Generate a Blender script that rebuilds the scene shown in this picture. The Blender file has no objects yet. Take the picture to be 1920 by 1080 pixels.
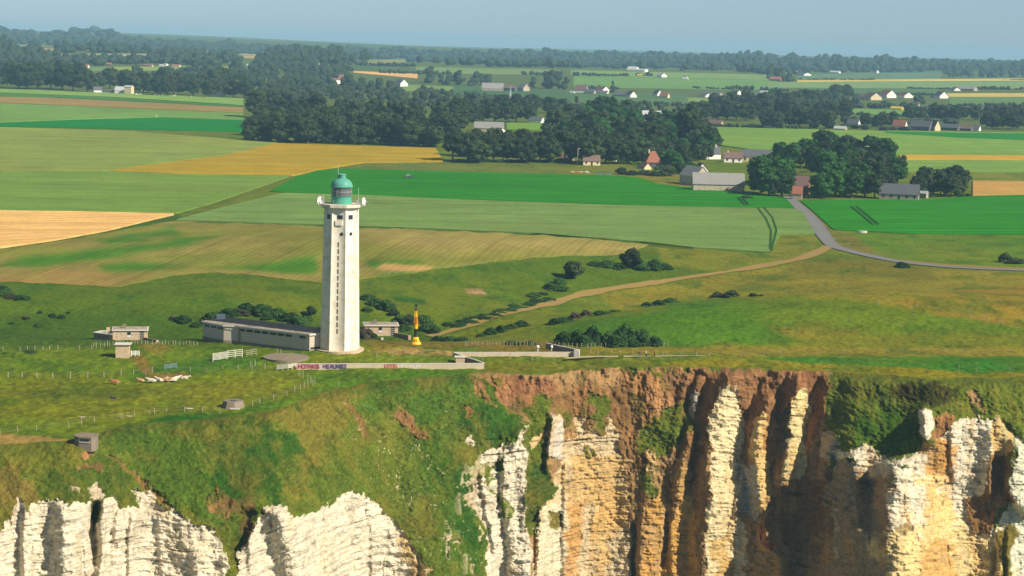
import bpy, bmesh, math, random
import numpy as np
from mathutils import Matrix, Vector

# ------------------------------------------------------------------ camera, sky, sun, exposure
H = 66.2            # eye height above the turf round the lighthouse
FPX = 3500.0        # focal length in photo pixels (1920 wide)
PITCH = math.atan(452.0 / FPX)
ROLL = math.radians(1.4)
F_ = np.array([0.0, math.cos(PITCH), -math.sin(PITCH)])
X0 = np.array([1.0, 0.0, 0.0]); Y0 = np.array([0.0, math.sin(PITCH), math.cos(PITCH)])
XC = X0 * math.cos(ROLL) + Y0 * math.sin(ROLL)
YC = -X0 * math.sin(ROLL) + Y0 * math.cos(ROLL)
scene = bpy.context.scene
C = scene.collection
cam_d = bpy.data.cameras.new("camera"); cam = bpy.data.objects.new("camera", cam_d); C.objects.link(cam)
m = Matrix.Identity(4)
for i in range(3):
    m[i][0] = XC[i]; m[i][1] = YC[i]; m[i][2] = -F_[i]
m[0][3] = 0; m[1][3] = 0; m[2][3] = H
cam.matrix_world = m
cam_d.sensor_width = 36.0; cam_d.lens = 36.0 * FPX / 1920.0
cam_d.clip_start = 1.0; cam_d.clip_end = 60000.0
scene.camera = cam
SUN_AZ = math.atan2(0.87, -0.49)      # clockwise from +Y (view direction): from the right, a little behind the camera
SUN_EL = math.radians(37)
world = bpy.data.worlds.new("World"); scene.world = world; world.use_nodes = True
nt = world.node_tree; nt.nodes.clear()
sky = nt.nodes.new("ShaderNodeTexSky"); sky.sky_type = 'NISHITA'; sky.sun_disc = False
sky.sun_elevation = SUN_EL; sky.sun_rotation = SUN_AZ
sky.air_density = 1.0; sky.dust_density = 0.3; sky.ozone_density = 1.6; sky.altitude = 100
bg = nt.nodes.new("ShaderNodeBackground"); bg.inputs[1].default_value = 0.05
wo = nt.nodes.new("ShaderNodeOutputWorld")
tintn = nt.nodes.new("ShaderNodeVectorMath"); tintn.operation = 'MULTIPLY'; 
stc = nt.nodes.new("ShaderNodeTexCoord"); sxyz = nt.nodes.new("ShaderNodeSeparateXYZ"); nt.links.new(stc.outputs["Generated"], sxyz.inputs[0])   # hazy summer sky: blue low down, warm tint added overhead to neutralise fill light
smr = nt.nodes.new("ShaderNodeMapRange"); smr.interpolation_type = 'SMOOTHSTEP'; smr.inputs[1].default_value = 0.09; smr.inputs[2].default_value = 0.45; nt.links.new(sxyz.outputs[2], smr.inputs[0])
smx = nt.nodes.new("ShaderNodeMix"); smx.data_type = 'VECTOR'; nt.links.new(smr.outputs[0], smx.inputs[0]); smx.inputs[4].default_value = (0.82, 1.07, 1.62); smx.inputs[5].default_value = (1.55, 1.05, 0.62)
nt.links.new(smx.outputs[1], tintn.inputs[1]); nt.links.new(sky.outputs[0], tintn.inputs[0]); nt.links.new(tintn.outputs[0], bg.inputs[0]); nt.links.new(bg.outputs[0], wo.inputs[0])
sd = bpy.data.lights.new("sun", 'SUN'); sd.energy = 5.0; sd.angle = math.radians(0.5); sd.color = (1.0, 0.90, 0.745)
sun = bpy.data.objects.new("sun", sd); C.objects.link(sun)
sv = Vector((math.sin(SUN_AZ) * math.cos(SUN_EL), math.cos(SUN_AZ) * math.cos(SUN_EL), math.sin(SUN_EL)))
sun.rotation_euler = sv.to_track_quat('Z', 'Y').to_euler()
scene.view_settings.view_transform = 'Standard'; scene.view_settings.look = 'None'
scene.view_settings.gamma = 1.0; scene.view_settings.exposure = 0.60
scene.view_settings.use_curve_mapping = False
scene.render.engine = 'CYCLES'
try:
    scene.cycles.volume_bounces = 0; scene.cycles.max_bounces = 6; scene.cycles.transparent_max_bounces = 8
except Exception: pass
rng = random.Random(7)
R = math.radians

# ------------------------------------------------------------------ noise
def _h(ix, iy, iz, seed):
    h = (ix.astype(np.int64) * 374761393 + iy.astype(np.int64) * 668265263 + iz.astype(np.int64) * 2147483647 + seed * 144665) & 0xffffffff
    h = ((h ^ (h >> 13)) * 1274126177) & 0xffffffff
    h = ((h ^ (h >> 16)) * 2246822519) & 0xffffffff
    return ((h ^ (h >> 15)) & 0xffffff) / float(0xffffff)
def vn(x, y, z=0.0, seed=0):
    x = np.asarray(x, float); y = np.asarray(y, float) + 0 * x; z = np.asarray(z, float) + 0 * x
    ix = np.floor(x); iy = np.floor(y); iz = np.floor(z)
    fx = x - ix; fy = y - iy; fz = z - iz
    fx = fx * fx * (3 - 2 * fx); fy = fy * fy * (3 - 2 * fy); fz = fz * fz * (3 - 2 * fz)
    r = 0
    flat = np.all(z == 0)
    for dz in ((0,) if flat else (0, 1)):
        wz = 1.0 if flat else (fz if dz else 1 - fz)
        for dy in (0, 1):
            wy = fy if dy else 1 - fy
            for dx in (0, 1):
                wx = fx if dx else 1 - fx
                r = r + _h(ix + dx, iy + dy, iz + dz, seed) * wx * wy * wz
    return r * 2 - 1
def fbm(x, y, z=0.0, seed=0, o=4, g=0.5):
    a = 1.0; s = 0; t = 0
    x = np.asarray(x, float); y = np.asarray(y, float); z = np.asarray(z, float)
    for i in range(o):
        s = s + a * vn(x * 2 ** i, y * 2 ** i, z * 2 ** i, seed + i * 17); t += a; a *= g
    return s / t * 1.6
def sm(e0, e1, x):
    t = np.clip((x - e0) / (e1 - e0), 0, 1); return t * t * (3 - 2 * t)

# ------------------------------------------------------------------ terrain and pixel <-> ground
def pixdir(px, py):
    px = np.asarray(px, float); py = np.asarray(py, float)
    a = (px - 960) / FPX; b = (py - 540) / FPX
    return [F_[i] + XC[i] * a - YC[i] * b for i in range(3)]
def project(x, y, z):
    z = z - H
    d = x * F_[0] + y * F_[1] + z * F_[2]
    return 960 + FPX * (x * XC[0] + y * XC[1] + z * XC[2]) / d, 540 - FPX * (x * YC[0] + y * YC[1] + z * YC[2]) / d
def flat_at(px, py, z=0.0):
    d = pixdir(px, py); t = (z - H) / d[2]
    return d[0] * t, d[1] * t
GA = []   # relief: (x, y, sx, sy, cos, sin, amp)
def relief(px, py, sx, sy, amp, rot=0.0):
    x, y = flat_at(px, py); GA.append((float(x), float(y), sx, sy, math.cos(R(rot)), math.sin(R(rot)), amp))
for q in ((800, 596, 26, 15, -1.6, 0), (905, 588, 26, 16, -1.8, 0), (1010, 570, 28, 22, -2.6, 0), (1120, 550, 30, 28, -3.4, 0), (1250, 526, 34, 34, -4, 0),
          (1400, 500, 40, 40, -2.5, 0),
          (620, 592, 34, 14, -1.5, 0), (420, 592, 44, 14, -1.7, 0), (200, 590, 50, 15, -1.9, 0), (-60, 590, 60, 15, -2.2, 0),
          (1480, 590, 60, 22, 3.5, 0), (1240, 600, 30, 16, 2.0, 0), (1800, 590, 50, 25, 3.0, 0), (1800, 640, 60, 10, -1.2, 0), (1400, 648, 60, 8, -1.0, 0),
          (500, 480, 80, 40, 2.5, 0), (1100, 480, 70, 30, 2.0, 0)):
    relief(*q)
def terrain(x, y):
    x = np.asarray(x, float); y = np.asarray(y, float)
    r = np.sqrt(x * x + y * y)
    u = np.maximum(r - 450, 0)
    z = 50 * (1 - np.exp(-(u / 3000.0) ** 1.25)) 
    az = x / np.maximum(y, 1)
    z = z + 26 * sm(2200, 6500, r) * sm(0.02, -0.26, az)
    k = sm(1300, 2600, r)
    z = z + k * (9.0 * np.sin(r / 420.0 + 3.1 * az + 0.6) + 5.0 * np.sin(x / 510.0 + r / 900.0 + 1.3))
    for gx, gy, sx, sy, c, s, a in GA:
        dx = x - gx; dy = y - gy
        ux = dx * c + dy * s; uy = -dx * s + dy * c
        z = z + a * np.exp(-0.5 * ((ux / sx) ** 2 + (uy / sy) ** 2))
    near = sm(395, 375, r)
    return z * (1 - near)
def ground(px, py, h=0.0):
    """first hit of the pixel's ray with the terrain raised by h"""
    px = np.atleast_1d(np.asarray(px, float)); py = np.atleast_1d(np.asarray(py, float)); px, py = np.broadcast_arrays(px, py)
    d = pixdir(px, py); n = np.sqrt(d[0] ** 2 + d[1] ** 2)
    ux, uy, tz = d[0] / n, d[1] / n, d[2] / n
    # only march from just above the lowest/highest possible ground
    r0 = np.maximum(240.0, np.where(tz < -1e-5, (12 - H) / np.minimum(tz, -1e-5) * 0.80, 240.0) * 0.9)
    r0 = np.minimum(r0, 9000)
    lo = np.full(px.shape, 240.0); hi = np.full(px.shape, 12000.0); done = np.zeros(px.shape, bool)
    r = lo.copy(); prev = r.copy()
    while True:
        f = H + tz * r - (terrain(ux * r, uy * r) + h)
        hit = (~done) & (f <= 0)
        lo[hit] = prev[hit]; hi[hit] = r[hit]; done |= hit
        if done.all() or r.min() > 12000: break
        prev = r; r = np.where(done, r, r * 1.012 + 0.5)
        if (r[~done] > 12000).all(): break
    for _ in range(18):
        mid = (lo + hi) / 2
        f = H + tz * mid - (terrain(ux * mid, uy * mid) + h)
        lo = np.where(f > 0, mid, lo); hi = np.where(f > 0, hi, mid)
    x, y = ux * hi, uy * hi
    return x, y, terrain(x, y) + h
def G(px, py, h=0.0):
    x, y, z = ground(px, py, h); return Vector((float(x[0]), float(y[0]), float(z[0])))
def mpp(v):      # metres per photo pixel at a point
    return math.hypot(v[0], v[1]) / FPX

# ------------------------------------------------------------------ object helpers
def tag(o, label=None, cat=None, group=None, kind=None):
    if label: o["label"] = label
    if cat: o["category"] = cat
    if group: o["group"] = group
    if kind: o["kind"] = kind
    return o
def empty(name, loc, rz=0.0, label=None, cat=None, group=None):
    o = bpy.data.objects.new(name, None); C.objects.link(o); o.location = loc; o.rotation_euler = (0, 0, rz)
    o.empty_display_size = 1.0
    return tag(o, label, cat, group)
def np_mesh(name, co, faces, mat, smooth=True, cols=None, parent=None, extra=None, loc=None):
    me = bpy.data.meshes.new(name)
    co = np.asarray(co, np.float32).reshape(-1, 3); faces = np.asarray(faces, np.int32)
    n = faces.shape[1]
    me.vertices.add(len(co)); me.vertices.foreach_set("co", co.ravel())
    me.loops.add(faces.size); me.loops.foreach_set("vertex_index", faces.ravel())
    me.polygons.add(len(faces)); me.polygons.foreach_set("loop_start", np.arange(0, faces.size, n, dtype=np.int32))
    me.polygons.foreach_set("loop_total", np.full(len(faces), n, np.int32))
    me.polygons.foreach_set("use_smooth", np.full(len(faces), smooth, bool))
    me.update(calc_edges=True)
    if cols is not None:
        a = me.color_attributes.new("col", 'FLOAT_COLOR', 'POINT')
        cc = np.ones((len(co), 4), np.float32); cc[:, :3] = cols; a.data.foreach_set("color", cc.ravel())
    if extra:
        for k, v in extra.items():
            a = me.attributes.new(k, 'FLOAT', 'POINT'); a.data.foreach_set("value", np.asarray(v, np.float32).ravel())
    me.materials.append(mat)
    o = bpy.data.objects.new(name, me); C.objects.link(o)
    if parent: o.parent = parent
    if loc is not None: o.location = loc
    return o
def grid_faces(nr, nc):
    i = np.arange(nr - 1)[:, None] * nc + np.arange(nc - 1)[None, :]
    return np.stack([i, i + 1, i + nc + 1, i + nc], -1).reshape(-1, 4)
def lin(r, g, b, k=1.0):
    f = lambda c: ((c / 255) / 12.92 if c / 255 <= 0.04045 else ((c / 255 + 0.055) / 1.055) ** 2.4)
    bl = 0.60 if (g > r * 0.95 and g > b * 1.3) else (0.76 if g > b * 1.27 else 0.92)
    return np.array([f(r) * k * 1.03, f(g) * k, f(b) * k * bl])

# ------------------------------------------------------------------ materials
def new_mat(name):
    mt = bpy.data.materials.new(name); mt.use_nodes = True; n = mt.node_tree; n.nodes.clear()
    out = n.nodes.new("ShaderNodeOutputMaterial"); p = n.nodes.new("ShaderNodeBsdfPrincipled")
    p.inputs["Roughness"].default_value = 0.9; p.inputs["Specular IOR Level"].default_value = 0.15
    n.links.new(p.outputs[0], out.inputs[0]); return mt, n, p
def mth(n, op, a, b=None, c=None):
    x = n.nodes.new("ShaderNodeMath"); x.operation = op
    for i, v in enumerate((a, b, c)):
        if v is None: continue
        if isinstance(v, (int, float)): x.inputs[i].default_value = v
        else: n.links.new(v, x.inputs[i])
    return x.outputs[0]
def noise_node(n, scale, detail=3.0, rough=0.55, vec=None, dist=0.0):
    t = n.nodes.new("ShaderNodeTexNoise"); t.inputs["Scale"].default_value = scale; t.inputs["Detail"].default_value = detail
    t.inputs["Roughness"].default_value = rough; t.inputs["Distortion"].default_value = dist
    if vec is not None: n.links.new(vec, t.inputs["Vector"])
    return t.outputs["Fac"]
def mapping(n, scale=(1, 1, 1), rot=(0, 0, 0)):
    tc = n.nodes.new("ShaderNodeTexCoord"); mp = n.nodes.new("ShaderNodeMapping")
    mp.inputs["Scale"].default_value = scale; mp.inputs["Rotation"].default_value = rot
    n.links.new(tc.outputs["Object"], mp.inputs["Vector"]); return mp.outputs[0]
def mulcol(n, col, fac):
    v = n.nodes.new("ShaderNodeVectorMath"); v.operation = 'SCALE'
    n.links.new(col, v.inputs[0]); n.links.new(fac, v.inputs["Scale"]); return v.outputs[0]
def paint_mat(name, color, var=0.25, scale=1.0, rough=0.85, bump=0.0, spec=0.2, tint=None, streak=None):
    """procedural surface: a base colour broken up by two sizes of noise, optional tint blotches and vertical streaks"""
    mt, n, p = new_mat(name)
    vec = mapping(n)
    a = noise_node(n, scale, 4, 0.6, vec); b = noise_node(n, scale * 6, 3, 0.6, vec)
    s = mth(n, 'ADD', mth(n, 'MULTIPLY', a, var * 1.6), mth(n, 'MULTIPLY', b, var * 0.8))
    s = mth(n, 'ADD', s, 1.0 - var * 1.2)
    rgb = n.nodes.new("ShaderNodeRGB"); rgb.outputs[0].default_value = (*color, 1)
    col = rgb.outputs[0]
    if tint is not None:
        mx = n.nodes.new("ShaderNodeMix"); mx.data_type = 'RGBA'
        t = noise_node(n, scale * 2.3, 4, 0.65, vec); rp = n.nodes.new("ShaderNodeMapRange")
        rp.inputs[1].default_value = 0.48; rp.inputs[2].default_value = 0.68; n.links.new(t, rp.inputs[0])
        n.links.new(rp.outputs[0], mx.inputs[0]); n.links.new(col, mx.inputs[6]); mx.inputs[7].default_value = (*tint, 1); col = mx.outputs[2]
    if streak is not None:
        mx = n.nodes.new("ShaderNodeMix"); mx.data_type = 'RGBA'
        t = noise_node(n, 1.0, 4, 0.7, mapping(n, (streak[0], streak[0], streak[1]))); rp = n.nodes.new("ShaderNodeMapRange")
        rp.inputs[1].default_value = 0.50; rp.inputs[2].default_value = 0.72; rp.inputs[4].default_value = streak[3]; n.links.new(t, rp.inputs[0])
        n.links.new(rp.outputs[0], mx.inputs[0]); n.links.new(col, mx.inputs[6]); mx.inputs[7].default_value = (*streak[2], 1); col = mx.outputs[2]
    n.links.new(mulcol(n, col, s), p.inputs["Base Color"])
    p.inputs["Roughness"].default_value = rough; p.inputs["Specular IOR Level"].default_value = spec
    if bump:
        bp = n.nodes.new("ShaderNodeBump"); bp.inputs["Strength"].default_value = bump; bp.inputs["Distance"].default_value = 0.05
        n.links.new(b, bp.inputs["Height"]); n.links.new(bp.outputs[0], p.inputs["Normal"])
    return mt
def land_mat(name, fine=0.45, fscale=0.9, coarse=0.25, rows=None, bumpd=0.25, rock=False, streak=None):
    mt, n, p = new_mat(name)
    at = n.nodes.new("ShaderNodeAttribute"); at.attribute_name = "col"
    vec = mapping(n)
    a = noise_node(n, fscale, 5, 0.7, vec); b = noise_node(n, fscale * 0.12, 4, 0.6, vec)
    s = mth(n, 'ADD', mth(n, 'MULTIPLY', a, fine * 2), mth(n, 'MULTIPLY', b, coarse * 2))
    s = mth(n, 'ADD', s, 1.0 - fine - coarse)
    if rows:
        w = n.nodes.new("ShaderNodeTexWave"); w.wave_type = 'BANDS'; w.bands_direction = 'X'
        w.inputs["Scale"].default_value = rows[1]; w.inputs["Distortion"].default_value = 0.6; w.inputs["Detail Scale"].default_value = 0.2
        n.links.new(mapping(n, (1, 1, 1), (0, 0, rows[0])), w.inputs["Vector"])
        s = mth(n, 'MULTIPLY', s, mth(n, 'ADD', mth(n, 'MULTIPLY', w.outputs["Fac"], rows[2] * 2), 1 - rows[2]))
    if streak is not None:
        tcs = n.nodes.new("ShaderNodeTexCoord"); r1 = n.nodes.new("ShaderNodeMapping"); r1.inputs["Rotation"].default_value = (0, 0, streak); n.links.new(tcs.outputs["Object"], r1.inputs[0])
        r2 = n.nodes.new("ShaderNodeMapping"); r2.inputs["Scale"].default_value = (0.16, 0.006, 1); n.links.new(r1.outputs[0], r2.inputs[0])
        sn = noise_node(n, 1.0, 3, 0.6, r2.outputs[0]); s = mth(n, 'MULTIPLY', s, mth(n, 'ADD', mth(n, 'MULTIPLY', sn, 0.8), 0.6))
        sx = n.nodes.new("ShaderNodeSeparateXYZ"); n.links.new(r1.outputs[0], sx.inputs[0])
        fr_ = mth(n, 'ABSOLUTE', mth(n, 'SUBTRACT', mth(n, 'FRACT', mth(n, 'MULTIPLY', mth(n, 'ADD', sx.outputs[0], mth(n, 'MULTIPLY', sn, 2.0)), 1 / 27.0)), 0.5))
        tl = mth(n, 'MULTIPLY', mth(n, 'GREATER_THAN', fr_, 0.475), 0.16); s = mth(n, 'MULTIPLY', s, mth(n, 'SUBTRACT', 1.0, tl))
    if rock:
        rk = n.nodes.new("ShaderNodeAttribute"); rk.attribute_name = "rock"
        ln = noise_node(n, 1.0, 5, 0.62, mapping(n, (0.16, 0.16, 2.1)), 0.25)
        l1 = mth(n, 'SUBTRACT', 1.0, mth(n, 'MINIMUM', mth(n, 'MULTIPLY', mth(n, 'ABSOLUTE', mth(n, 'SUBTRACT', ln, 0.47)), 26.0), 1.0))
        br = noise_node(n, 1.0, 4, 0.7, mapping(n, (0.9, 0.9, 0.7)))
        gate = n.nodes.new("ShaderNodeMapRange"); gate.inputs[1].default_value = 0.42; gate.inputs[2].default_value = 0.62; n.links.new(br, gate.inputs[0])
        lines = mth(n, 'MULTIPLY', l1, gate.outputs[0])
        ln2 = noise_node(n, 1.0, 4, 0.6, mapping(n, (1.5, 1.5, 0.35)), 0.3)
        l2 = mth(n, 'SUBTRACT', 1.0, mth(n, 'MINIMUM', mth(n, 'MULTIPLY', mth(n, 'ABSOLUTE', mth(n, 'SUBTRACT', ln2, 0.42)), 30.0), 1.0))
        gate2 = n.nodes.new("ShaderNodeMapRange"); gate2.inputs[1].default_value = 0.5; gate2.inputs[2].default_value = 0.62; n.links.new(br, gate2.inputs[0])
        lines = mth(n, 'MAXIMUM', lines, mth(n, 'MULTIPLY', mth(n, 'MULTIPLY', l2, gate2.outputs[0]), 0.8))
        s = mth(n, 'MULTIPLY', s, mth(n, 'SUBTRACT', 1.0, mth(n, 'MULTIPLY', mth(n, 'MULTIPLY', lines, rk.outputs["Fac"]), 0.62)))
    s = mth(n, 'MAXIMUM', s, 0.1)
    n.links.new(mulcol(n, at.outputs["Color"], s), p.inputs["Base Color"])
    p.inputs["Roughness"].default_value = 1.0; p.inputs["Specular IOR Level"].default_value = 0.05
    bp = n.nodes.new("ShaderNodeBump"); bp.inputs["Strength"].default_value = 0.6; bp.inputs["Distance"].default_value = bumpd
    n.links.new(a, bp.inputs["Height"]); n.links.new(bp.outputs[0], p.inputs["Normal"])
    return mt
# ------------------------------------------------------------------ ground paint (what grows or lies where)
K = 0.80     # photo colour of sunlit level ground -> base colour
def poly_mask(X, Y, poly, f):
    P = np.array(poly, float)
    out = np.zeros(X.shape)
    bb = (X > P[:, 0].min() - f) & (X < P[:, 0].max() + f) & (Y > P[:, 1].min() - f) & (Y < P[:, 1].max() + f)
    if not bb.any(): return out
    x = X[bb]; y = Y[bb]; ins = np.zeros(x.shape, bool); d2 = np.full(x.shape, 1e9)
    for i in range(len(P)):
        x1, y1 = P[i - 1]; x2, y2 = P[i]
        c = ((y1 > y) != (y2 > y))
        if y1 != y2: ins ^= c & (x < (x2 - x1) * (y - y1) / (y2 - y1) + x1)
        L = (x2 - x1) ** 2 + (y2 - y1) ** 2 + 1e-9
        t = np.clip(((x - x1) * (x2 - x1) + (y - y1) * (y2 - y1)) / L, 0, 1)
        d2 = np.minimum(d2, (x - x1 - t * (x2 - x1)) ** 2 + (y - y1 - t * (y2 - y1)) ** 2)
    sdv = np.where(ins, 1, -1) * np.sqrt(d2)
    out[bb] = sm(-f, f, sdv)
    return out
def blend(col, mk, c):
    col += (np.asarray(c) - col) * mk[:, None]
GRASS = lin(98, 116, 34, K); OLIVE = lin(118, 112, 42, K); VALLEY = lin(72, 96, 32, K); HILL = lin(72, 112, 32, K)
# name-less paint on the turf: (polygon in photo pixels, colour, feather, raggedness)
TURF = [
 ([(-200, 500), (330, 515), (470, 512), (600, 530), (700, 520), (840, 500), (1000, 482), (1200, 462), (1330, 470), (1500, 470), (1530, 480), (1280, 524), (1050, 562), (830, 625), (800, 640), (600, 650), (-200, 652)], lin(80, 104, 32, K), 8, 10),
 ([(-200, 590), (300, 585), (600, 600), (800, 615), (800, 645), (-200, 655)], lin(66, 92, 34, K), 14, 16),
 ([(330, 520), (600, 540), (900, 520), (1000, 560), (800, 600), (500, 580)], lin(96, 112, 34, K), 20, 20),
 ([(1225, 455), (1330, 468), (1440, 474), (1460, 438), (1530, 440), (1525, 480), (1350, 510), (1250, 500)], lin(112, 118, 44, K), 4, 5),
 ([(1560, 434), (1700, 440), (1960, 442), (1960, 502), (1800, 500), (1650, 482), (1590, 462)], lin(92, 122, 36, K), 3, 3),
 ([(1700, 440), (1960, 446), (1960, 466), (1720, 462)], lin(76, 116, 32, K), 8, 8),
 ([(1120, 556), (1300, 520), (1450, 500), (1560, 482), (1650, 500), (1960, 512), (1960, 570), (1700, 572), (1500, 556), (1300, 560), (1150, 580)], lin(126, 122, 48, K), 7, 10),
 ([(1500, 486), (1600, 480), (1750, 505), (1740, 525), (1560, 520), (1440, 522)], lin(106, 106, 44, K), 10, 12),
 ([(1640, 566), (1800, 545), (1960, 528), (1960, 618), (1800, 598)], lin(136, 116, 42, K), 5, 7),
 ([(1000, 612), (1180, 590), (1330, 562), (1560, 560), (1700, 585), (1960, 622), (1960, 640), (1100, 645)], HILL, 8, 10),
 ([(1220, 600), (1400, 575), (1600, 580), (1750, 610), (1560, 640), (1300, 640)], lin(78, 118, 32, K), 45, 30),
 ([(1450, 612), (1560, 608), (1640, 640), (1500, 642)], lin(122, 114, 44, K), 8, 12),
 ([(1560, 628), (1960, 622), (1960, 652), (1500, 650)], lin(98, 112, 38, K), 6, 8),
 ([(1090, 648), (1400, 650), (1960, 652), (1960, 670), (1430, 668), (1100, 668)], lin(128, 120, 44, K), 4, 5),
 ([(1430, 670), (1500, 666), (1960, 668), (1960, 698), (1700, 692), (1500, 680)], lin(44, 112, 36, K), 3, 4),
 ([(1240, 678), (1420, 672), (1560, 684), (1760, 694), (1960, 698), (1960, 712), (1240, 700)], lin(126, 122, 30, K), 4, 5),
 ([(680, 640), (1000, 640), (1090, 650), (1060, 664), (850, 662), (690, 656)], lin(118, 104, 42, K), 6, 8),
 ([(900, 680), (1240, 672), (1240, 690), (900, 705)], lin(104, 110, 38, K), 5, 6),
 ([(690, 666), (840, 668), (840, 680), (690, 680)], lin(96, 110, 40, K), 5, 6),
 ([(640, 304), (830, 300), (1230, 318), (1240, 332), (1150, 330), (900, 322), (660, 315)], lin(104, 116, 60, K), 2, 3),
 ([(1160, 318), (1300, 330), (1300, 352), (1235, 344), (1200, 332)], lin(120, 116, 56, K), 3, 4),
 ([(1700, 322), (1960, 324), (1960, 340), (1715, 336)], lin(110, 126, 56, K), 2, 2),
 ([(545, 328), (560, 329), (410, 388), (330, 412), (325, 404), (400, 380)], lin(96, 108, 50, K), 2, 2),
 ([(-100, 478), (100, 452), (270, 416), (330, 402), (345, 408), (270, 424), (120, 456), (-100, 486)], lin(66, 96, 40, K), 2, 3),
 ([(330, 410), (600, 420), (800, 428), (1000, 437), (1200, 453), (1300, 463), (1300, 468), (1200, 460), (1000, 443), (800, 434), (600, 427), (420, 421), (330, 416)], lin(44, 84, 32, K), 1.5, 1.5),
 ([(1500, 376), (1518, 380), (1560, 430), (1600, 440), (1640, 470), (1700, 480), (1560, 470)], lin(116, 112, 60, K), 3, 2),
 # near plateau
 ([(-200, 655), (900, 655), (900, 700), (700, 712), (560, 750), (300, 788), (-200, 835)], lin(96, 118, 34, K), 6, 10),
 ([(-200, 700), (300, 712), (520, 718), (420, 770), (200, 790), (-200, 800)], lin(110, 118, 36, K), 20, 20),
 ([(560, 700), (640, 700), (700, 716), (640, 738), (540, 770), (430, 782), (520, 750), (600, 726)], lin(60, 118, 34, K), 10, 10),
 ([(640, 694), (880, 692), (880, 706), (640, 712)], lin(72, 112, 34, K), 5, 6),
 ([(230, 798), (300, 782), (440, 776), (440, 790), (300, 798), (240, 806)], lin(44, 92, 34, K), 4, 6),
 ([(430, 664), (500, 670), (480, 690), (250, 706), (240, 690)], lin(70, 108, 36, K), 8, 10),
 ([(20, 738), (140, 720), (300, 730), (240, 745), (60, 752)], lin(84, 98, 34, K), 12, 14),
 ([(-20, 814), (110, 822), (160, 832), (120, 838), (-20, 834)], lin(150, 128, 80, K), 2, 4),
 ([(260, 648), (300, 640), (330, 656), (290, 664)], lin(120, 112, 50, K), 4, 5),
 ([(240, 670), (262, 662), (292, 702), (278, 708)], lin(120, 104, 50, K), 3, 4),
 ([(288, 702), (345, 696), (350, 706), (290, 710)], lin(140, 110, 62, K), 4, 4),
 ([(770, 654), (850, 660), (850, 670), (790, 667), (690, 658)], lin(160, 134, 92, K), 2, 3),
 ([(735, 555), (800, 562), (795, 570), (740, 565)], lin(44, 84, 32, K), 3, 4),
 ([(870, 541), (905, 540), (914, 552), (880, 550)], lin(176, 136, 110, K), 1.5, 2),
]
def turf_colour(px, py, x, y):
    n1 = fbm(x / 9, y / 9, seed=3); n2 = fbm(x / 38, y / 70, seed=5); n3 = fbm(x / 2.2, y / 3.5, seed=8, o=3)
    col = np.empty(px.shape + (3,))
    col[:] = GRASS
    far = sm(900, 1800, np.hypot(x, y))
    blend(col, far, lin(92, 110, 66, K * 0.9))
    wx = 1.0 * n1; wy = 1.0 * fbm(x / 7, y / 12, seed=11)
    for poly, c, f, rag in TURF:
        blend(col, poly_mask(px + wx * rag * 1.6, py + wy * rag * 0.55, poly, f), c)
    blend(col, sm(0.0, 0.8, n2) * 0.35 * (1 - far), lin(126, 120, 40, K))
    blend(col, sm(0.1, 0.7, n1) * 0.5 * (1 - far), lin(60, 98, 30, K))
    blend(col, sm(0.45, 1.0, n3 + 0.3 * n1) * 0.5 * (1 - far), lin(50, 82, 26, K))
    nf = fbm(x / 0.7, y / 1.3, seed=9, o=2); col *= (1 + 0.28 * np.clip(nf, -1, 1) * sm(520, 400, np.hypot(x, y)))[:, None]
    return col
# ------------------------------------------------------------------ the brink of the plateau (photo pixels)
BRINK = [(-900, 905), (-400, 868), (-200, 850), (0, 834), (60, 830), (110, 826), (160, 822), (200, 806), (240, 797), (300, 790), (430, 783), (520, 768), (600, 734), (640, 726), (700, 716), (800, 708), (880, 702),
         (900, 700), (950, 701), (1040, 700), (1080, 692), (1130, 687), (1200, 685), (1300, 686), (1380, 691), (1480, 694), (1550, 694), (1640, 702), (1720, 708), (1760, 712), (1820, 706), (1920, 706), (2050, 704), (2400, 700), (2900, 690)]
bp_ = np.array(BRINK, float)
bpx = np.linspace(-900, 2900, 1900); bpy_ = np.interp(bpx, bp_[:, 0], bp_[:, 1])
kern = np.exp(-0.5 * (np.arange(-8, 9) / 3.0) ** 2); kern /= kern.sum()
bpy_ = np.convolve(np.pad(bpy_, 8, 'edge'), kern, 'valid') + fbm(bpx / 18, bpx * 0, seed=21) * 2.0 * sm(860, 960, bpx) + fbm(bpx / 60, bpx * 0, seed=22) * 2.0
d_ = pixdir(bpx, bpy_); baz = np.arctan2(d_[0], d_[1]); bt = -d_[2] / np.hypot(d_[0], d_[1])
AZ = np.concatenate([np.linspace(-0.40, -0.285, 40)[:-1], np.linspace(-0.285, 0.285, 1640), np.linspace(0.285, 0.42, 44)[1:]])
te = np.interp(AZ, baz, bt); re = H / te           # the brink lies at level 0
sA, cA = np.sin(AZ), np.cos(AZ)
# plateau: rows evenly spaced in 1/r from the brink to the far hills
NR = 400
u = np.linspace(0, 1, NR) ** 1.0
inv = (1 / re)[None, :] * (1 - u)[:, None] + (1 / 11500.0) * u[:, None]
rr = 1 / inv
PXg = rr * sA[None, :]; PYg = rr * cA[None, :]
PZg = terrain(PXg, PYg)
tuft = 0.14 * fbm(PXg / 1.6, PYg / 2.5, seed=31, o=2) * sm(424, 412, rr) * sm(0, 6, np.arange(NR))[:, None]
tuft += 0.35 * fbm(PXg / 14, PYg / 14, seed=33, o=3) * sm(424, 408, rr) * sm(0, 6, np.arange(NR))[:, None]
tuft[rr > 640] *= 0.3
gx, gy = project(PXg, PYg, PZg)
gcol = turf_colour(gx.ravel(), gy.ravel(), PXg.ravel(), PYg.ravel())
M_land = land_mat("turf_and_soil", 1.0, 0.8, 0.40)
o = np_mesh("ground", np.stack([PXg, PYg, PZg + tuft], -1), grid_faces(NR, len(AZ)), M_land, cols=gcol)
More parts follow.
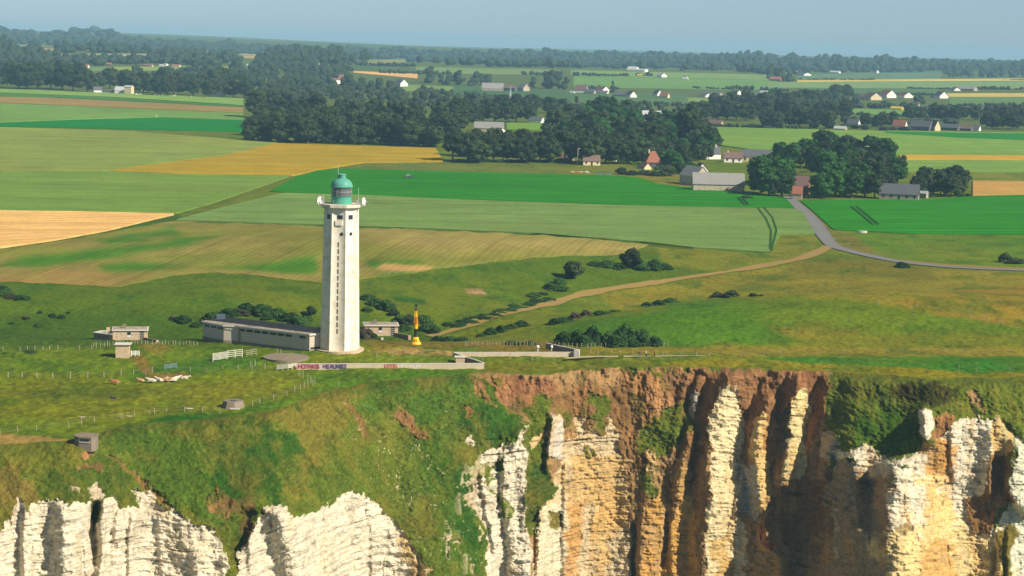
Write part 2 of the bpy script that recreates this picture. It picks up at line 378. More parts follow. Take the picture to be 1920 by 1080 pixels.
tag(o, kind="structure")

# ------------------------------------------------------------------ cliff and sea slope below the brink
T1 = 0.302; DT = 0.00038
NC = 620
js = np.arange(NC)
tmax = T1
step = (tmax - te) / NC
T = te[None, :] + step[None, :] * js[:, None]
cx_, cy_ = project(np.repeat(sA[None, :], NC, 0), np.repeat(cA[None, :], NC, 0), H - T)
CHALK = lin(225, 208, 180, 0.56); WHITE = lin(240, 230, 208, 0.62); OCHRE = lin(222, 186, 130, 0.60); DOCHRE = lin(200, 146, 88, 0.58)
EARTH = lin(172, 138, 98, 0.64); REDE = lin(150, 110, 74, 0.56); BROWN = lin(132, 104, 66, 0.5); CG = lin(92, 108, 34, 0.62); CDG = lin(48, 88, 30, 0.6); COL = lin(124, 112, 48, 0.6)
GREYC = lin(196, 190, 180, 0.6)
# (polygon, kind, colour, feather, raggedness); kind: g grass, e earth, c chalk
CL = [
 ([(880, 696), (1560, 690), (1562, 740), (1548, 830), (1540, 1200), (990, 1200), (985, 800), (960, 775), (930, 740), (905, 715)], 'e', EARTH, 4, 5),
 ([(905, 712), (1040, 705), (1060, 760), (1000, 790), (960, 770), (930, 745)], 'e', lin(170, 116, 84, .55), 10, 10),
 ([(1170, 690), (1300, 692), (1250, 760), (1200, 830), (1180, 790), (1160, 740)], 'e', lin(188, 136, 90, .6), 8, 10),
 ([(1230, 690), (1560, 694), (1555, 760), (1540, 830), (1400, 840), (1290, 800)], 'e', lin(164, 118, 84, .56), 6, 8),
 ([(1295, 700), (1345, 700), (1320, 790), (1300, 900), (1265, 960), (1250, 900), (1290, 800)], 'e', REDE, 6, 8),
 ([(1490, 705), (1552, 705), (1556, 740), (1540, 790), (1512, 880), (1490, 860)], 'e', lin(156, 106, 74, .54), 5, 6),
 ([(1100, 700), (1210, 760), (1215, 830), (1180, 870), (1100, 800), (1050, 790), (1000, 760)], 'e', lin(160, 120, 78, .5), 16, 20),
 # green on the broken ground
 ([(985, 770), (1020, 740), (1045, 745), (1032, 800), (1022, 850), (1015, 930), (1012, 1010), (992, 1010), (985, 900)], 'g', CG, 5, 7),
 ([(1000, 860), (1030, 880), (1060, 920), (1050, 945), (1010, 950), (1000, 1000), (990, 960)], 'g', CDG, 6, 8),
 ([(1195, 830), (1225, 790), (1290, 745), (1295, 800), (1270, 840), (1230, 870), (1215, 850)], 'g', CG, 7, 9),
 ([(1100, 740), (1130, 750), (1140, 800), (1110, 810)], 'g', CG, 5, 8), ([(1050, 770), (1075, 770), (1070, 800), (1052, 800)], 'g', COL, 5, 6),
 ([(1150, 905), (1178, 950), (1185, 1000), (1170, 1045), (1155, 1000)], 'g', lin(110, 104, 44, .55), 5, 6),
 ([(1200, 850), (1218, 880), (1240, 930), (1225, 940), (1205, 900)], 'g', CG, 4, 6), ([(1160, 910), (1175, 920), (1178, 940), (1165, 935)], 'g', CDG, 3, 4),
 ([(1215, 1030), (1245, 1000), (1255, 1010), (1240, 1050)], 'g', COL, 4, 5),
 ([(1210, 690), (1235, 700), (1238, 715), (1225, 712)], 'g', CG, 2, 3), ([(905, 745), (940, 760), (950, 780), (930, 780)], 'g', CDG, 4, 5),
 ([(918, 704), (948, 712), (940, 730), (922, 720)], 'g', COL, 4, 6),
 # green slope right of the gullies
 ([(1552, 696), (2900, 690), (2900, 900), (1960, 880), (1910, 830), (1880, 790), (1850, 765), (1830, 745), (1812, 735), (1815, 760), (1845, 780), (1855, 795), (1800, 785), (1770, 820), (1730, 842), (1722, 862), (1660, 856), (1600, 844), (1570, 838), (1548, 800), (1548, 750)], 'g', lin(98, 112, 36, .62), 4, 5),
 ([(1560, 700), (1700, 700), (1740, 740), (1660, 800), (1580, 790)], 'g', lin(92, 110, 36, .6), 14, 16),
 ([(1640, 760), (1720, 800), (1715, 845), (1640, 840), (1590, 800)], 'g', lin(64, 104, 26, .6), 12, 14),
 ([(1690, 712), (1775, 720), (1790, 745), (1750, 762), (1700, 755), (1680, 735)], 'g', lin(70, 66, 30, .5), 8, 12),
 ([(1812, 736), (1826, 735), (1850, 765), (1848, 778), (1832, 768), (1818, 755)], 'e', EARTH, 2, 3),
 ([(1752, 780), (1795, 778), (1790, 830), (1775, 850), (1740, 850), (1755, 815)], 'e', lin(150, 106, 68, .55), 5, 8),
 # left slope greens
 ([(-900, 840), (60, 836), (160, 845), (230, 900), (300, 950), (400, 990), (450, 1040), (440, 1200), (-900, 1200)], 'g', lin(100, 108, 38, .62), 10, 14),
 ([(-900, 880), (40, 880), (60, 930), (30, 960), (-900, 980)], 'g', lin(120, 104, 50, .58), 12, 14),
 ([(200, 850), (245, 890), (235, 930), (190, 930), (60, 925), (70, 900)], 'g', lin(74, 98, 34, .6), 14, 14),
 ([(200, 806), (330, 792), (480, 790), (560, 830), (560, 880), (520, 930), (500, 950), (470, 1000), (440, 1030), (400, 985), (330, 960), (290, 920), (230, 850)], 'g', lin(74, 104, 32, .62), 10, 12),
 ([(400, 800), (500, 800), (550, 840), (545, 900), (510, 930), (470, 960), (420, 930), (390, 880)], 'g', lin(40, 88, 26, .62), 14, 16),
 ([(500, 775), (600, 740), (700, 730), (640, 800), (620, 900), (560, 940), (520, 935), (565, 880), (560, 830)], 'g', lin(116, 110, 40, .62), 12, 14),
 ([(640, 730), (880, 704), (920, 740), (960, 790), (980, 820), (900, 850), (850, 850), (760, 800), (700, 760)], 'g', lin(72, 108, 36, .62), 10, 14),
 ([(850, 760), (930, 760), (965, 800), (940, 835), (880, 830)], 'g', lin(46, 96, 32, .6), 10, 12),
 ([(560, 900), (640, 820), (760, 880), (850, 960), (900, 1100), (820, 1100), (760, 1000), (690, 930), (600, 940)], 'g', lin(88, 108, 36, .62), 14, 16),
 ([(780, 830), (870, 860), (905, 900), (920, 1000), (910, 1090), (850, 1090), (800, 960)], 'g', lin(70, 104, 32, .6), 14, 16),
 ([(850, 880), (875, 880), (885, 960), (890, 1040), (860, 1000)], 'g', lin(44, 92, 28, .6), 8, 10),
 ([(735, 755), (758, 762), (780, 795), (800, 815), (775, 817), (755, 795), (742, 775)], 'e', lin(158, 120, 76, .56), 3, 6),
 ([(862, 757), (876, 762), (886, 778), (872, 780)], 'e', lin(162, 120, 78, .56), 2, 4),
 ([(650, 750), (662, 758), (690, 800), (700, 830), (690, 820), (665, 780)], 'e', lin(150, 118, 66, .58), 2, 4),
 ([(884, 706), (896, 712), (905, 740), (925, 756), (935, 762), (930, 766), (910, 752), (894, 730)], 'e', lin(162, 124, 78, .56), 2, 3),
 ([(200, 850), (215, 856), (285, 912), (330, 955), (320, 960), (270, 918), (220, 872)], 'e', lin(140, 118, 60, .58), 3, 3),
 ([(155, 848), (185, 846), (178, 856), (158, 860)], 'e', lin(170, 126, 84, .58), 3, 3), ([(145, 872), (195, 872), (185, 882), (150, 882)], 'e', lin(140, 108, 70, .55), 4, 5),
 ([(395, 935), (430, 925), (470, 940), (468, 960), (440, 970), (410, 960)], 'e', lin(124, 104, 58, .56), 12, 12),
 ([(455, 965), (478, 985), (470, 1010), (450, 1000)], 'e', lin(110, 74, 50, .5), 3, 4),
 # chalk
 ([(-900, 1010), (-100, 1005), (0, 1002), (22, 958), (28, 938), (44, 942), (48, 962), (54, 942), (70, 936), (122, 936), (128, 948), (140, 940), (164, 944), (172, 956), (181, 1000), (190, 975), (194, 936), (210, 934), (222, 946), (262, 952), (268, 928), (276, 920), (292, 930), (305, 957), (322, 956), (345, 975), (365, 985), (400, 993), (412, 1020), (428, 1042), (434, 1200), (-900, 1200)], 'c', WHITE, 1.5, 3),
 ([(434, 1200), (446, 1040), (465, 1015), (478, 990), (505, 950), (515, 945), (535, 950), (545, 968), (580, 972), (600, 955), (625, 945), (640, 930), (665, 926), (690, 935), (712, 940), (720, 960), (745, 985), (765, 1010), (785, 1040), (805, 1070), (825, 1200)], 'c', WHITE, 1.5, 3),
 ([(745, 985), (765, 1010), (785, 1040), (805, 1070), (825, 1200), (770, 1200), (765, 1060), (750, 1020)], 'c', lin(230, 200, 150, .6), 5, 5),
 ([(160, 914), (175, 904), (195, 918), (198, 928), (186, 942), (164, 936)], 'c', CHALK, 2, 4),
 ([(130, 914), (140, 914), (143, 922), (134, 924)], 'c', CHALK, 2, 3), ([(255, 922), (285, 918), (290, 930), (262, 934)], 'c', WHITE, 2, 3),
 ([(868, 822), (880, 818), (889, 838), (870, 840)], 'c', WHITE, 2, 4),
 ([(898, 850), (918, 842), (940, 840), (962, 832), (972, 822), (983, 803), (986, 960), (991, 1010), (993, 1200), (905, 1200), (918, 1030), (905, 990), (890, 955), (893, 930), (896, 900), (912, 885), (918, 905), (925, 935), (940, 965), (946, 985), (956, 970), (960, 950), (940, 935), (928, 930), (924, 880), (910, 870)], 'c', WHITE, 2, 4),
 ([(880, 900), (900, 890), (910, 930), (905, 990), (890, 960), (876, 930)], 'c', CHALK, 4, 8),
 ([(838, 985), (846, 1000), (852, 1040), (846, 1040), (834, 1010)], 'c', CHALK, 5, 8),
 ([(925, 872), (942, 850), (943, 885), (930, 888)], 'g', CDG, 2, 3),
 ([(992, 828), (1000, 815), (1018, 812), (1026, 800), (1024, 815), (1010, 835), (996, 842)], 'c', lin(222, 196, 150, .62), 2, 3),
 ([(1030, 805), (1036, 778), (1048, 776), (1057, 792), (1055, 820), (1052, 860), (1042, 862), (1028, 855), (1026, 830)], 'c', lin(228, 218, 204, .62), 1.5, 2),
 ([(1055, 830), (1075, 815), (1075, 785), (1092, 778), (1098, 812), (1120, 816), (1142, 812), (1140, 770), (1150, 780), (1156, 800), (1164, 830), (1168, 860), (1176, 930), (1184, 1000), (1192, 1200), (994, 1200), (1000, 1030), (1012, 985), (1014, 945), (1040, 930), (1048, 880)], 'c', lin(232, 208, 166, .6), 2, 4),
 ([(1060, 860), (1080, 850), (1170, 860), (1180, 980), (1150, 1010), (1120, 950), (1070, 940)], 'c', OCHRE, 12, 12),
 ([(1060, 950), (1095, 940), (1080, 1200), (1058, 1200)], 'c', lin(222, 170, 108, .6), 6, 6), ([(1110, 880), (1140, 880), (1150, 1200), (1115, 1200)], 'c', lin(230, 190, 130, .6), 8, 8),
 ([(1012, 944), (1056, 944), (1058, 1000), (1050, 1200), (996, 1200), (1004, 1020)], 'c', lin(238, 226, 196, .64), 4, 4),
 ([(1025, 960), (1050, 962), (1055, 985), (1035, 985)], 'g', COL, 3, 4),
 ([(1210, 936), (1248, 930), (1256, 960), (1254, 1000), (1270, 950), (1292, 920), (1310, 980), (1300, 1200), (1195, 1200)], 'c', lin(224, 172, 92, .58), 3, 4),
 ([(1212, 842), (1230, 840), (1232, 890), (1216, 880)], 'c', OCHRE, 2, 4), ([(1262, 880), (1290, 840), (1295, 900), (1280, 940), (1265, 930)], 'c', lin(196, 156, 96, .55), 3, 4),
 ([(1296, 735), (1308, 730), (1308, 760), (1300, 785), (1294, 775)], 'c', GREYC, 2, 2),
 ([(1332, 800), (1340, 770), (1352, 735), (1362, 722), (1378, 730), (1390, 760), (1392, 830), (1384, 880), (1382, 960), (1400, 1000), (1388, 1200), (1316, 1200), (1328, 960), (1334, 900)], 'c', lin(240, 222, 178, .66), 2, 3),
 ([(1340, 1010), (1375, 1000), (1375, 1200), (1330, 1200)], 'c', lin(220, 186, 128, .62), 8, 8),
 ([(1408, 850), (1414, 805), (1422, 780), (1432, 768), (1442, 785), (1446, 860), (1445, 950), (1426, 960), (1420, 900)], 'c', lin(236, 200, 140, .64), 2, 3),
 ([(1430, 800), (1450, 790), (1456, 840), (1446, 880), (1430, 860)], 'c', DOCHRE, 4, 5), ([(1384, 870), (1420, 880), (1425, 950), (1415, 985), (1388, 960), (1380, 900)], 'c', GREYC, 3, 4),
 ([(1390, 960), (1420, 985), (1410, 1000), (1384, 970)], 'c', DOCHRE, 3, 3),
 ([(1482, 810), (1486, 760), (1494, 738), (1506, 730), (1518, 740), (1517, 800), (1510, 860), (1506, 900), (1490, 915), (1470, 905), (1476, 860)], 'c', lin(234, 216, 170, .64), 2, 3),
 ([(1455, 780), (1484, 760), (1482, 850), (1460, 860)], 'c', lin(120, 110, 96, .5), 3, 4),
 ([(1425, 985), (1445, 1010), (1462, 1040), (1468, 1200), (1300, 1200), (1390, 1200), (1400, 1060)], 'c', lin(216, 170, 112, .6), 3, 4),
 ([(1428, 975), (1438, 1000), (1450, 1030), (1440, 1034), (1424, 1000)], 'e', lin(206, 122, 62, .6), 2, 3),
 ([(1460, 900), (1600, 860), (1680, 870), (1680, 1200), (1465, 1200), (1455, 1030), (1440, 960)], 'c', lin(186, 152, 114, .58), 8, 8),
 ([(1440, 930), (1560, 880), (1560, 1000), (1500, 1060), (1450, 1000)], 'c', lin(160, 118, 82, .56), 12, 14),
 ([(1541, 815), (1550, 806), (1566, 812), (1574, 832), (1562, 850), (1550, 870), (1540, 850)], 'c', lin(226, 196, 160, .6), 2, 3),
 ([(1562, 845), (1575, 838), (1600, 846), (1625, 834), (1640, 850), (1665, 860), (1725, 855), (1735, 862), (1745, 850), (1788, 800), (1795, 788), (1815, 784), (1856, 792), (1860, 850), (1865, 1000), (1960, 830), (1960, 1200), (1560, 1200)], 'c', WHITE, 2, 4),
 ([(1562, 860), (1600, 870), (1640, 890), (1672, 880), (1668, 960), (1672, 1200), (1555, 1200)], 'c', lin(176, 160, 132, .54), 8, 10),  # grey-brown stone, darkened further to paint in the big rib's shade
 ([(1960, 1200), (1900, 1200), (1888, 1000), (1896, 930), (1905, 828), (1960, 824), (2400, 830), (2900, 860), (2900, 1200)], 'c', lin(226, 228, 206, .66), 3, 4),
 ([(1724, 850), (1760, 820), (1785, 830), (1782, 880), (1768, 900), (1735, 890)], 'c', lin(206, 156, 88, .6), 6, 6),
 ([(1722, 890), (1775, 895), (1780, 1000), (1735, 1010)], 'c', lin(240, 208, 150, .66), 12, 12), ([(1640, 1000), (1800, 980), (1890, 1010), (1890, 1200), (1700, 1200)], 'c', lin(238, 212, 160, .66), 20, 22),
 ([(1740, 1020), (1800, 1010), (1790, 1200), (1730, 1200)], 'c', lin(226, 180, 112, .64), 10, 10),
 ([(1856, 795), (1866, 780), (1888, 800), (1905, 822), (1898, 845), (1890, 850), (1860, 852)], 'c', lin(216, 200, 156, .6), 2, 3),
 ([(1856, 850), (1895, 848), (1894, 915), (1908, 936), (1880, 950), (1866, 975), (1850, 998), (1825, 1000), (1812, 960), (1810, 935), (1848, 928)], 'e', lin(152, 114, 72, .55), 2, 3),
 ([(1870, 1000), (1900, 980), (1905, 1000), (1895, 1080), (1880, 1200), (1865, 1200)], 'g', lin(130, 112, 50, .55), 4, 5),
 ([(1722, 778), (1730, 768), (1748, 770), (1752, 790), (1748, 820), (1738, 824), (1726, 810), (1718, 795)], 'c', WHITE, 1.5, 2),
 ([(1580, 862), (1600, 860), (1604, 868), (1584, 870)], 'g', CDG, 2, 3), ([(1688, 872), (1702, 868), (1704, 876), (1690, 878)], 'g', CDG, 2, 2),
 ([(1680, 984), (1700, 978), (1710, 998), (1690, 1004)], 'c', lin(196, 172, 130, .55), 3, 4),
 ([(1096, 835), (1104, 832), (1106, 860), (1098, 858)], 'g', COL, 2, 3), ([(1112, 838), (1124, 838), (1122, 852), (1112, 850)], 'g', COL, 2, 3),
]
cw_x = cx_ ; cw_y = cy_
Xn = cx_ * 0.105; Yn = cy_ * 0.105
w1 = fbm(Xn / 2.6, Yn / 2.6, seed=41, o=5, g=0.65); w2 = fbm(Xn / 2.6, Yn / 2.6, seed=47, o=5, g=0.65)
X1 = cx_.ravel(); Y1 = cy_.ravel()
ccol = np.empty((X1.size, 3)); ccol[:] = lin(96, 114, 38, .7)
mc = np.zeros(X1.size); me_ = np.zeros(X1.size)
hn = fbm(Xn / 1.1, Yn / 1.1, seed=51, o=3).ravel()
wk = 3.5 * fbm(Xn / 0.45, Yn / 0.9, seed=49, o=3).ravel()
for poly, kd, c, f, rag in CL:
    if kd == 'g': c = np.asarray(c) * 1.14
    mk = poly_mask(X1 + w1.ravel() * (rag * 1.3 + 3.0) * 1.4, Y1 + w2.ravel() * (rag * 1.3 + 3.0) * 1.2 + wk, poly, f * 0.8)
    blend(ccol, mk, c)
    tc, te_ = (1.0 if kd == 'c' else 0.0), (1.0 if kd == 'e' else 0.0)
    mc += (tc - mc) * mk; me_ += (te_ - me_) * mk
mc = mc.reshape(cx_.shape); me_ = me_.reshape(cx_.shape)
# loose white stones and scars in the grass slope of the middle, patches of turf on the earth
sp = fbm(Xn / 0.32, Yn / 0.45, seed=61, o=2); zone = poly_mask(X1, Y1, [(640, 780), (760, 830), (900, 830), (940, 1000), (930, 1090), (830, 1090), (760, 950), (690, 900)], 30).reshape(cx_.shape)
zone2 = poly_mask(X1, Y1, [(600, 750), (900, 720), (930, 1000), (700, 900)], 40).reshape(cx_.shape)
st = 0.7 * sm(1.02, 1.2, sp + 0.55 * w1) * np.maximum(zone, 0.0) + 0.6 * sm(1.2, 1.35, sp + 0.4 * w1) * zone2
zl = poly_mask(X1, Y1, [(900, 850), (960, 980), (985, 1080), (880, 1080), (860, 900)], 20).reshape(cx_.shape)
st = np.clip(st + sm(0.15, 0.35, fbm(Xn / 1.5, Yn / 2.5, seed=66, o=4)) * zl * (1 - mc), 0, 1)
st = st.ravel(); blend(ccol, st, CHALK); mcc = mc.copy(); mc = np.maximum(mc, 0.35 * st.reshape(mc.shape))
gr = (1 - mc - me_).clip(0, 1)
n_b = fbm(Xn / 7, Yn / 5, seed=71).ravel(); n_c = fbm((Xn - Yn * 0.6) / 1.5, (Yn + Xn * 0.6) / 5, seed=73, o=5, g=.6).ravel()
blend(ccol, gr.ravel() * sm(0.0, 0.9, n_b) * 0.5, lin(128, 110, 44, .6))
blend(ccol, gr.ravel() * sm(0.05, 0.8, n_c) * 0.5, lin(56, 84, 28, .55))
gmask = gr.ravel()[:, None]; ccol *= 1 + gmask * 0.30 * np.clip(fbm(Xn / 0.28, Yn / 0.35, seed=74, o=2).ravel()[:, None], -1, 1)
ccol += (ccol.mean(1)[:, None] * np.array([1.02, 1.15, 0.35]) - ccol) * gmask * 0.25
blend(ccol, gr.ravel() * sm(0.1, 0.8, -n_c) * 0.4, lin(134, 126, 54, .6))
ev = fbm(Xn / 0.9, Yn / 4.5, seed=75, o=5, g=.6).ravel()
blend(ccol, me_.ravel() * sm(0.0, 0.8, ev) * 0.5, lin(204, 146, 96, .62)); blend(ccol, me_.ravel() * sm(0.05, 0.8, -ev) * 0.5, lin(120, 84, 50, .5))
blend(ccol, me_.ravel() * sm(0.15, 0.7, fbm(Xn / 2.8, Yn / 4.5, seed=77, o=5).ravel()) * 0.75 * sm(1380, 1250, X1), lin(112, 106, 46, .58))
cv = fbm(Xn / 2.2, Yn / 9, seed=79, o=4).ravel()
blend(ccol, mc.ravel() * sm(0.1, 0.8, cv) * 0.45 * sm(700, 1100, X1), lin(232, 178, 104, .62))
blend(ccol, mc.ravel() * sm(0.2, 0.9, cv) * 0.3 * sm(1100, 700, X1), lin(232, 204, 156, .62))
blend(ccol, mc.ravel() * sm(0.25, 0.8, fbm(Xn / 1.6, Yn / 5, seed=81, o=4).ravel()) * 0.35, lin(168, 156, 132, .55))
_l = ccol.mean(1)[:, None] * np.array([1.08, 1.0, 0.78]); ccol += (_l - ccol) * (np.clip(mc + me_, 0, 1).ravel()[:, None] * 0.14)
# slope of the surface, integrated down each line of fall from the brink
sl_g = np.where(cx_ > 700, 46.0, 37.0) + (cx_ > 1500) * 6.0 + 22.0 * sm(985, 1005, cx_) * sm(1340, 1300, cx_)
lowr = sm(800, 880, cy_) * sm(985, 1010, cx_)
sl = gr * (sl_g + (70 - sl_g) * lowr) + me_ * (61 + 11 * sm(985, 1010, cx_) + 5 * lowr) + mc * 80
ramp = sm(0, 34, cy_ - cy_[0][None, :])
sharp = sm(930, 1000, cx_) * sm(1590, 1540, cx_)
ramp = ramp * (1 - sharp) + sm(0, 5, cy_ - cy_[0][None, :]) * sharp
sl = 3 + (sl - 3) * ramp
def blur(a, s, axis):
    k = int(3 * s); w = np.exp(-0.5 * (np.arange(-k, k + 1) / s) ** 2); w /= w.sum()
    pad = [(0, 0), (0, 0)]; pad[axis] = (k, k); b = np.pad(a, pad, 'edge')
    out = np.zeros_like(a)
    for i, wi in enumerate(w):
        out += wi * (b[i:i + a.shape[0], :] if axis == 0 else b[:, i:i + a.shape[1]])
    return out
sl = blur(sl, 6, 1)
lr = np.log(re)[None, :] - np.cumsum(np.vstack([np.zeros((1, len(AZ))), (step[None, :] / (np.tan(np.radians(sl)) + T))[:-1]]), 0)
lb = blur(blur(lr, 16, 1), 3, 0); wb = sm(0, 30, js)[:, None]
lr = lr * (1 - wb) + lb * wb
Rr = np.exp(lr)
# ribs and clefts: crest line, width of its left and right flank (px), how far it stands out (m)
RIBS = [
 ([(124, 936), (122, 1000), (116, 1200)], 34, 70, 4.0), ([(46, 940), (46, 1200)], 12, 40, 2.0), ([(196, 934), (188, 1000), (190, 1200)], 16, 26, 4.5), ([(222, 950), (216, 1010), (206, 1200)], 13, 40, 2.2),
 ([(251, 955), (244, 1010), (240, 1200)], 9, 45, 1.5), ([(365, 1020), (372, 1080), (376, 1200)], 26, 40, 1.5), ([(300, 950), (310, 1200)], 10, 30, 0.8),
 ([(524, 948), (536, 1000), (556, 1080), (570, 1200)], 44, 130, 5.5), ([(610, 955), (612, 1010), (608, 1200)], 8, 30, 0.9), ([(690, 940), (700, 1010), (700, 1200)], 10, 50, 0.9), ([(470, 990), (470, 1200)], 12, 20, 1.5),
 ([(984, 800), (987, 960), (993, 1080), (993, 1200)], 60, 9, 5.0), ([(943, 850), (944, 950), (960, 1040), (960, 1200)], 11, 30, 1.8), ([(902, 880), (915, 960), (930, 1040)], 10, 30, 1.5),
 ([(1037, 772), (1030, 850), (1026, 880)], 12, 26, 3.0), ([(1016, 940), (1012, 1010), (1008, 1200)], 12, 40, 2.0), ([(1062, 860), (1058, 960), (1058, 1200)], 8, 40, 1.2),
 ([(1214, 840), (1212, 930), (1200, 1010), (1196, 1200)], 12, 40, 1.0), ([(1256, 900), (1258, 1000), (1262, 1200)], 7, 30, 1.0), ([(1285, 700), (1262, 840), (1262, 900)], 14, 22, 0.8),
 ([(1212, 690), (1230, 760), (1250, 820)], 26, 40, 0.8), ([(1104, 700), (1110, 800), (1100, 830)], 30, 40, 1.0),
 ([(1306, 700), (1299, 740), (1296, 790), (1284, 860), (1270, 930)], 16, 22, 2.6),
 ([(1378, 692), (1360, 722), (1345, 765), (1336, 830), (1334, 900), (1338, 940), (1328, 985), (1324, 1020), (1316, 1200)], 42, 66, 6.0),
 ([(1442, 735), (1430, 775), (1421, 800), (1419, 870), (1424, 930), (1430, 962)], 28, 30, 4.0), ([(1395, 870), (1386, 930), (1380, 980)], 8, 16, 1.0), ([(1430, 970), (1440, 1030), (1466, 1045), (1468, 1200)], 20, 24, 3.0),
 ([(1500, 700), (1490, 745), (1484, 800), (1478, 860), (1468, 910)], 28, 32, 4.2), ([(1550, 700), (1540, 770), (1515, 860)], 16, 34, 1.8),
 ([(1568, 806), (1550, 850), (1543, 900)], 22, 20, 2.0), ([(1602, 846), (1600, 880), (1606, 930), (1604, 1000)], 40, 30, 3.5),
 ([(1700, 852), (1680, 870), (1674, 900), (1669, 950), (1672, 1000), (1676, 1040), (1682, 1100), (1684, 1200)], [(840, 40), (900, 60), (940, 70), (1000, 115), (1080, 135)], [(840, 60), (1000, 160), (1200, 180)], [(840, 5.0), (900, 8.5), (960, 10), (1020, 14), (1200, 16)]),
 ([(1730, 766), (1732, 800), (1738, 826)], 12, 24, 5.5), ([(1790, 785), (1785, 850), (1790, 900)], 10, 60, 1.6), ([(1902, 826), (1896, 870), (1893, 915), (1910, 945), (1920, 960)], 14, 80, 4.5), ([(1872, 1000), (1868, 1200)], 8, 40, 1.5),
 ([(1892, 990), (1885, 1200)], 8, 20, 1.5), ([(1858, 800), (1856, 930)], 30, 8, 2.0),
]
GRV = [([(182, 945), (178, 1000), (184, 1060)], 9, 3.5), ([(152, 1000), (160, 1200)], 3, 1.0), ([(1190, 985), (1188, 1200)], 4, 2.5), ([(1252, 960), (1250, 1010), (1242, 1060)], 4, 2.0), ([(1303, 700), (1290, 760), (1298, 790)], 6, 2.0),
       ([(1880, 790), (1912, 826)], 5, 1.2), ([(1630, 900), (1628, 950), (1625, 985)], 22, 3.5), ([(1692, 940), (1694, 970)], 14, 1.5), ([(1698, 905), (1700, 915)], 10, 1.0), ([(1366, 868), (1368, 872)], 4, 1.5), ([(466, 960), (455, 1000), (440, 1035)], 9, 3.0),
       ([(290, 1060), (288, 1080)], 3, .5), ([(786, 1040), (790, 1200)], 4, 1.0), ([(1775, 1020), (1778, 1060)], 2.5, 0.8), ([(1866, 1030), (1862, 1080)], 4, 1.5)]
rag1 = w1 * 3.0
disp = np.zeros(cx_.shape)
def vary(q): return q if np.isscalar(q) else np.interp(cy_, [a[0] for a in q], [a[1] for a in q])
for line, lw, rw, amp in RIBS:
    lw, rw, amp = vary(lw), vary(rw), vary(amp)
    L = np.array(line, float); cxl = np.interp(cy_, L[:, 1], L[:, 0]); d = cx_ + rag1 - cxl
    pr = np.where(d < 0, 1 - sm(0, 1, -d / lw), 1 - sm(0, 1, d / rw) ** 1.0)
    y0, y1 = L[0, 1], L[-1, 1]
    fade = sm(y0 - 8, y0 + 18, cy_) * (1.0 if y1 >= 1150 else sm(y1 + 22, y1 - 10, cy_))
    disp += amp * pr * fade
for line, w, amp in GRV:
    L = np.array(line, float); cxl = np.interp(cy_, L[:, 1], L[:, 0]); d = cx_ + rag1 - cxl
    y0, y1 = L[0, 1], L[-1, 1]
    disp -= amp * np.exp(-0.5 * (d / w) ** 2) * sm(y0 - 12, y0 + 8, cy_) * (1.0 if y1 >= 1150 else sm(y1 + 14, y1 - 6, cy_))
Zc = H - T * Rr; Xw = Rr * sA[None, :]
# weathering: beds, blocks, rills, tussocks
bedz = Zc + 0.06 * Xw * 0.3 + 0.5 * fbm(Xw / 9, Zc / 9, seed=91, o=3)
bed = vn(bedz * 1.35, Xw / 14, seed=93) + 0.7 * vn(bedz * 3.1, Xw / 6, seed=95)
blk = vn(np.floor(Xw / 1.1 + 0.5 * vn(Xw * 0 + np.floor(bedz / 0.8), Xw * 0, seed=97)) * 3.7, np.floor(bedz / 0.8) * 5.3, seed=99)
rough_n = fbm(Xw / 1.3, Zc / 0.9, seed=101, o=4, g=0.6)
big = fbm(Xw / 4.5, Zc / 16, seed=103, o=4)
disp += mc * (0.26 * bed + 0.24 * blk + 0.50 * rough_n + 0.7 * big)
disp += me_ * (0.55 * fbm(Xw / 2.6, Zc / 9, seed=105, o=4) + 0.45 * fbm(Xw / 0.9, Zc / 1.1, seed=107, o=4, g=.6) + 0.15 * blk)
disp += gr * (0.55 * fbm(Xw / 3.5, Zc / 3.0, seed=109, o=4) + 0.26 * fbm(Xw / 0.7, Zc / 0.5, seed=111, o=3))
# dark clefts of the bedding, a colour of the stone itself (flint bands and open joints)
ck = np.clip(sm(0.55, 0.95, vn(bedz * 1.9, Xw / 30, seed=113)) * sm(-0.1, 0.5, fbm(Xw / 3, Zc / 1.5, seed=115, o=3)), 0, 1)
jt = sm(0.70, 0.95, vn(Xw * 1.1, bedz / 2.2, seed=117)) * sm(0.0, 0.5, fbm(Xw / 2, Zc / 2, seed=119, o=3))
blend(ccol, (mc * np.clip(0.75 * ck + 0.6 * jt, 0, 1)).ravel(), lin(104, 92, 72, .5))
disp -= mc * (0.35 * ck + 0.35 * jt)
rowr = sm(0, 14, js)[:, None]
Rr = Rr * (1 - disp * rowr / Rr)
Zc = H - T * Rr
co = np.stack([Rr * sA[None, :], Rr * cA[None, :], Zc], -1)
# below the picture the cliff goes on, coarser, down to the beach
last = co[-1]; lt = T[-1]; ext = []; ecol = []
for k in range(1, 15):
    f = k / 14.0
    z = last[:, 2] * (1 - f) + (-101.0) * f
    r_ = Rr[-1] - (last[:, 2] - z) * 0.12 + 1.2 * fbm(last[:, 0] / 6, z / 8, seed=131)
    ext.append(np.stack([r_ * sA, r_ * cA, z], -1)); ecol.append(ccol.reshape(NC, -1, 3)[-1])
coa = np.concatenate([co, np.array(ext)], 0); cola = np.concatenate([ccol.reshape(NC, -1, 3), np.array(ecol)], 0)
M_cliff = land_mat("cliff_face", 0.70, 1.4, 0.25, bumpd=0.22, rock=True)
rocka = np.concatenate([mc, np.repeat(mc[-1:], 14, 0)], 0)
o = np_mesh("cliff", coa, grid_faces(NC + 14, len(AZ))[:, ::-1], M_cliff, cols=cola.reshape(-1, 3), extra={'rock': rocka}); tag(o, kind="structure")
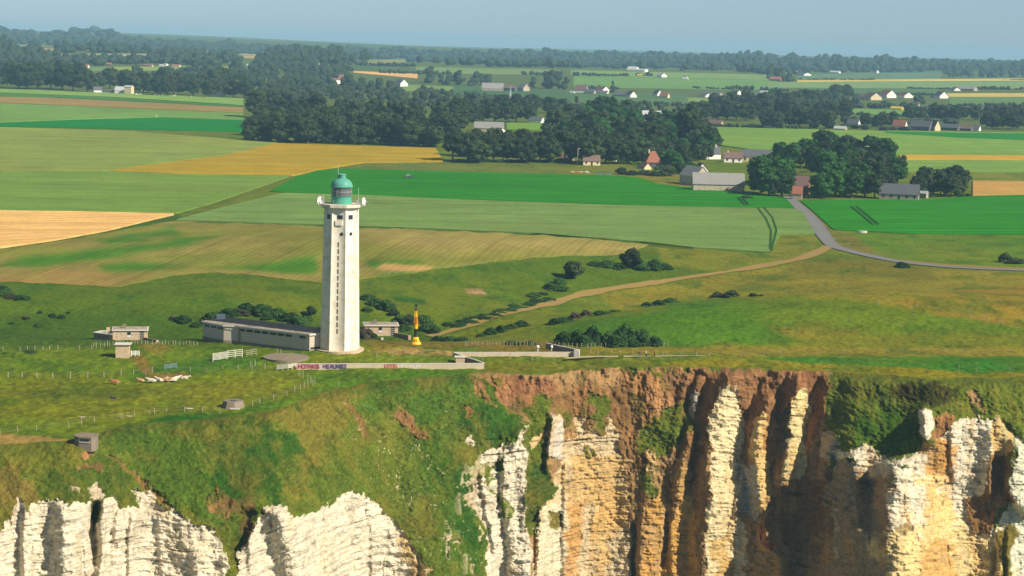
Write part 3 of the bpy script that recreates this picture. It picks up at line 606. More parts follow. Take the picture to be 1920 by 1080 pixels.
# sea and beach far below, outside the picture
M_sea = paint_mat("sea_water", (0.05, 0.12, 0.12), 0.3, 0.02, rough=0.12, spec=0.5)
o = np_mesh("sea", [(-3000, -4000, -100), (3000, -4000, -100), (3000, 450, -100), (-3000, 450, -100)], [(0, 1, 2, 3)], M_sea); tag(o, kind="structure")

# ------------------------------------------------------------------ fields: crop standing on the plateau, each its own sheet with a cut edge
def field(name, top, bot, col, h=0.5, var=0.5, rows=None, step=7, rstep=4, paint=None, fine=0.40, fscale=0.5, coarse=0.30, rag=0.0):
    top = np.array(top, float); bot = np.array(bot, float)
    x0 = max(top[0, 0], bot[0, 0]); x1 = min(top[-1, 0], bot[-1, 0])
    n = max(3, int((x1 - x0) / step)); xs = np.linspace(x0, x1, n)
    yt = np.interp(xs, top[:, 0], top[:, 1]); yb = np.interp(xs, bot[:, 0], bot[:, 1])
    if rag: yb = yb + fbm(xs / 25, xs * 0, seed=int(x0) % 91) * rag; yt = yt + fbm(xs / 25, xs * 0 + 5, seed=int(x1) % 91) * rag
    yb = np.maximum(yb, yt + 0.3)
    m_ = max(2, int((yb - yt).max() / rstep) + 1); v = np.linspace(0, 1, m_)[:, None]
    PX = np.repeat(xs[None, :], m_, 0); PY = yt[None, :] * (1 - v) + yb[None, :] * v
    x, y, z = ground(PX.ravel(), PY.ravel(), h)
    cols = np.empty((x.size, 3)); cols[:] = col
    f1 = fbm(x / 60, y / 120, seed=141 + int(x0) % 7)
    cols *= (1 + 0.14 * var * f1)[:, None]
    cols[:, 0] *= 1 + 0.10 * var * fbm(x / 90, y / 90, seed=149)
    if paint is not None: paint(cols, PX.ravel(), PY.ravel(), x, y)
    co = np.stack([x, y, z], -1); n_ = n
    idx = np.arange(m_ * n_).reshape(m_, n_)
    per = np.concatenate([idx[0, :], idx[1:, -1], idx[-1, -2::-1], idx[-2:0:-1, 0]])
    sk = co[per].copy(); sk[:, 2] -= h + 1.2
    nb = len(per); base = len(co); a = np.arange(nb); b = (a + 1) % nb
    sf = np.stack([per[a], base + a, base + b, per[b]], -1)
    faces = np.concatenate([grid_faces(m_, n_)[:, ::-1], sf[:, ::-1]]); allc = np.concatenate([cols, cols[per] * 0.8])
    o = np_mesh(name, np.concatenate([co, sk]), faces, land_mat(name + "_crop", fine, fscale, coarse, rows, 0.06, streak=R(10) if name == 'stubble_field' else R(84 if top[0, 0] < 900 else 78)), smooth=False, cols=allc)
    return tag(o, kind="structure")
def stubble(cols, px, py, x, y):
    n = fbm(x / 14, y / 26, seed=161); n2 = fbm((x + y * .2) / 30, y / 12, seed=163)
    g = lin(70, 118, 36, K); t = lin(142, 128, 80, K)
    blend(cols, sm(-0.2, 0.7, n2) * 0.6, t)
    for poly in ([(0, 500), (60, 480), (170, 470), (290, 460), (330, 445), (420, 440), (330, 468), (250, 480), (140, 495), (60, 505)],
                 [(190, 500), (260, 492), (340, 500), (300, 512), (220, 520)], [(400, 500), (520, 488), (605, 480), (605, 515), (520, 514)],
                 [(20, 518), (90, 508), (80, 518)], [(170, 450), (330, 425), (330, 440), (200, 462)],
                 [(680, 525), (800, 508), (830, 500), (780, 500), (700, 510), (690, 490), (760, 486), (800, 490)]):
        blend(cols, poly_mask(px + 18 * n, py + 5 * n2, poly, 8), g)
    blend(cols, poly_mask(px, py, [(640, 425), (1000, 440), (1216, 457), (1180, 478), (1000, 470), (800, 470)], 20) * 0.7, lin(164, 148, 98, K))
    blend(cols, poly_mask(px + 10 * n, py + 3 * n2, [(720, 494), (820, 498), (800, 508), (740, 510), (700, 506)], 4) * 0.8, lin(190, 150, 108, K))
    blend(cols, poly_mask(px + 10 * n, py + 3 * n2, [(-100, 520), (100, 508), (200, 512), (330, 505), (200, 540), (-100, 540)], 8) * 0.6, lin(158, 128, 84, K))
LG = lin(114, 146, 96, K * .95); LG2 = lin(132, 150, 88, K * .95); VG = lin(46, 134, 26, K * .88); YE = lin(182, 158, 42, K * .85); ST = lin(232, 188, 132, K * 0.95)
field("stubble_field", [(-160, 486), (0, 466), (120, 451), (230, 430), (330, 414), (600, 424), (800, 431), (1000, 440), (1200, 456), (1216, 458)],
      [(-160, 528), (0, 527), (120, 532), (210, 538), (330, 516), (400, 510), (470, 514), (600, 530), (700, 521), (800, 506), (1000, 482), (1180, 476), (1216, 459)], lin(124, 128, 66, K), 0.12, rows=(R(10), 0.145, 0.08), paint=stubble, rag=1.5)
field("wheat_field", [(-160, 394), (0, 394), (150, 396), (326, 400)], [(-160, 486), (0, 463), (100, 449), (200, 431), (270, 414), (326, 401)], ST, 0.5, rows=(R(60), 0.035, 0.06))
field("barley_field", [(331, 411), (415, 389), (530, 361), (700, 366), (870, 374), (1180, 385), (1490, 391), (1505, 396), (1527, 436)], [(331, 412), (420, 415), (600, 420), (800, 428), (1000, 436), (1200, 452), (1300, 463), (1445, 472), (1462, 438), (1527, 437)], LG, 0.5)
field("beet_field", [(507, 357), (560, 329), (600, 318), (660, 316), (900, 323), (1130, 328), (1200, 333), (1235, 345), (1300, 352), (1420, 362), (1475, 372), (1489, 389)], [(507, 358), (530, 360), (870, 373), (1180, 384), (1489, 390)], VG, 0.3, rows=(R(82), 0.03, 0.07))
field("beet_field", [(1502, 376), (1650, 374), (1740, 373), (1830, 367), (2080, 362)], [(1502, 377), (1530, 400), (1562, 430), (1700, 437), (2080, 442)], VG, 0.3, rows=(R(80), 0.03, 0.07))
field("rapeseed_field", [(207, 319), (260, 311), (420, 291), (520, 268), (640, 272), (818, 277), (830, 300)], [(207, 320), (330, 325), (550, 328), (600, 317), (680, 304), (830, 302)], YE, 0.6)
field("barley_field", [(-160, 238), (0, 238), (240, 245), (450, 262), (520, 267)], [(-160, 321), (0, 321), (206, 319), (260, 310), (420, 290), (520, 268)], LG2, 0.5)
field("barley_field", [(-160, 323), (0, 322), (210, 321), (330, 326), (543, 329)], [(-160, 393), (0, 393), (330, 399), (400, 379), (543, 330)], lin(112, 144, 76, K), 0.5)
field("barley_field", [(-160, 164), (0, 166), (456, 184)], [(-160, 170), (0, 173), (200, 181), (456, 197)], lin(128, 164, 98, K), 0.5)
field("beet_field", [(-160, 172), (0, 174.5), (200, 182), (456, 198)], [(-160, 178), (0, 180), (100, 182), (220, 188), (456, 200)], lin(70, 126, 66, K), 0.3)
field("ploughed_field", [(-160, 178), (0, 181), (100, 183), (220, 189), (456, 201)], [(-160, 191), (0, 192), (250, 203), (400, 209), (456, 211)], lin(150, 130, 84, K), 0.1)
field("barley_field", [(-160, 192), (0, 193), (250, 204), (400, 210), (456, 212)], [(-160, 230), (0, 229), (150, 223), (300, 219), (456, 225)], lin(112, 150, 88, K), 0.5)
field("beet_field", [(-160, 233), (0, 230), (150, 224), (300, 220), (456, 226)], [(-160, 236), (0, 237), (150, 240), (456, 247)], lin(22, 124, 50, K), 0.3)
field("barley_field", [(1335, 238), (1650, 245), (2080, 250)], [(1335, 270), (1480, 289), (1690, 290), (2080, 291)], lin(116, 152, 80, K), 0.5)
field("beet_field", [(1660, 246), (1800, 249), (2080, 251)], [(1660, 249), (1800, 258), (2080, 268)], lin(36, 128, 52, K), 0.62)
field("rapeseed_field", [(1688, 290), (2080, 292)], [(1688, 299), (2080, 300)], lin(190, 158, 50, K), 0.6)
field("barley_field", [(1690, 300), (2080, 301)], [(1700, 321), (2080, 324)], lin(118, 154, 86, K), 0.5)
field("wheat_field", [(1812, 338), (2080, 340)], [(1824, 365), (2080, 361)], lin(180, 146, 88, K), 0.5)
# far fields
FF = [((663, 133), (785, 138), (663, 136), (783, 147), ST, "wheat_field"), ((700, 123), (1050, 131), (780, 137), (1050, 140), lin(120, 146, 104, K), "barley_field"), ((640, 121), (780, 124), (640, 130), (860, 136), lin(78, 104, 74, K), "beet_field"),
      ((1070, 131), (1440, 140), (1070, 141), (1440, 150), lin(126, 156, 110, K), "barley_field"), ((1070, 142), (1460, 151), (1075, 163), (1480, 170), lin(108, 150, 96, K), "barley_field"),
      ((1495, 139), (1765, 136), (1495, 149), (1765, 148), lin(98, 132, 104, K), "beet_field"), ((1495, 150), (2040, 146), (1495, 153), (2040, 150), lin(206, 190, 110, K), "wheat_field"),
      ((1440, 154), (2040, 152), (1440, 164), (2040, 166), lin(122, 154, 118, K), "barley_field"), ((1430, 165), (1760, 166), (1500, 176), (1760, 176), lin(84, 118, 90, K), "beet_field"),
      ((1770, 175), (2040, 174), (1770, 181), (2040, 181), lin(206, 184, 104, K), "wheat_field"), ((1770, 182), (2040, 182), (1780, 196), (2040, 198), lin(96, 132, 92, K), "beet_field"),
      ((1070, 170), (1290, 178), (1070, 192), (1300, 198), lin(84, 116, 84, K), "beet_field"), ((1285, 183), (1425, 185), (1290, 197), (1425, 199), lin(122, 150, 100, K), "barley_field"),
      ((1575, 203), (1700, 206), (1580, 212), (1770, 220), lin(110, 152, 92, K), "barley_field"), ((940, 230), (1020, 230), (950, 242), (1020, 244), lin(112, 152, 70, K), "barley_field"),
      ((850, 160), (1080, 172), (850, 178), (1080, 190), lin(74, 108, 82, K), "beet_field"), ((750, 158), (850, 162), (755, 170), (850, 176), lin(118, 150, 92, K), "barley_field"),
      ((212, 125), (350, 124), (214, 131), (356, 132), lin(140, 162, 92, K), "barley_field"), ((400, 126), (430, 124), (404, 136), (428, 136), lin(150, 168, 84, K), "barley_field"), ((80, 126), (215, 126), (80, 131), (215, 133), lin(112, 146, 100, K), "barley_field"),
      ((112, 101), (280, 101), (115, 104), (282, 105), lin(176, 172, 140, K), "wheat_field"), ((32, 84), (56, 85), (34, 93), (56, 94), lin(190, 164, 128, K), "wheat_field"), ((74, 86), (104, 88), (76, 94), (104, 96), lin(180, 160, 124, K), "wheat_field"),
      ((446, 101), (482, 102), (448, 108), (484, 109), lin(180, 160, 112, K), "wheat_field"), ((590, 94), (608, 94.5), (590, 97), (608, 97), lin(184, 168, 120, K), "wheat_field"), ((690, 112), (760, 112), (690, 118), (760, 120), lin(150, 150, 110, K), "barley_field")]
for a, b, c, d, col, nm in FF:
    field(nm, [a, b], [c, d], col, 0.4, rows=None, step=16, rstep=3)

# ribbons: road, tracks, tram lines
def ribbon(name, pts, width, col, h, mat=None, kind="structure", n=120, wob=0.0):
    P = np.array(pts, float); x, y, z = ground(P[:, 0], P[:, 1])
    s = np.concatenate([[0], np.cumsum(np.hypot(np.diff(x), np.diff(y)))]); q = np.linspace(0, s[-1], n)
    xs = np.interp(q, s, x); ys = np.interp(q, s, y)
    k = max(1, n // 40); w = np.ones(2 * k + 1) / (2 * k + 1)
    for _ in range(2 if len(pts) > 2 else 0):
        xs[k:-k] = np.convolve(xs, w, 'valid'); ys[k:-k] = np.convolve(ys, w, 'valid')
    tx = np.gradient(xs); ty = np.gradient(ys); L = np.hypot(tx, ty); nx, ny = -ty / L, tx / L
    W = width * (1 + wob * fbm(q / 12, q * 0, seed=5)) if np.isscalar(width) else np.interp(q / s[-1], np.linspace(0, 1, len(width)), width)
    rows_ = []
    for f in np.linspace(-0.5, 0.5, 5):
        X = xs + nx * W * f; Y = ys + ny * W * f; rows_.append(np.stack([X, Y, terrain(X, Y) + h], -1))
    co = np.array(rows_)
    cc = np.empty((5 * n, 3)); cc[:] = col; cc = cc.reshape(5, n, 3); cc[[0, 4]] *= 0.9
    return tag(np_mesh(name, co, grid_faces(5, n), mat or land_mat(name + "_surface", 0.2, 0.8, 0.12, None, 0.03), cols=cc.reshape(-1, 3)), kind=kind)
ribbon("road", [(1478, 368), (1484, 377), (1502, 392), (1528, 418), (1545, 443), (1562, 464), (1600, 473), (1640, 483), (1700, 494), (1760, 500), (1830, 505), (1930, 508), (2040, 510)], [5, 5.5, 5.5, 5.5, 5.5, 5, 4.6, 4, 4], lin(126, 128, 134, K), 0.22)
ribbon("dirt_track", [(1556, 462), (1537, 472), (1500, 487), (1400, 505), (1280, 522), (1150, 541), (1090, 552), (1040, 567), (960, 586), (880, 611), (830, 626), (806, 632)], 3.8, lin(158, 138, 92, K * .9), 0.2, wob=0.5)
ribbon("footpath", [(1060, 674), (1110, 671), (1240, 670), (1330, 669)], [1.6, 1.8, 1.5, 0.6], lin(178, 168, 146, K), 0.30, wob=0.3)
ribbon("dirt_track", [(1680, 489), (1780, 499), (1930, 505), (2040, 508)], 6, lin(142, 128, 76, K * .9), 0.12, wob=0.4)
for l in ([(1420, 391), (1436, 412), (1446, 436), (1444, 470)], [(1432, 391), (1448, 410), (1456, 434), (1446, 474)], [(1384, 371), (1397, 386)], [(1392, 371), (1404, 386)], [(1596, 388), (1638, 423)], [(1606, 388), (1648, 423)]):
    ribbon("wheel_track", l, 0.7, lin(48, 92, 40, K), 0.62)
# ------------------------------------------------------------------ mesh builder for built things (local metres, parent = Empty at the base)
class MB:
    def __init__(s): s.v = []; s.f = []
    def add(s, vs, fs):
        b = len(s.v); s.v += [tuple(map(float, p)) for p in vs]; s.f += [tuple(i + b for i in f) for f in fs]; return s
    def box(s, x0, x1, y0, y1, z0, z1, bev=0.0):
        return s.add([(x0, y0, z0), (x1, y0, z0), (x1, y1, z0), (x0, y1, z0), (x0, y0, z1), (x1, y0, z1), (x1, y1, z1), (x0, y1, z1)],
                     [(0, 3, 2, 1), (4, 5, 6, 7), (0, 1, 5, 4), (1, 2, 6, 5), (2, 3, 7, 6), (3, 0, 4, 7)])
    def prism(s, poly, z0, z1, top=None):
        n = len(poly); top = top or poly
        vs = [(x, y, z0) for x, y in poly] + [(x, y, z1) for x, y in top]
        return s.add(vs, [tuple(range(n))[::-1], tuple(range(n, 2 * n))] + [(i, (i + 1) % n, (i + 1) % n + n, i + n) for i in range(n)])
    def lathe(s, prof, n=24, cx=0, cy=0, cap=True):
        vs = []; m_ = len(prof)
        for r_, z in prof:
            for k in range(n): a = 2 * math.pi * k / n; vs.append((cx + r_ * math.cos(a), cy + r_ * math.sin(a), z))
        fs = [(i * n + k, i * n + (k + 1) % n, (i + 1) * n + (k + 1) % n, (i + 1) * n + k) for i in range(m_ - 1) for k in range(n)]
        if cap: fs += [tuple(range(n))[::-1], tuple(range((m_ - 1) * n, m_ * n))]
        return s.add(vs, fs)
    def tube(s, a, b, r_, n=6, r2=None):
        a = Vector(a); b = Vector(b); d = (b - a).normalized(); u_ = d.orthogonal().normalized(); w = d.cross(u_); r2 = r_ if r2 is None else r2
        vs = [a + (u_ * math.cos(2 * math.pi * k / n) + w * math.sin(2 * math.pi * k / n)) * r_ for k in range(n)] + [b + (u_ * math.cos(2 * math.pi * k / n) + w * math.sin(2 * math.pi * k / n)) * r2 for k in range(n)]
        return s.add(vs, [(k, (k + 1) % n, (k + 1) % n + n, k + n) for k in range(n)] + [tuple(range(n))[::-1], tuple(range(n, 2 * n))])
    def build(s, name, mat, parent=None, smooth=False, loc=None, rot=None, bevel=0.0):
        me = bpy.data.meshes.new(name); me.from_pydata(s.v, [], s.f); me.validate()
        bm = bmesh.new(); bm.from_mesh(me); bmesh.ops.recalc_face_normals(bm, faces=bm.faces)
        if bevel: bmesh.ops.bevel(bm, geom=list(bm.edges), offset=bevel, segments=1, affect='EDGES')
        bm.to_mesh(me); bm.free()
        if smooth:
            me.polygons.foreach_set("use_smooth", [True] * len(me.polygons))
            try: me.set_sharp_from_angle(angle=R(40))
            except Exception: pass
        me.materials.append(mat); o = bpy.data.objects.new(name, me); C.objects.link(o)
        if parent: o.parent = parent
        if loc is not None: o.location = loc
        if rot is not None: o.rotation_euler = rot
        return o
M = {
 'white': paint_mat("lime_washed_concrete", (0.76, 0.70, 0.585), 0.07, 0.25, tint=(0.60, 0.51, 0.37), streak=(0.5, 0.04, (0.40, 0.33, 0.24), 0.35)),
 'white_gal': paint_mat("gallery_concrete", (0.60, 0.55, 0.46), 0.14, 0.6, streak=(0.5, 0.1, (0.42, 0.16, 0.07), 0.75)),
 'conc': paint_mat("weathered_concrete", (0.20, 0.165, 0.12), 0.22, 0.5, tint=(0.24, 0.20, 0.15)),
 'conc_l': paint_mat("rendered_block_wall", (0.52, 0.40, 0.27), 0.20, 0.8, tint=(0.34, 0.25, 0.17)),
 'annex': paint_mat("annex_render", (0.50, 0.43, 0.35), 0.12, 0.35, streak=(0.5, 0.1, (0.44, 0.36, 0.28), 0.5)),
 'plinth': paint_mat("dark_plinth", (0.22, 0.185, 0.15), 0.2, 0.6),
 'roofing': paint_mat("bitumen_roof", (0.34, 0.29, 0.23), 0.2, 0.3, tint=(0.12, 0.11, 0.10)),
 'trim': paint_mat("pale_trim", (0.55, 0.52, 0.46), 0.12, 0.8),
 'dark': paint_mat("dark_opening", (0.025, 0.027, 0.03), 0.2, 1.0, rough=0.35, spec=0.4),
 'slit': paint_mat('rusty_slit', (0.20, 0.13, 0.08), 0.3, 2.0),
 'glass': paint_mat("lantern_glazing", (0.10, 0.11, 0.11), 0.5, 1.2, rough=0.1, spec=0.6),
 'green': paint_mat("verdigris_paint", (0.085, 0.30, 0.23), 0.2, 0.9, rough=0.5, tint=(0.12, 0.36, 0.28)),
 'green2': paint_mat("green_drum_paint", (0.05, 0.36, 0.25), 0.3, 0.9, rough=0.5, tint=(0.10, 0.34, 0.24)),
 'steel': paint_mat("galvanised_steel", (0.40, 0.40, 0.39), 0.2, 2.0, rough=0.5, spec=0.4, tint=(0.26, 0.17, 0.12)),
 'dish': paint_mat("white_dish_enamel", (0.75, 0.74, 0.70), 0.06, 1.0, rough=0.5),
 'yellow': paint_mat("buoy_yellow", (0.75, 0.45, 0.01), 0.2, 1.2, rough=0.45, tint=(0.55, 0.24, 0.01)),
 'black': paint_mat("buoy_black", (0.02, 0.022, 0.02), 0.2, 1.0, rough=0.5),
 'orange': paint_mat("rusty_orange", (0.45, 0.15, 0.02), 0.3, 1.5, rough=0.6),
 'wood': paint_mat("weathered_post", (0.30, 0.26, 0.18), 0.3, 3.0),
 'woodg': paint_mat("grey_board", (0.30, 0.29, 0.27), 0.3, 2.0),
 'bluegate': paint_mat("blue_grey_gate", (0.13, 0.20, 0.21), 0.3, 2.0),
 'asph': paint_mat("walk", (0.2, 0.2, 0.2), 0.2, 1.0),
}
def ngon(n, r_, rot=0.0): return [(r_ * math.cos(rot + 2 * math.pi * k / n), r_ * math.sin(rot + 2 * math.pi * k / n)) for k in range(n)]

# ---- lighthouse
LX, LY = flat_at(637, 655.5)
t = empty("lighthouse", (LX, LY, 0.0), 0, "tall tapering white octagonal lighthouse with green domed lantern", "lighthouse")
AZL = math.atan2(LX, LY)
ROTL = R(-3.5)      # the face with the stair slits looks almost at the sea
RB, RT, HS = 4.38, 3.83, 30.9
def fluted(rad, z):   # octagon whose faces are dished in between raised arrises
    pts = []
    for k in range(8):
        a0 = ROTL - math.pi / 2 + math.pi / 8 + k * math.pi / 4; a1 = a0 + math.pi / 4
        p0 = np.array([math.cos(a0), math.sin(a0)]) * rad; p1 = np.array([math.cos(a1), math.sin(a1)]) * rad
        nrm = np.array([math.cos((a0 + a1) / 2), math.sin((a0 + a1) / 2)])
        for i in range(8):
            f = i / 8.0; dep = 0.30 * math.sin(math.pi * f) ** 0.7 if i else 0.0
            pts.append(tuple(p0 * (1 - f) + p1 * f - nrm * dep))
    return pts
sh = MB(); rings = []
for i in range(25):
    f = i / 24.0; rings.append([(x, y, -0.3 + (HS + 0.3) * f) for x, y in fluted(RB + (RT - RB) * f, 0)])
n_ = len(rings[0])
sh.add([p for r_ in rings for p in r_], [(i * n_ + k, i * n_ + (k + 1) % n_, (i + 1) * n_ + (k + 1) % n_, (i + 1) * n_ + k) for i in range(24) for k in range(n_)])
shaft = sh.build("tower_shaft", M['white'], t, smooth=True)
MB().prism(ngon(32, 5.3), -1.5, 0.32).build("plinth", M['conc_l'], t)
gal = MB(); gal.prism(ngon(8, 3.9, ROTL + math.pi / 8), HS - 0.02, HS + 0.35, ngon(8, 4.55, ROTL + math.pi / 8)); gal.prism(ngon(8, 4.6, ROTL + math.pi / 8), HS + 0.352, HS + 0.92)
gal.build("gallery", M['white_gal'], t)
ZG = HS + 0.92
dr = MB().lathe([(2.2, ZG), (2.2, ZG + 1.5), (2.3, ZG + 1.51), (2.3, ZG + 1.62)], 32); drum = dr.build("lantern_drum", M['green2'], t, smooth=True)
gl = MB().lathe([(2.12, ZG + 1.63), (2.12, ZG + 3.61)], 32, cap=False).build("lantern_glazing", M['glass'], t)
mu = MB()
for k in range(12): a = 2 * math.pi * k / 12 + .13; mu.tube((2.16 * math.cos(a), 2.16 * math.sin(a), ZG + 1.62), (2.16 * math.cos(a), 2.16 * math.sin(a), ZG + 3.63), 0.04)
mu.lathe([(2.13, ZG + 2.6), (2.2, ZG + 2.6), (2.2, ZG + 2.7), (2.13, ZG + 2.7)], 32); mu.build("glazing_bars", M['steel'], gl)
optic = MB().lathe([(0.2, ZG + 1.6), (0.75, ZG + 1.9), (0.95, ZG + 2.5), (0.75, ZG + 3.2), (0.2, ZG + 3.5)], 16).build("lamp_optic", M['trim'], t)
dm = [(2.40, ZG + 3.62), (2.42, ZG + 3.76)] + [(2.34 * math.cos(a) , ZG + 3.78 + 1.85 * math.sin(a)) for a in np.linspace(0.03, 1.18, 10)]
dome = MB().lathe(dm, 32).build("lantern_dome", M['green'], t, smooth=True)
MB().lathe([(0.86, ZG + 5.35), (0.86, ZG + 6.12), (0.96, ZG + 6.14), (0.96, ZG + 6.3), (0.66, ZG + 6.46), (0.1, ZG + 6.5)], 24).build("ventilator", M['green'], dome, smooth=True)
MB().tube((-0.75, -0.2, ZG + 6.2), (-0.85, -0.2, ZG + 8.4), 0.05, r2=0.03).build("lightning_rod", M['trim'], t)
rl = MB()
for k in range(20):
    a = 2 * math.pi * k / 20; rl.tube((4.3 * math.cos(a), 4.3 * math.sin(a), ZG), (4.3 * math.cos(a), 4.3 * math.sin(a), ZG + 1.0), 0.025)
for zz in (0.5, 1.0): rl.lathe([(4.29, ZG + zz), (4.32, ZG + zz), (4.32, ZG + zz + 0.03), (4.29, ZG + zz + 0.03)], 24, cap=False)
rl.build("railing", M['steel'], t)
def face_frame(k, z, side=0.0, out=0.0):
    """point on tower face k (0 = towards the sea) at height z, side metres to the right, and its outward angle"""
    a = ROTL - math.pi / 2 + k * math.pi / 4; rad = (RB + (RT - RB) * z / HS) * math.cos(math.pi / 8) + out
    return (rad * math.cos(a) - side * math.sin(a), rad * math.sin(a) + side * math.cos(a), z), a + math.pi / 2
for i in range(14):
    z = 4.6 + i * 1.44
    p, a = face_frame(0, z, 0.0, -0.33); MB().box(-0.11, 0.11, -0.12, 0.1, -0.5, 0.5).build("slit_window", M['slit'], t, loc=p, rot=(R(1), 0, a))
for k in (-1, 0, 1, 2):
    p, a = face_frame(k, 29.2, 0.25 if k == 0 else 0.0, -0.30); w = MB().box(-0.55, 0.55, -0.12, 0.1, -0.45, 0.45).build("square_window", M['dark'], t, loc=p, rot=(0, 0, a))
    MB().box(-0.62, 0.62, -0.16, 0.1, -0.6, -0.47).build("sill", M['trim'], w)
for k, sd_ in ((0, 0.65), (1, 0.1)):
    p, a = face_frame(k, 25.6, sd_, -0.28); MB().lathe([(0.36, -0.1), (0.36, 0.1)], 16).build("porthole", M['dark'], t, loc=p, rot=(R(90), 0, a))
p, a = face_frame(0, 27.6, 0.0, -0.33)
MB().prism([(-0.75, -0.35), (0.75, -0.35), (0.85, 0.1), (-0.85, 0.1)], -0.15, 0.9).build("balcony", M['white'], t, loc=p, rot=(0, 0, a))
for z in (22.2, 17.3):
    p, a = face_frame(2, z, -0.9, -0.25); MB().box(-0.3, 0.3, -0.1, 0.1, -0.35, 0.35).build("side_window", M['dark'], t, loc=p, rot=(0, 0, a))
def dish(x, y, z, rz, r_, nm):
    b = MB(); prof = [(0.02, 0.35)] + [(r_ * f, 0.35 - 0.38 * f * f * 1.0) for f in (0.3, 0.6, 0.85, 1.0)] + [(r_ * 1.03, -0.12), (r_ * 0.9, 0.18)]
    b.lathe(prof, 24, cap=False); d = b.build(nm, M['dish'], t, smooth=True, loc=(x, y, z), rot=(0, R(-90), rz))
    MB().tube((0, 0, 0.3), (0, 0, 0.95), 0.12).build("bracket", M['steel'], d); return d
dish(-4.6, -0.9, ZG + 0.75, R(-32), 0.98, "dish_antenna")
dish(4.85, -0.6, ZG + 0.55, R(168), 0.95, "dish_antenna")
b = MB(); b.tube((3.7, -1.2, ZG + .5), (3.7, -1.2, ZG + 3.6), 0.06); b.tube((3.4, -1.2, ZG + 1.2), (4.3, -1.2, ZG + 1.2), 0.05); b.box(3.3, 3.8, -1.6, -1.1, ZG, ZG + 0.9)
b.build("antenna_mast", M['steel'], t)
MB().tube((-3.85, -1.2, ZG + .5), (-3.85, -1.2, ZG + 2.0), 0.09).box(-4.1, -3.6, -1.4, -1.0, ZG, ZG + 1.0).build("antenna_mast", M['steel'], t)

# ---- long low annex beside the tower
ZA = 3.7
A_, B_, C_, D_ = [np.array(flat_at(px, py, ZA)) for px, py in ((580.2, 626.7), (439.6, 610.4), (417.7, 609.4), (377, 602))]
org = A_.copy(); bk = np.array([0.48, 0.88]) * 8.6
P = [p - org for p in (A_, B_, C_, D_)]
foot = [tuple(P[0]), tuple(P[0] + np.array([2.7, 2.0])), tuple(P[0] + bk + np.array([0.6, 0])), tuple(P[3] + bk), tuple(P[3]), tuple(P[2]), tuple(P[1])]
an = empty("annex_building", (org[0], org[1], 0), 0, "long low flat-roofed grey annex building running left from the lighthouse foot", "building")
def inset(poly, d):
    n = len(poly); out = []
    ar = sum(poly[i][0] * poly[(i + 1) % n][1] - poly[(i + 1) % n][0] * poly[i][1] for i in range(n)); sg = 1 if ar > 0 else -1
    for i in range(n):
        p0, p1, p2 = np.array(poly[i - 1]), np.array(poly[i]), np.array(poly[(i + 1) % n])
        d1 = (p1 - p0) / np.linalg.norm(p1 - p0); d2 = (p2 - p1) / np.linalg.norm(p2 - p1)
        n1 = np.array([-d1[1], d1[0]]) * sg; n2 = np.array([-d2[1], d2[0]]) * sg
        v = n1 + n2; v = v / max(0.3, np.dot(v, n1)); out.append(tuple(p1 + v * d))
    return out
MB().prism(inset(foot, 0.35), 0.25, ZA - 0.33).build("wall", M['annex'], an)
MB().prism(inset(foot, 0.30), -5.0, 0.248).build("base_course", M['plinth'], an)
rf = MB().prism(foot, ZA - 0.328, ZA).build("roof_slab", M['trim'], an)
MB().prism(inset(foot, 0.25), ZA + 0.004, ZA + 0.07).build("roof_covering", M['roofing'], rf)
def along(a, b, f): return np.array(a) * (1 - f) + np.array(b) * f
def wall_box(parent, a, b, f0, f1, z0, z1, mat, nm, out=0.02, dep=0.25, inn=0.35):
    a = np.array(a); b = np.array(b); d = (b - a) / np.linalg.norm(b - a); nrm = np.array([d[1], -d[0]])
    if np.dot(nrm, [0, -1]) < 0: nrm = -nrm
    p0 = along(a, b, f0) - nrm * (inn - out); p1 = along(a, b, f1) - nrm * (inn - out); q0 = p0 - nrm * dep; q1 = p1 - nrm * dep
    return MB().prism([tuple(p0), tuple(p1), tuple(q1), tuple(q0)], z0, z1).build(nm, mat, parent)
for f in (0.06, 0.24, 0.345, 0.45, 0.555, 0.66, 0.765, 0.87):
    wall_box(an, P[0], P[1], f, f + (0.085 if f > 0.1 else 0.08), 2.55, 3.1, M['dark'], "strip_window", 0.03)
for f in (0.05, 0.35, 0.66): wall_box(an, P[2], P[3], f, f + 0.24, 2.55, 3.1, M['dark'], "strip_window", 0.03)
wall_box(an, P[1], P[2], 0.2, 0.85, 2.75, 3.0, M['trim'], "lintel", 0.16)
wall_box(an, P[0], P[1], 0.93, 0.955, 0.3, 3.3, M['plinth'], "downpipe", 0.08)
wall_box(an, P[0], P[0] + np.array([2.7, 2.0]), 0.15, 0.95, 0.32, 0.75, M['dark'], "vent_slot", 0.03)
cp = P[3] + bk * 0.45 + (P[0] - P[3]) * 0.045
MB().prism([tuple(cp + np.array(q)) for q in ((0, 0), (1.9, 0.25), (1.8, 1.1), (0, 0.9))], ZA + 0.07, ZA + 1.2).build("roof_vent_box", M['dish'], an)
cp = P[0] + bk * 0.62
MB().prism([tuple(cp + np.array(q)) for q in ((-1.6, 0.6), (0.4, -0.4), (0.6, 0.2), (-1.4, 1.2))], ZA + 0.07, ZA + 0.7).build("roof_parapet", M['conc'], an)

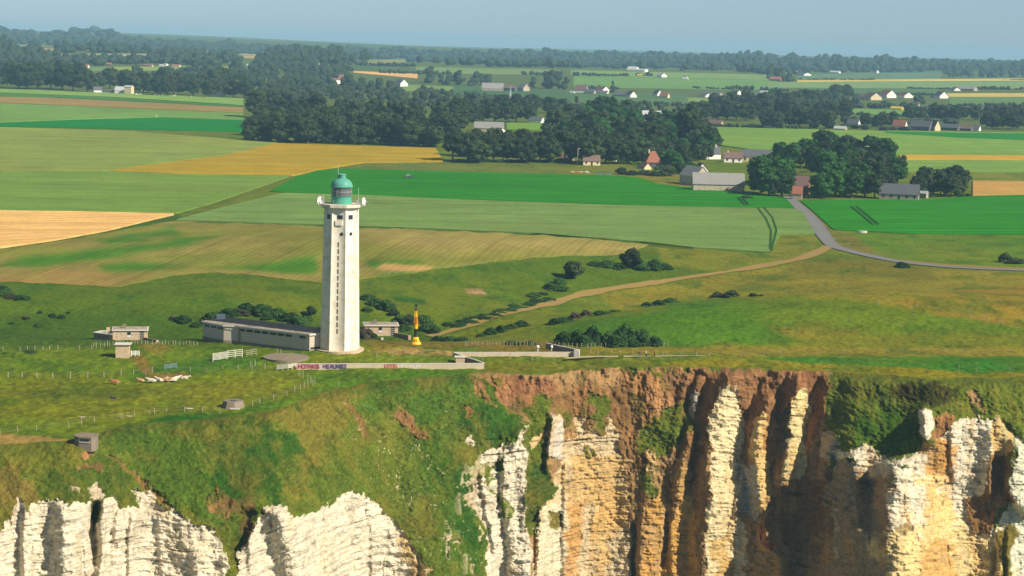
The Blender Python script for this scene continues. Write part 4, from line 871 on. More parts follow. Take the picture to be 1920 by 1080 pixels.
# ---- the two small signal stations
def station(px, py, rz, label, wing):
    v = G(px, py); o = empty("signal_station", v, rz, label, "building")
    z0 = 0.0
    MB().box(-3.75, 3.75, 0, 4.6, -1.5, 2.25).build("wall", M['conc_l'], o)
    r_ = MB().box(-3.95, 3.98, -0.3, 4.8, 2.252, 2.5).build("roof_slab", M['trim'], o)
    MB().box(-3.7, 3.7, 0, 4.5, 2.504, 2.56).build("roof_covering", M['roofing'], r_)
    MB().box(-1.7, -0.95, 1.6, 2.4, 2.56, 3.4).build("chimney", M['conc'], r_)
    w = MB().box(-0.62, 0.12, -0.03, 0.2, 0.95, 1.95).build("window", M['dark'], o); MB().box(-0.62, 0.12, -0.07, 0.1, 0.9, 1.25).build("window_board", M['dish'], w)
    d = MB().box(2.15, 2.95, -0.03, 0.2, -0.2, 2.15).build("door", M['dark'], o)
    st_ = MB()
    for k in range(5): st_.box(2.15, 2.8, -0.09, -0.035, -0.1 + k * 0.42, 0.08 + k * 0.42)
    st_.build("door_slats", M['woodg'], d)
    MB().prism([(3.0, -0.1), (3.3, -0.1), (6.1, -3.6), (5.8, -3.75)], -1.5, 0.75).build("wing_wall", M['plinth'], o)
    MB().prism([(5.72, -3.77), (6.3, -3.62), (6.3, -4.1), (5.75, -4.1)], -1.5, 0.72).build("wall_pier", M['conc_l'], o)
    MB().box(-0.5, 4.3, -2.6, -0.1, -1.5, -0.35).build("terrace", M['conc'], o)
    if wing:
        MB().prism([(-8.0, 2.6), (-3.77, -0.57), (-3.77, 4.4), (-6.5, 5.2)], -1.8, 1.35).build("side_wing", M['plinth'], o)
        MB().prism([(-3.765, -0.575), (-1.4, -2.35), (-0.8, -1.5), (-3.765, -0.05)], -1.8, 0.25).build("low_wall", M['plinth'], o)
        k = MB().prism([(-8.2, 2.6), (-3.77, -0.75), (-3.77, 4.6), (-6.5, 5.4)], 1.352, 1.55).build("wing_roof", M['trim'], o)
        MB().box(-5.2, -4.4, 1.6, 2.4, 1.55, 2.7).build("chimney", M['conc_l'], k)
    else:
        MB().prism([(-3.6, -0.1), (-3.3, -0.1), (0.1, -2.9), (0.0, -3.1), (-0.3, -3.0)], -1.5, 0.0).build("wing_wall", M['plinth'], o)
        MB().box(-0.3, 0.25, -3.5, -2.95, -1.5, 0.1).build("wall_pier", M['trim'], o)
        MB().box(-4.9, -3.76, 1.2, 3.8, -1.2, 1.3).build("side_wing", M['annex'], o)
    return o
station(244, 639, R(10), "flat-roofed sandy concrete hut with lower grey wing, left of the annex", True)
station(715, 630, R(8), "flat-roofed sandy concrete hut between the lighthouse and the yellow buoy", False).scale = (1.1, 1.1, 1.1)
# ---- small square hut in front of the left one
v = G(231, 667.5); o = empty("sentry_hut", v, R(6), "small square pale hut with projecting slab roof in the sheep-grazed turf", "hut")
MB().prism([(-1.45, -1.2), (1.3, -1.2), (1.3, 1.4), (-1.45, 1.4)], -0.5, 2.35).build("wall", M['conc_l'], o)
MB().prism([(-1.3, -1.3), (1.5, -1.3), (1.5, 1.6), (-1.3, 1.6)], 2.352, 2.6, [(-1.75, -1.55), (1.7, -1.55), (1.8, 1.9), (-1.75, 1.9)]).build("roof_slab", M['trim'], o)
# ---- concrete pad, pillboxes, slabs
v = G(536, 672); o = MB().lathe([(4.75, -0.5), (4.8, 0.36), (4.5, 0.42), (0.05, 0.44)], 40).build("round_platform", M['conc'], loc=v)
tag(o, "round flat concrete platform in the grass in front of the annex", "platform")
v = G(160, 831); o = empty("pillbox", v + Vector((0, 0, 0)), R(-8), "grey hexagonal concrete pillbox with firing slot at the brink, lower left", "bunker"); o.scale = (.86, .86, .80)
hexo = [(-2.3, 1.2), (-2.0, -0.5), (-0.9, -1.1), (1.6, -1.1), (2.1, 0.2), (1.6, 2.6), (-1.6, 2.8)]
MB().prism(hexo, -1.5, 1.25).build("wall", M['conc'], o)
MB().prism(inset(hexo, -0.12), 1.252, 1.55).build("roof_slab", M['conc'], o)
MB().box(-0.55, 1.15, -1.16, -0.9, 0.55, 1.02).build("firing_slot", M['dark'], o)
MB().box(-0.7, 1.3, -1.22, -1.0, 0.38, 0.54).build("sill", M['trim'], o)
v = G(437, 761.5); o = empty("open_pit_bunker", v, 0, "low octagonal brown concrete bunker with a hole in its sloping top", "bunker")
MB().prism(ngon(8, 2.35, .3), -0.6, 1.05, ngon(8, 1.75, .3)).build("wall", M['conc'], o)
MB().lathe([(0.62, 1.0), (0.62, 1.06)], 16).build("hatch_opening", M['dark'], o)
MB().box(-0.2, 1.6, -2.6, -2.4, -0.1, 0.15).build("fallen_slab", M['trim'], o)
for px, py, w_, lb in ((157, 783, 1.5, "pale flat stone slab in the turf above the pillbox"), (240, 781, 1.4, "broken pale slab beside a fence post near the brink"), (355, 766.5, 1.3, "thin pale slab in the turf left of the octagonal bunker"), (1617, 436.5, 1.6, "white trough at the lower edge of the bright green field, right")):
    v = G(px, py); pl = ngon(9, w_, rng.random()); pl = [(x * rng.uniform(.8, 1.15), y * .6 * rng.uniform(.7, 1.1)) for x, y in pl]
    pl = [(x * .62, y * .5) for x, y in pl] if w_ < 1.55 else pl
    o = MB().prism(pl, -0.3, 0.12 if w_ < 1.55 else 0.7).build("stone_slab", M['annex'] if w_ < 1.55 else M['trim'], loc=v); tag(o, lb, "slab")

# ---- compound walls
def wall_run(parent, pts, h, th, mat, nm, base=-1.0, coping=None):
    loc = parent.location
    for i in range(len(pts) - 1):
        a = Vector(G(*pts[i])) - loc; b_ = Vector(G(*pts[i + 1])) - loc
        d = (b_ - a); d.z = 0; d.normalize(); nn = Vector((-d.y, d.x, 0)) * th / 2
        n_seg = 1
        q = [a - nn, b_ - nn, b_ + nn, a + nn]
        m_ = MB().add([(p.x, p.y, base + p.z) for p in q] + [(p.x, p.y, h + p.z) for p in q], [(0, 3, 2, 1), (4, 5, 6, 7), (0, 1, 5, 4), (1, 2, 6, 5), (2, 3, 7, 6), (3, 0, 4, 7)])
        w = m_.build(nm, mat, parent)
        if coping: 
            nn2 = nn * 1.25
            q = [a - nn2, b_ - nn2, b_ + nn2, a + nn2]
            MB().add([(p.x, p.y, h + p.z + .002) for p in q] + [(p.x, p.y, h + p.z + .10) for p in q], [(0, 3, 2, 1), (4, 5, 6, 7), (0, 1, 5, 4), (1, 2, 6, 5), (2, 3, 7, 6), (3, 0, 4, 7)]).build("coping", coping, w)
WM = paint_mat("plastered_wall", (0.50, 0.43, 0.31), 0.16, 0.25, tint=(0.52, 0.36, 0.22), streak=(0.35, 0.2, (0.30, 0.27, 0.22), 0.45))
v = G(556, 691); gw = empty("graffiti_wall", v, 0, "long low pale wall daubed with red and blue graffiti in front of the lighthouse", "wall")
wall_run(gw, [(556, 691.5), (907, 690.5)], 0.98, 0.3, WM, "wall_section", coping=M['trim'])
wall_run(gw, [(907, 689.5), (851, 670)], 0.98, 0.3, M['plinth'], "return_wall", coping=M['trim'])
v = G(863, 680.5); o = empty("block_hut", v, R(3), "tiny square block hut behind the end of the graffiti wall", "hut")
MB().box(-0.95, 0.95, 0, 1.5, -0.5, 1.15).build("wall", M['conc_l'], o); MB().box(-1.25, 1.15, -0.15, 1.7, 1.152, 1.28).build("roof_slab", M['trim'], o)
v = G(852, 668); cw = empty("compound_wall", v, 0, "long low pale wall ending in a grey pier and dark return, above the cliff path", "wall")
wall_run(cw, [(852, 668.5), (1078, 668)], 0.85, 0.3, WM, "wall_section", coping=M['trim'])
wall_run(cw, [(1086, 668), (1024, 655)], 1.35, 0.3, M['plinth'], "return_wall", coping=M['trim'])
pv = G(1082, 669.5) - cw.location
MB().prism([(pv.x - 0.7, pv.y), (pv.x + 0.45, pv.y - 0.2), (pv.x + 0.6, pv.y + 0.5), (pv.x - 0.6, pv.y + 0.6)], pv.z - 0.6, pv.z + 1.55).build("end_pier", M['trim'], cw)
# graffiti: thick sprayed strokes standing a paint-film proud of the wall
RED = paint_mat("red_spray", (0.24, 0.06, 0.09), 0.3, 3.0); BLU = paint_mat("blue_spray", (0.06, 0.07, 0.15), 0.3, 3.0); WHI = paint_mat("white_spray", (0.60, 0.57, 0.52), 0.15, 3.0); PNK = paint_mat("pink_spray", (0.55, 0.25, 0.25), 0.2, 3.0); RD2 = paint_mat("faded_red_spray", (0.36, 0.09, 0.07), 0.3, 3.0)
wa = Vector(G(556, 691.5)) - gw.location; wb_ = Vector(G(907, 690.5)) - gw.location; wd = (wb_ - wa); LW = wd.length; wd.normalize(); wn = Vector((wd.y, -wd.x, 0)).normalized()
GLY = {'H': [(0, 0, 0, 1), (.7, 0, .7, 1), (0, .5, .7, .5)], 'O': [(0, 0, 0, 1), (.7, 0, .7, 1), (0, 0, .7, 0), (0, 1, .7, 1)], 'T': [(.35, 0, .35, 1), (0, 1, .7, 1)], 'N': [(0, 0, 0, 1), (.7, 0, .7, 1), (0, 1, .7, 0)], 'A': [(0, 0, .35, 1), (.7, 0, .35, 1), (.15, .4, .55, .4)],
       'S': [(.7, 1, 0, .9), (0, .9, .05, .5), (.05, .5, .7, .45), (.7, .45, .65, 0), (.65, 0, 0, .05)], 'K': [(0, 0, 0, 1), (0, .5, .7, 1), (0, .5, .7, 0)], 'E': [(0, 0, 0, 1), (0, 1, .6, 1), (0, .5, .5, .5), (0, 0, .6, 0)], 'C': [(.7, 1, .1, .9), (0, .8, 0, .2), (.1, .1, .7, 0)], 'U': [(0, 0, 0, 1), (0, 0, .7, 0), (.7, 0, .7, 1)], 'R': [(0, 0, 0, 1), (0, 1, .6, .9), (.6, .9, .6, .55), (.6, .55, 0, .5), (.2, .5, .7, 0)]}
def spray(parent, word, s0, s1, mat, z0=0.12, z1=0.86, th=0.11, out=0.162, nm="graffiti"):
    m_ = MB(); n = len(word); w = (s1 - s0) / n
    for i, ch in enumerate(word):
        for (x0, y0, x1, y1) in GLY[ch]:
            p0 = np.array([s0 + w * (i + 0.06 + x0 * 1.15), z0 + (z1 - z0) * y0]); p1 = np.array([s0 + w * (i + 0.06 + x1 * 1.15), z0 + (z1 - z0) * y1])
            d = (p1 - p0); L = np.linalg.norm(d) + 1e-6; d /= L; q = np.array([-d[1], d[0]]) * th
            cs = [p0 - d * th * .5 - q, p1 + d * th * .5 - q, p1 + d * th * .5 + q, p0 - d * th * .5 + q]
            vs = []
            for o_ in (out, out + 0.01 + 0.003 * len(m_.f) / 6):
                for c in cs: pt = wa + wd * c[0] + wn * o_; vs.append((pt.x, pt.y, wa.z + (wb_.z - wa.z) * c[0] / LW + c[1]))
            m_.add(vs, [(0, 3, 2, 1), (4, 5, 6, 7), (0, 1, 5, 4), (1, 2, 6, 5), (2, 3, 7, 6), (3, 0, 4, 7)])
    return m_.build(nm, mat, parent)
mpx = LW / 351.0
def slabp(s0, s1, z0, z1, mat, out, nm):
    vs = []
    for o_ in (0.14, out):
        for c in ((s0, z0), (s1, z0), (s1, z1), (s0, z1)): pt = wa + wd * c[0] + wn * o_; vs.append((pt.x, pt.y, wa.z + c[1]))
    return MB().add(vs, [(0, 3, 2, 1), (4, 5, 6, 7), (0, 1, 5, 4), (1, 2, 6, 5), (2, 3, 7, 6), (3, 0, 4, 7)]).build(nm, mat, gw)
slabp(0, 92 * mpx, 0.1, 0.93, PNK, 0.156, "painted_ground"); spray(gw, "HOTNKS", 3 * mpx, 42 * mpx, RED, th=0.11, out=0.160); spray(gw, "SC", 42 * mpx, 49 * mpx, WHI, th=0.06, out=0.170); spray(gw, "HEAUNS", 49 * mpx, 86 * mpx, BLU, th=0.13, out=0.160); spray(gw, "CO", 84 * mpx, 92 * mpx, BLU, th=0.08, out=0.180)
spray(gw, "KEOS", 163 * mpx, 187 * mpx, RD2, th=0.09); spray(gw, "ECAUR", 195 * mpx, 232 * mpx, WHI, th=0.07)
# white ball markers
for px, py, lb in ((1008, 660, "white topped marker post, wider one, behind the compound wall"), (1034, 660, "white topped marker post, slimmer one, by the dark return wall")):
    v = G(px, py); o = empty("marker_post", v, 0, lb, "post"); s_ = 1.0 if px < 1020 else 0.75
    MB().tube((0, 0, -0.3), (0, 0, 0.9), 0.14 * s_, 8).build("post", M['trim'], o); MB().lathe([(0.12, 0.75), (0.36 * s_, 1.0), (0.38 * s_, 1.35), (0.15, 1.5)], 12).build("head", M['dish'], o)

# ---- yellow buoy set up on the turf
v = G(779, 646.5); o = empty("navigation_buoy", v, 0, "tall yellow and black navigation buoy standing on the turf", "buoy")
MB().lathe([(0.3, -0.1), (1.15, -0.05), (1.3, 0.2), (1.2, 0.5), (0.85, 0.9), (0.62, 1.75), (0.55, 1.8)], 24).build("float", M['yellow'], o, smooth=True)
for k in range(4):
    a = R(20 + 90 * k); MB().tube((0.95 * math.cos(a), 0.95 * math.sin(a), 0.5), (0.6 * math.cos(a), 0.6 * math.sin(a), 1.7), 0.07).build("brace", M['yellow'], o)
MB().box(-0.1, 0.5, -0.95, -0.6, 0.75, 1.35).build("hatch_box", M['yellow'], o)
MB().lathe([(0.5, 1.8), (0.36, 1.95), (0.33, 2.6), (0.40, 3.6), (0.46, 3.68)], 16).build("black_tower", M['black'], o, smooth=True)
MB().lathe([(0.46, 3.68), (0.48, 4.9), (0.5, 4.95)], 16).build("yellow_collar", M['yellow'], o, smooth=True)
MB().lathe([(0.62, 5.0), (0.62, 5.12), (0.40, 5.14), (0.34, 5.9), (0.42, 6.3)], 16).build("lamp_housing", M['orange'], o, smooth=True)
MB().lathe([(0.34, 6.3), (0.38, 6.5), (0.24, 7.2), (0.12, 7.7)], 16).build("lantern", M['yellow'], o, smooth=True)
cg = MB()
for k in range(4): a = R(45 + 90 * k); cg.tube((0.55 * math.cos(a), 0.55 * math.sin(a), 5.1), (0.3 * math.cos(a), 0.3 * math.sin(a), 7.8), 0.045)
cg.build("lamp_cage", M['yellow'], o)
MB().tube((0, 0, 7.6), (0, 0, 9.2), 0.05).lathe([(0.40, 7.9), (0.05, 8.45)], 12).lathe([(0.05, 8.55), (0.40, 9.15)], 12).build("topmark", M['black'], o)

# ---- hurdles, gates, fences
def hurdle(p0, p1, h, mat, label, rails=5, cat="gate", group=None):
    a = G(*p0); b_ = G(*p1); d = b_ - a; L = d.length; rz = math.atan2(d.y, d.x)
    o = empty("cattle_gate", a, rz, label, cat, group)
    m_ = MB(); slope = (b_.z - a.z) / L
    for k in range(rails):
        z = 0.2 + (h - 0.25) * k / (rails - 1); m_.add([(0, -.03, z), (L, -.03, z + slope * L), (L, .03, z + slope * L), (0, .03, z), (0, -.03, z + .11), (L, -.03, z + slope * L + .11), (L, .03, z + slope * L + .11), (0, .03, z + .11)], [(0, 3, 2, 1), (4, 5, 6, 7), (0, 1, 5, 4), (1, 2, 6, 5), (2, 3, 7, 6), (3, 0, 4, 7)])
    m_.build("rails", mat, o)
    for f in (0, 0.5, 1): MB().box(L * f - .07, L * f + .07, -.07, .07, -0.2, h + 0.15 + slope * L * f).build("upright", mat, o)
    return o
SW = paint_mat("sun_bleached_rails", (0.55, 0.52, 0.45), 0.2, 2.0)
hurdle((399, 677), (425, 673), 1.5, SW, "leftmost bleached rail gate standing below the annex", 6); hurdle((427, 671), (454, 668), 1.45, SW, "middle bleached rail gate standing below the annex", 4)
hurdle((462, 667), (480, 664), 1.1, M['wood'], "short leaning wooden gate, right one of the three below the annex", 3)
hurdle((519, 694), (540, 692), 1.0, M['woodg'], "grey rail gate at the left end of the graffiti wall", 5); hurdle((540, 692), (555, 690), 0.95, SW, "pale rail gate touching the left end of the graffiti wall", 5)
hurdle((246, 667), (261, 667), 0.95, M['dish'], "white rail gate to the right of the small square hut", 4); hurdle((308, 693), (331, 690), 0.95, M['bluegate'], "blue-grey rail gate behind the lying cattle", 4)
def fence(pts, label, h=1.1, spacing=None, mat=None, r_=0.09, jit=0.15, wire=True, name="post_fence", group=None):
    """pts: photo pixels of each post foot (or of a line when spacing px is given)"""
    if spacing:
        P_ = np.array(pts, float); s = np.concatenate([[0], np.cumsum(np.hypot(np.diff(P_[:, 0]), np.diff(P_[:, 1])))]); q = np.arange(0, s[-1], spacing); q = q + np.array([rng.uniform(-.25, .25) * spacing for _ in q])
        pts = list(zip(np.interp(q, s, P_[:, 0]), np.interp(q, s, P_[:, 1])))
    V = [G(*p) for p in pts]; o = empty(name, V[0], 0, label, "fence", group)
    mat = mat or M['wood']
    tops = []
    for v in V:
        hh = h * rng.uniform(1 - jit, 1 + jit); q = v - V[0]; lx, ly = rng.uniform(-.09, .09), rng.uniform(-.09, .09)
        rr_ = r_ * rng.uniform(.8, 1.15)
        MB().tube((q.x, q.y, q.z - 0.4), (q.x + lx, q.y + ly, q.z + hh), rr_, 6, rr_ * .9).build("post", mat, o); tops.append((q.x + lx, q.y + ly, q.z + hh))
    if wire:
        m_ = MB()
        for a, b_ in zip(tops[:-1], tops[1:]):
            for dz in (-0.12, -0.5): m_.tube((a[0], a[1], a[2] + dz), (b_[0], b_[1], b_[2] + dz), 0.008, 3)
        m_.build("wire", M['steel'], o)
    return o
LP = paint_mat("pale_post", (0.34, 0.29, 0.20), 0.15, 3.0)
fence([(15, 708), (42, 708), (69, 708), (98.5, 708), (131.5, 708), (164, 707), (195, 706), (227, 704)], "pale post fence crossing the turf left of the lying cattle", 1.15, mat=LP, r_=0.12)
fence([(250, 703), (273, 703), (285, 699), (357, 697), (388, 698), (418, 694), (447, 694), (473, 694), (497, 690)], "grey post fence running from the cattle to the round platform", 1.1, mat=M['wood'])
fence([(-20, 659), (6, 658), (37, 657.5), (52, 657.5), (65, 657.5), (80, 657), (93, 657), (108, 656.5), (149, 655.5), (172, 654)], "post fence along the foot of the slope at far left", 1.0, mat=LP)
fence([(174, 650), (250, 646), (375, 648)], "close row of posts behind the two huts, left of the annex", 0.95, spacing=6.5, mat=M['wood'])
fence([(0, 816), (33.5, 812), (69, 810), (129, 803), (153, 798), (177, 794), (226, 787), (230, 786), (252, 782), (281, 778), (290, 777), (312, 775), (346, 775), (380, 776), (412, 775)], "thin post fence following the brink above the left cliff", 1.15, mat=LP, r_=0.08)
fence([(474, 761), (487, 757), (513, 750), (538, 742), (552, 735), (563, 730), (570, 726), (578, 724), (587, 722)], "post fence climbing towards the left end of the graffiti wall", 1.05, mat=LP, r_=0.09)
fence([(560, 703), (568, 707), (576, 712), (583, 716), (590, 718)], "bunch of leaning posts below the graffiti wall", 1.2, mat=M['wood'])
fence([(470, 686), (478, 684), (520, 663), (527, 663)], "odd bleached posts between the rail gates and the annex", 1.0, mat=LP, wire=False)
fence([(635, 725), (706, 668), (735, 668)], "three lone thin posts around the graffiti wall", 1.1, mat=M['wood'], wire=False)
fence([(872, 648), (1010, 648)], "post row in front of small bushes above the compound wall", 1.0, spacing=6.5, mat=M['wood'])
fence([(1015, 650), (1100, 652), (1180, 649), (1260, 650)], "post row at the foot of the long dark thicket", 1.0, spacing=8.5, mat=M['wood'])
fence([(1108, 663), (1121, 665), (1146, 663), (1162, 664), (1185, 664), (1214, 663), (1243, 669), (1278, 668), (1306, 669), (1330, 670)], "sparse post fence beside the walkers' path", 1.0, mat=LP)
fence([(1390, 668), (1480, 663), (1600, 662), (1720, 662), (1920, 664)], "thin fence along the top of the green strip, lower right", 0.9, spacing=38, mat=M['woodg'], r_=0.045)
fence([(1648, 571), (1718, 578), (1790, 589), (1820, 597), (1850, 601), (1880, 608), (1912, 613)], "thin fence along the lower edge of the tawny pasture at right", 1.1, mat=LP, r_=0.09)
fence([(1035, 567), (1096, 569), (1110, 571), (1137, 574)], "four posts below the track in the valley", 1.1, mat=LP, r_=0.08)
fence([(1798, 694), (1831, 696), (1893, 696)], "three thin posts at the brink above the boulder", 1.1, mat=M['wood'], r_=0.06)
fence([(710, 518), (900, 497), (1040, 487)], "faint fence along the top of the valley slope", 0.9, spacing=16, mat=M['wood'], r_=0.05)
fence([(905, 676), (957, 672), (997, 676), (1038, 674)], "four posts in the turf below the compound wall", 1.1, mat=LP, r_=0.08)
# ------------------------------------------------------------------ foliage
def leaf_mat(name, dark, light, brown=None):
    mt, n, p = new_mat(name)
    oi = n.nodes.new("ShaderNodeObjectInfo")
    vec = mapping(n); a = noise_node(n, 0.35, 3, 0.6, vec); b = noise_node(n, 1.6, 2, 0.6, vec)
    f = mth(n, 'ADD', mth(n, 'MULTIPLY', a, 1.5), mth(n, 'ADD', mth(n, 'MULTIPLY', oi.outputs["Random"], 0.95), -0.95))
    f = mth(n, 'ADD', f, mth(n, 'MULTIPLY', b, 0.5)); f = mth(n, 'SUBTRACT', f, 0.1)
    cl = n.nodes.new("ShaderNodeClamp"); n.links.new(f, cl.inputs[0])
    mx = n.nodes.new("ShaderNodeMix"); mx.data_type = 'RGBA'; n.links.new(cl.outputs[0], mx.inputs[0])
    mx.inputs[6].default_value = (*dark, 1); mx.inputs[7].default_value = (*light, 1)
    n.links.new(mx.outputs[2], p.inputs["Base Color"]); p.inputs["Roughness"].default_value = 0.8; p.inputs["Specular IOR Level"].default_value = 0.1
    return mt
F_DARK = leaf_mat("dark_foliage", (0.022, 0.038, 0.016), (0.052, 0.078, 0.028))
F_MID = leaf_mat("broadleaf_foliage", (0.018, 0.046, 0.012), (0.040, 0.125, 0.020))
F_BUSH = leaf_mat("scrub_foliage", (0.018, 0.050, 0.012), (0.046, 0.105, 0.024))
F_BROWN = leaf_mat("brown_scrub", (0.05, 0.042, 0.026), (0.085, 0.07, 0.042))
F_LIME = leaf_mat("lime_foliage", (0.12, 0.20, 0.015), (0.17, 0.26, 0.02))
F_FAR = leaf_mat("far_foliage", (0.016, 0.030, 0.017), (0.036, 0.056, 0.026))
BARK = paint_mat("bark", (0.12, 0.10, 0.08), 0.3, 1.5)
nr = np.random.RandomState(5)
def ico(sub):
    bm = bmesh.new(); bmesh.ops.create_icosphere(bm, subdivisions=sub, radius=1.0)
    v = np.array([q.co[:] for q in bm.verts]); f = np.array([[q.index for q in fc.verts] for fc in bm.faces]); bm.free(); return v, f
IV1, IF1 = ico(1); IV2, IF2 = ico(2); IV3, IF3 = ico(3)
def crown_mesh(name, w, h, z0, nblob, nleaf, leaf, mat, shape='round', seed=0):
    """crown of overlapping leafy clumps: lumpy inner masses carrying many small leaf-spray faces, uneven outline"""
    q = np.random.RandomState(seed); V = []; Fc = []; base = 0
    for i in range(nblob):
        u_ = q.uniform(0, 1); th = q.uniform(0, 2 * np.pi)
        if shape == 'round': zc = z0 + h * (0.18 + 0.72 * u_); rmax = w / 2 * np.sqrt(max(0.05, 1 - ((u_ - 0.40) / 0.68) ** 2))
        elif shape == 'tall': zc = z0 + h * (0.08 + 0.86 * u_); rmax = w / 2 * np.sqrt(max(0.05, 1 - ((u_ - 0.45) / 0.60) ** 2))
        elif shape == 'cone': zc = z0 + h * (0.05 + 0.9 * u_); rmax = w / 2 * (1.02 - u_)
        else: zc = z0 + h * (0.05 + 0.7 * u_); rmax = w / 2 * np.sqrt(max(0.05, 1 - (u_ * .95) ** 2))
        br = w * q.uniform(0.09, 0.21) * (0.6 + 0.4 * (rmax / (w / 2)))
        if shape == 'dome': br = min(w, h * 1.6) * q.uniform(0.09, 0.22)
        rad = max(0, rmax - br * 0.75) * np.sqrt(q.uniform(0.1, 1)); cx, cy = rad * np.cos(th), rad * np.sin(th)
        c = np.array([cx, cy, zc]); iv = IV2.copy(); dd = 1 + 0.22 * fbm(iv[:, 0] * 1.8 + i * 3.1, iv[:, 1] * 1.8 + seed, iv[:, 2] * 1.8, seed=seed + 3, o=2)
        core = iv * (br * 0.86 * dd)[:, None] * np.array([1, 1, 0.86]) + c; core[:, 2] = np.maximum(core[:, 2], min(0.0, z0))
        V.append(core); Fc.append(IF2 + base); base += len(core)
        m_ = nleaf; n3 = q.normal(size=(m_, 3)); n3[:, 2] = np.abs(n3[:, 2]) * 0.8 + n3[:, 2] * 0.35; n3 /= np.linalg.norm(n3, axis=1)[:, None]
        p = c + n3 * br * (q.uniform(0.78, 1.14, (m_, 1)) + (q.uniform(0, 1, (m_, 1)) > 0.85) * q.uniform(0, 0.35, (m_, 1))) * np.array([1, 1, 0.88])
        nn = n3 + q.normal(size=(m_, 3)) * 0.55; nn /= np.linalg.norm(nn, axis=1)[:, None]
        t1 = np.cross(nn, q.normal(size=(m_, 3))); t1 /= np.linalg.norm(t1, axis=1)[:, None]; t2 = np.cross(nn, t1)
        s = leaf * q.uniform(0.5, 1.3, (m_, 1))
        tri = np.stack([p - t1 * s - t2 * s * .6, p + t1 * s - t2 * s * .5, p + t2 * s * 1.1], 1).reshape(-1, 3); tri[:, 2] = np.maximum(tri[:, 2], -0.2)
        V.append(tri); Fc.append(np.arange(base, base + 3 * m_).reshape(-1, 3)); base += 3 * m_
    V = np.concatenate(V); Fc = np.concatenate(Fc)
    me = bpy.data.meshes.new(name); me.vertices.add(len(V)); me.vertices.foreach_set("co", V.astype(np.float32).ravel())
    me.loops.add(Fc.size); me.loops.foreach_set("vertex_index", Fc.astype(np.int32).ravel()); me.polygons.add(len(Fc))
    me.polygons.foreach_set("loop_start", np.arange(0, Fc.size, 3, dtype=np.int32)); me.polygons.foreach_set("loop_total", np.full(len(Fc), 3, np.int32))
    me.update(calc_edges=True); me.materials.append(mat); return me
def trunk_mesh(h, r_, limbs, seed):
    q = random.Random(seed); b = MB(); b.tube((0, 0, -0.5), (q.uniform(-.3, .3), q.uniform(-.3, .3), h * .5), r_ * 1.25, 8, r_ * .8); b.tube((0, 0, h * .45), (q.uniform(-.4, .4), 0, h), r_ * .85, 8, r_ * .35)
    for k in range(limbs):
        a = q.uniform(0, 6.28); z = h * q.uniform(.4, .8); b.tube((0, 0, z), (math.cos(a) * h * .28, math.sin(a) * h * .28, z + h * q.uniform(.12, .3)), r_ * .4, 6, r_ * .15)
    me = bpy.data.meshes.new("trunk"); me.from_pydata(b.v, [], b.f); me.materials.append(BARK); return me
# prototypes, 10 m tall and about 8 m wide unless told otherwise
TP = {}
for k in range(5): TP['d%d' % k] = (crown_mesh("crown", 8.4 + 0.5 * k, 9.4, 0.3, 44, 70, 0.42, F_DARK, 'round', 10 + k), trunk_mesh(5.5, 0.28, 5, k))
for k in range(5): TP['m%d' % k] = (crown_mesh("crown", 8.0 + 0.7 * k, 9.5, 0.2, 44, 70, 0.42, F_MID, 'round', 30 + k), trunk_mesh(5.5, 0.30, 5, k + 9))
for k in range(2): TP['t%d' % k] = (crown_mesh("crown", 4.2, 9.4, 0.6, 20, 70, 0.34, F_DARK, 'tall', 50 + k), trunk_mesh(6, 0.2, 3, k + 19))
TP['c0'] = (crown_mesh("crown", 4.6, 9.6, 0.4, 26, 60, 0.30, F_DARK, 'cone', 60), trunk_mesh(7, 0.2, 0, 29))
for k in range(2): TP['h%d' % k] = (crown_mesh("crown", 8.6, 8.0, 2.2, 36, 80, 0.42, F_DARK, 'round', 70 + k), trunk_mesh(7, 0.32, 6, k + 39))   # high clear trunk
BP = {}
for k in range(4): BP['b%d' % k] = crown_mesh("foliage", 10, 6, 0, 30, 110, 0.5, F_BUSH, 'dome', 80 + k)
BP['n0'] = crown_mesh("foliage", 10, 6, 0, 18, 90, 0.38, F_BROWN, 'dome', 90); BP['y0'] = crown_mesh("foliage", 10, 6, 0, 18, 90, 0.42, F_LIME, 'dome', 91)
BP['k0'] = crown_mesh("foliage", 10, 6, 0, 20, 90, 0.42, F_DARK, 'dome', 92)
NT = [0]; TREEPX = []
def tree(px, py, hpx, kinds, label, group, wf=1.0):
    v = G(px, py); hm = hpx * mpp(v); key = rng.choice(kinds); cm, tm = TP[key]; s = hm / 10.0
    o = empty("conifer" if key[0] == 'c' else "tree", v, rng.uniform(0, 6.28), label, "tree", group)
    o.scale = (s * wf * rng.uniform(.9, 1.15), s * wf * rng.uniform(.9, 1.15), s)
    for nm, me in (("crown", cm), ("trunk", tm)):
        c = bpy.data.objects.new(nm, me); C.objects.link(c); c.parent = o
    NT[0] += 1; return o
def rows(lines, n, hp, kinds, label, group, jy=2.5, wf=1.0):
    """trees along feet lines given in photo pixels: lines [(x0,y0,x1,y1)], n trees each"""
    for (x0, y0, x1, y1), k in zip(lines, n):
        for i in range(k):
            f = (i + 0.5 + rng.uniform(-.3, .3)) / k
            tree(x0 + (x1 - x0) * f, y0 + (y1 - y0) * f + rng.uniform(-jy, jy), hp * rng.uniform(.84, 1.14), kinds, label, group, wf)
D = ['d0', 'd1', 'd2', 'd3', 'd4']; Mi = ['m0', 'm1', 'm2', 'm3', 'm4']; T_ = ['t0', 't1']; Hh = ['h0', 'h1']
g = "trees of the dense wood behind the yellow field"
rows([(462, 263, 826, 276), (468, 252, 850, 264), (462, 238, 870, 250), (462, 222, 880, 236)], (14, 12, 11, 11), 48, D, "dark tree packed in the wood behind the yellow field", g, wf=1.05)
g = "trees in the row along the brown pasture"
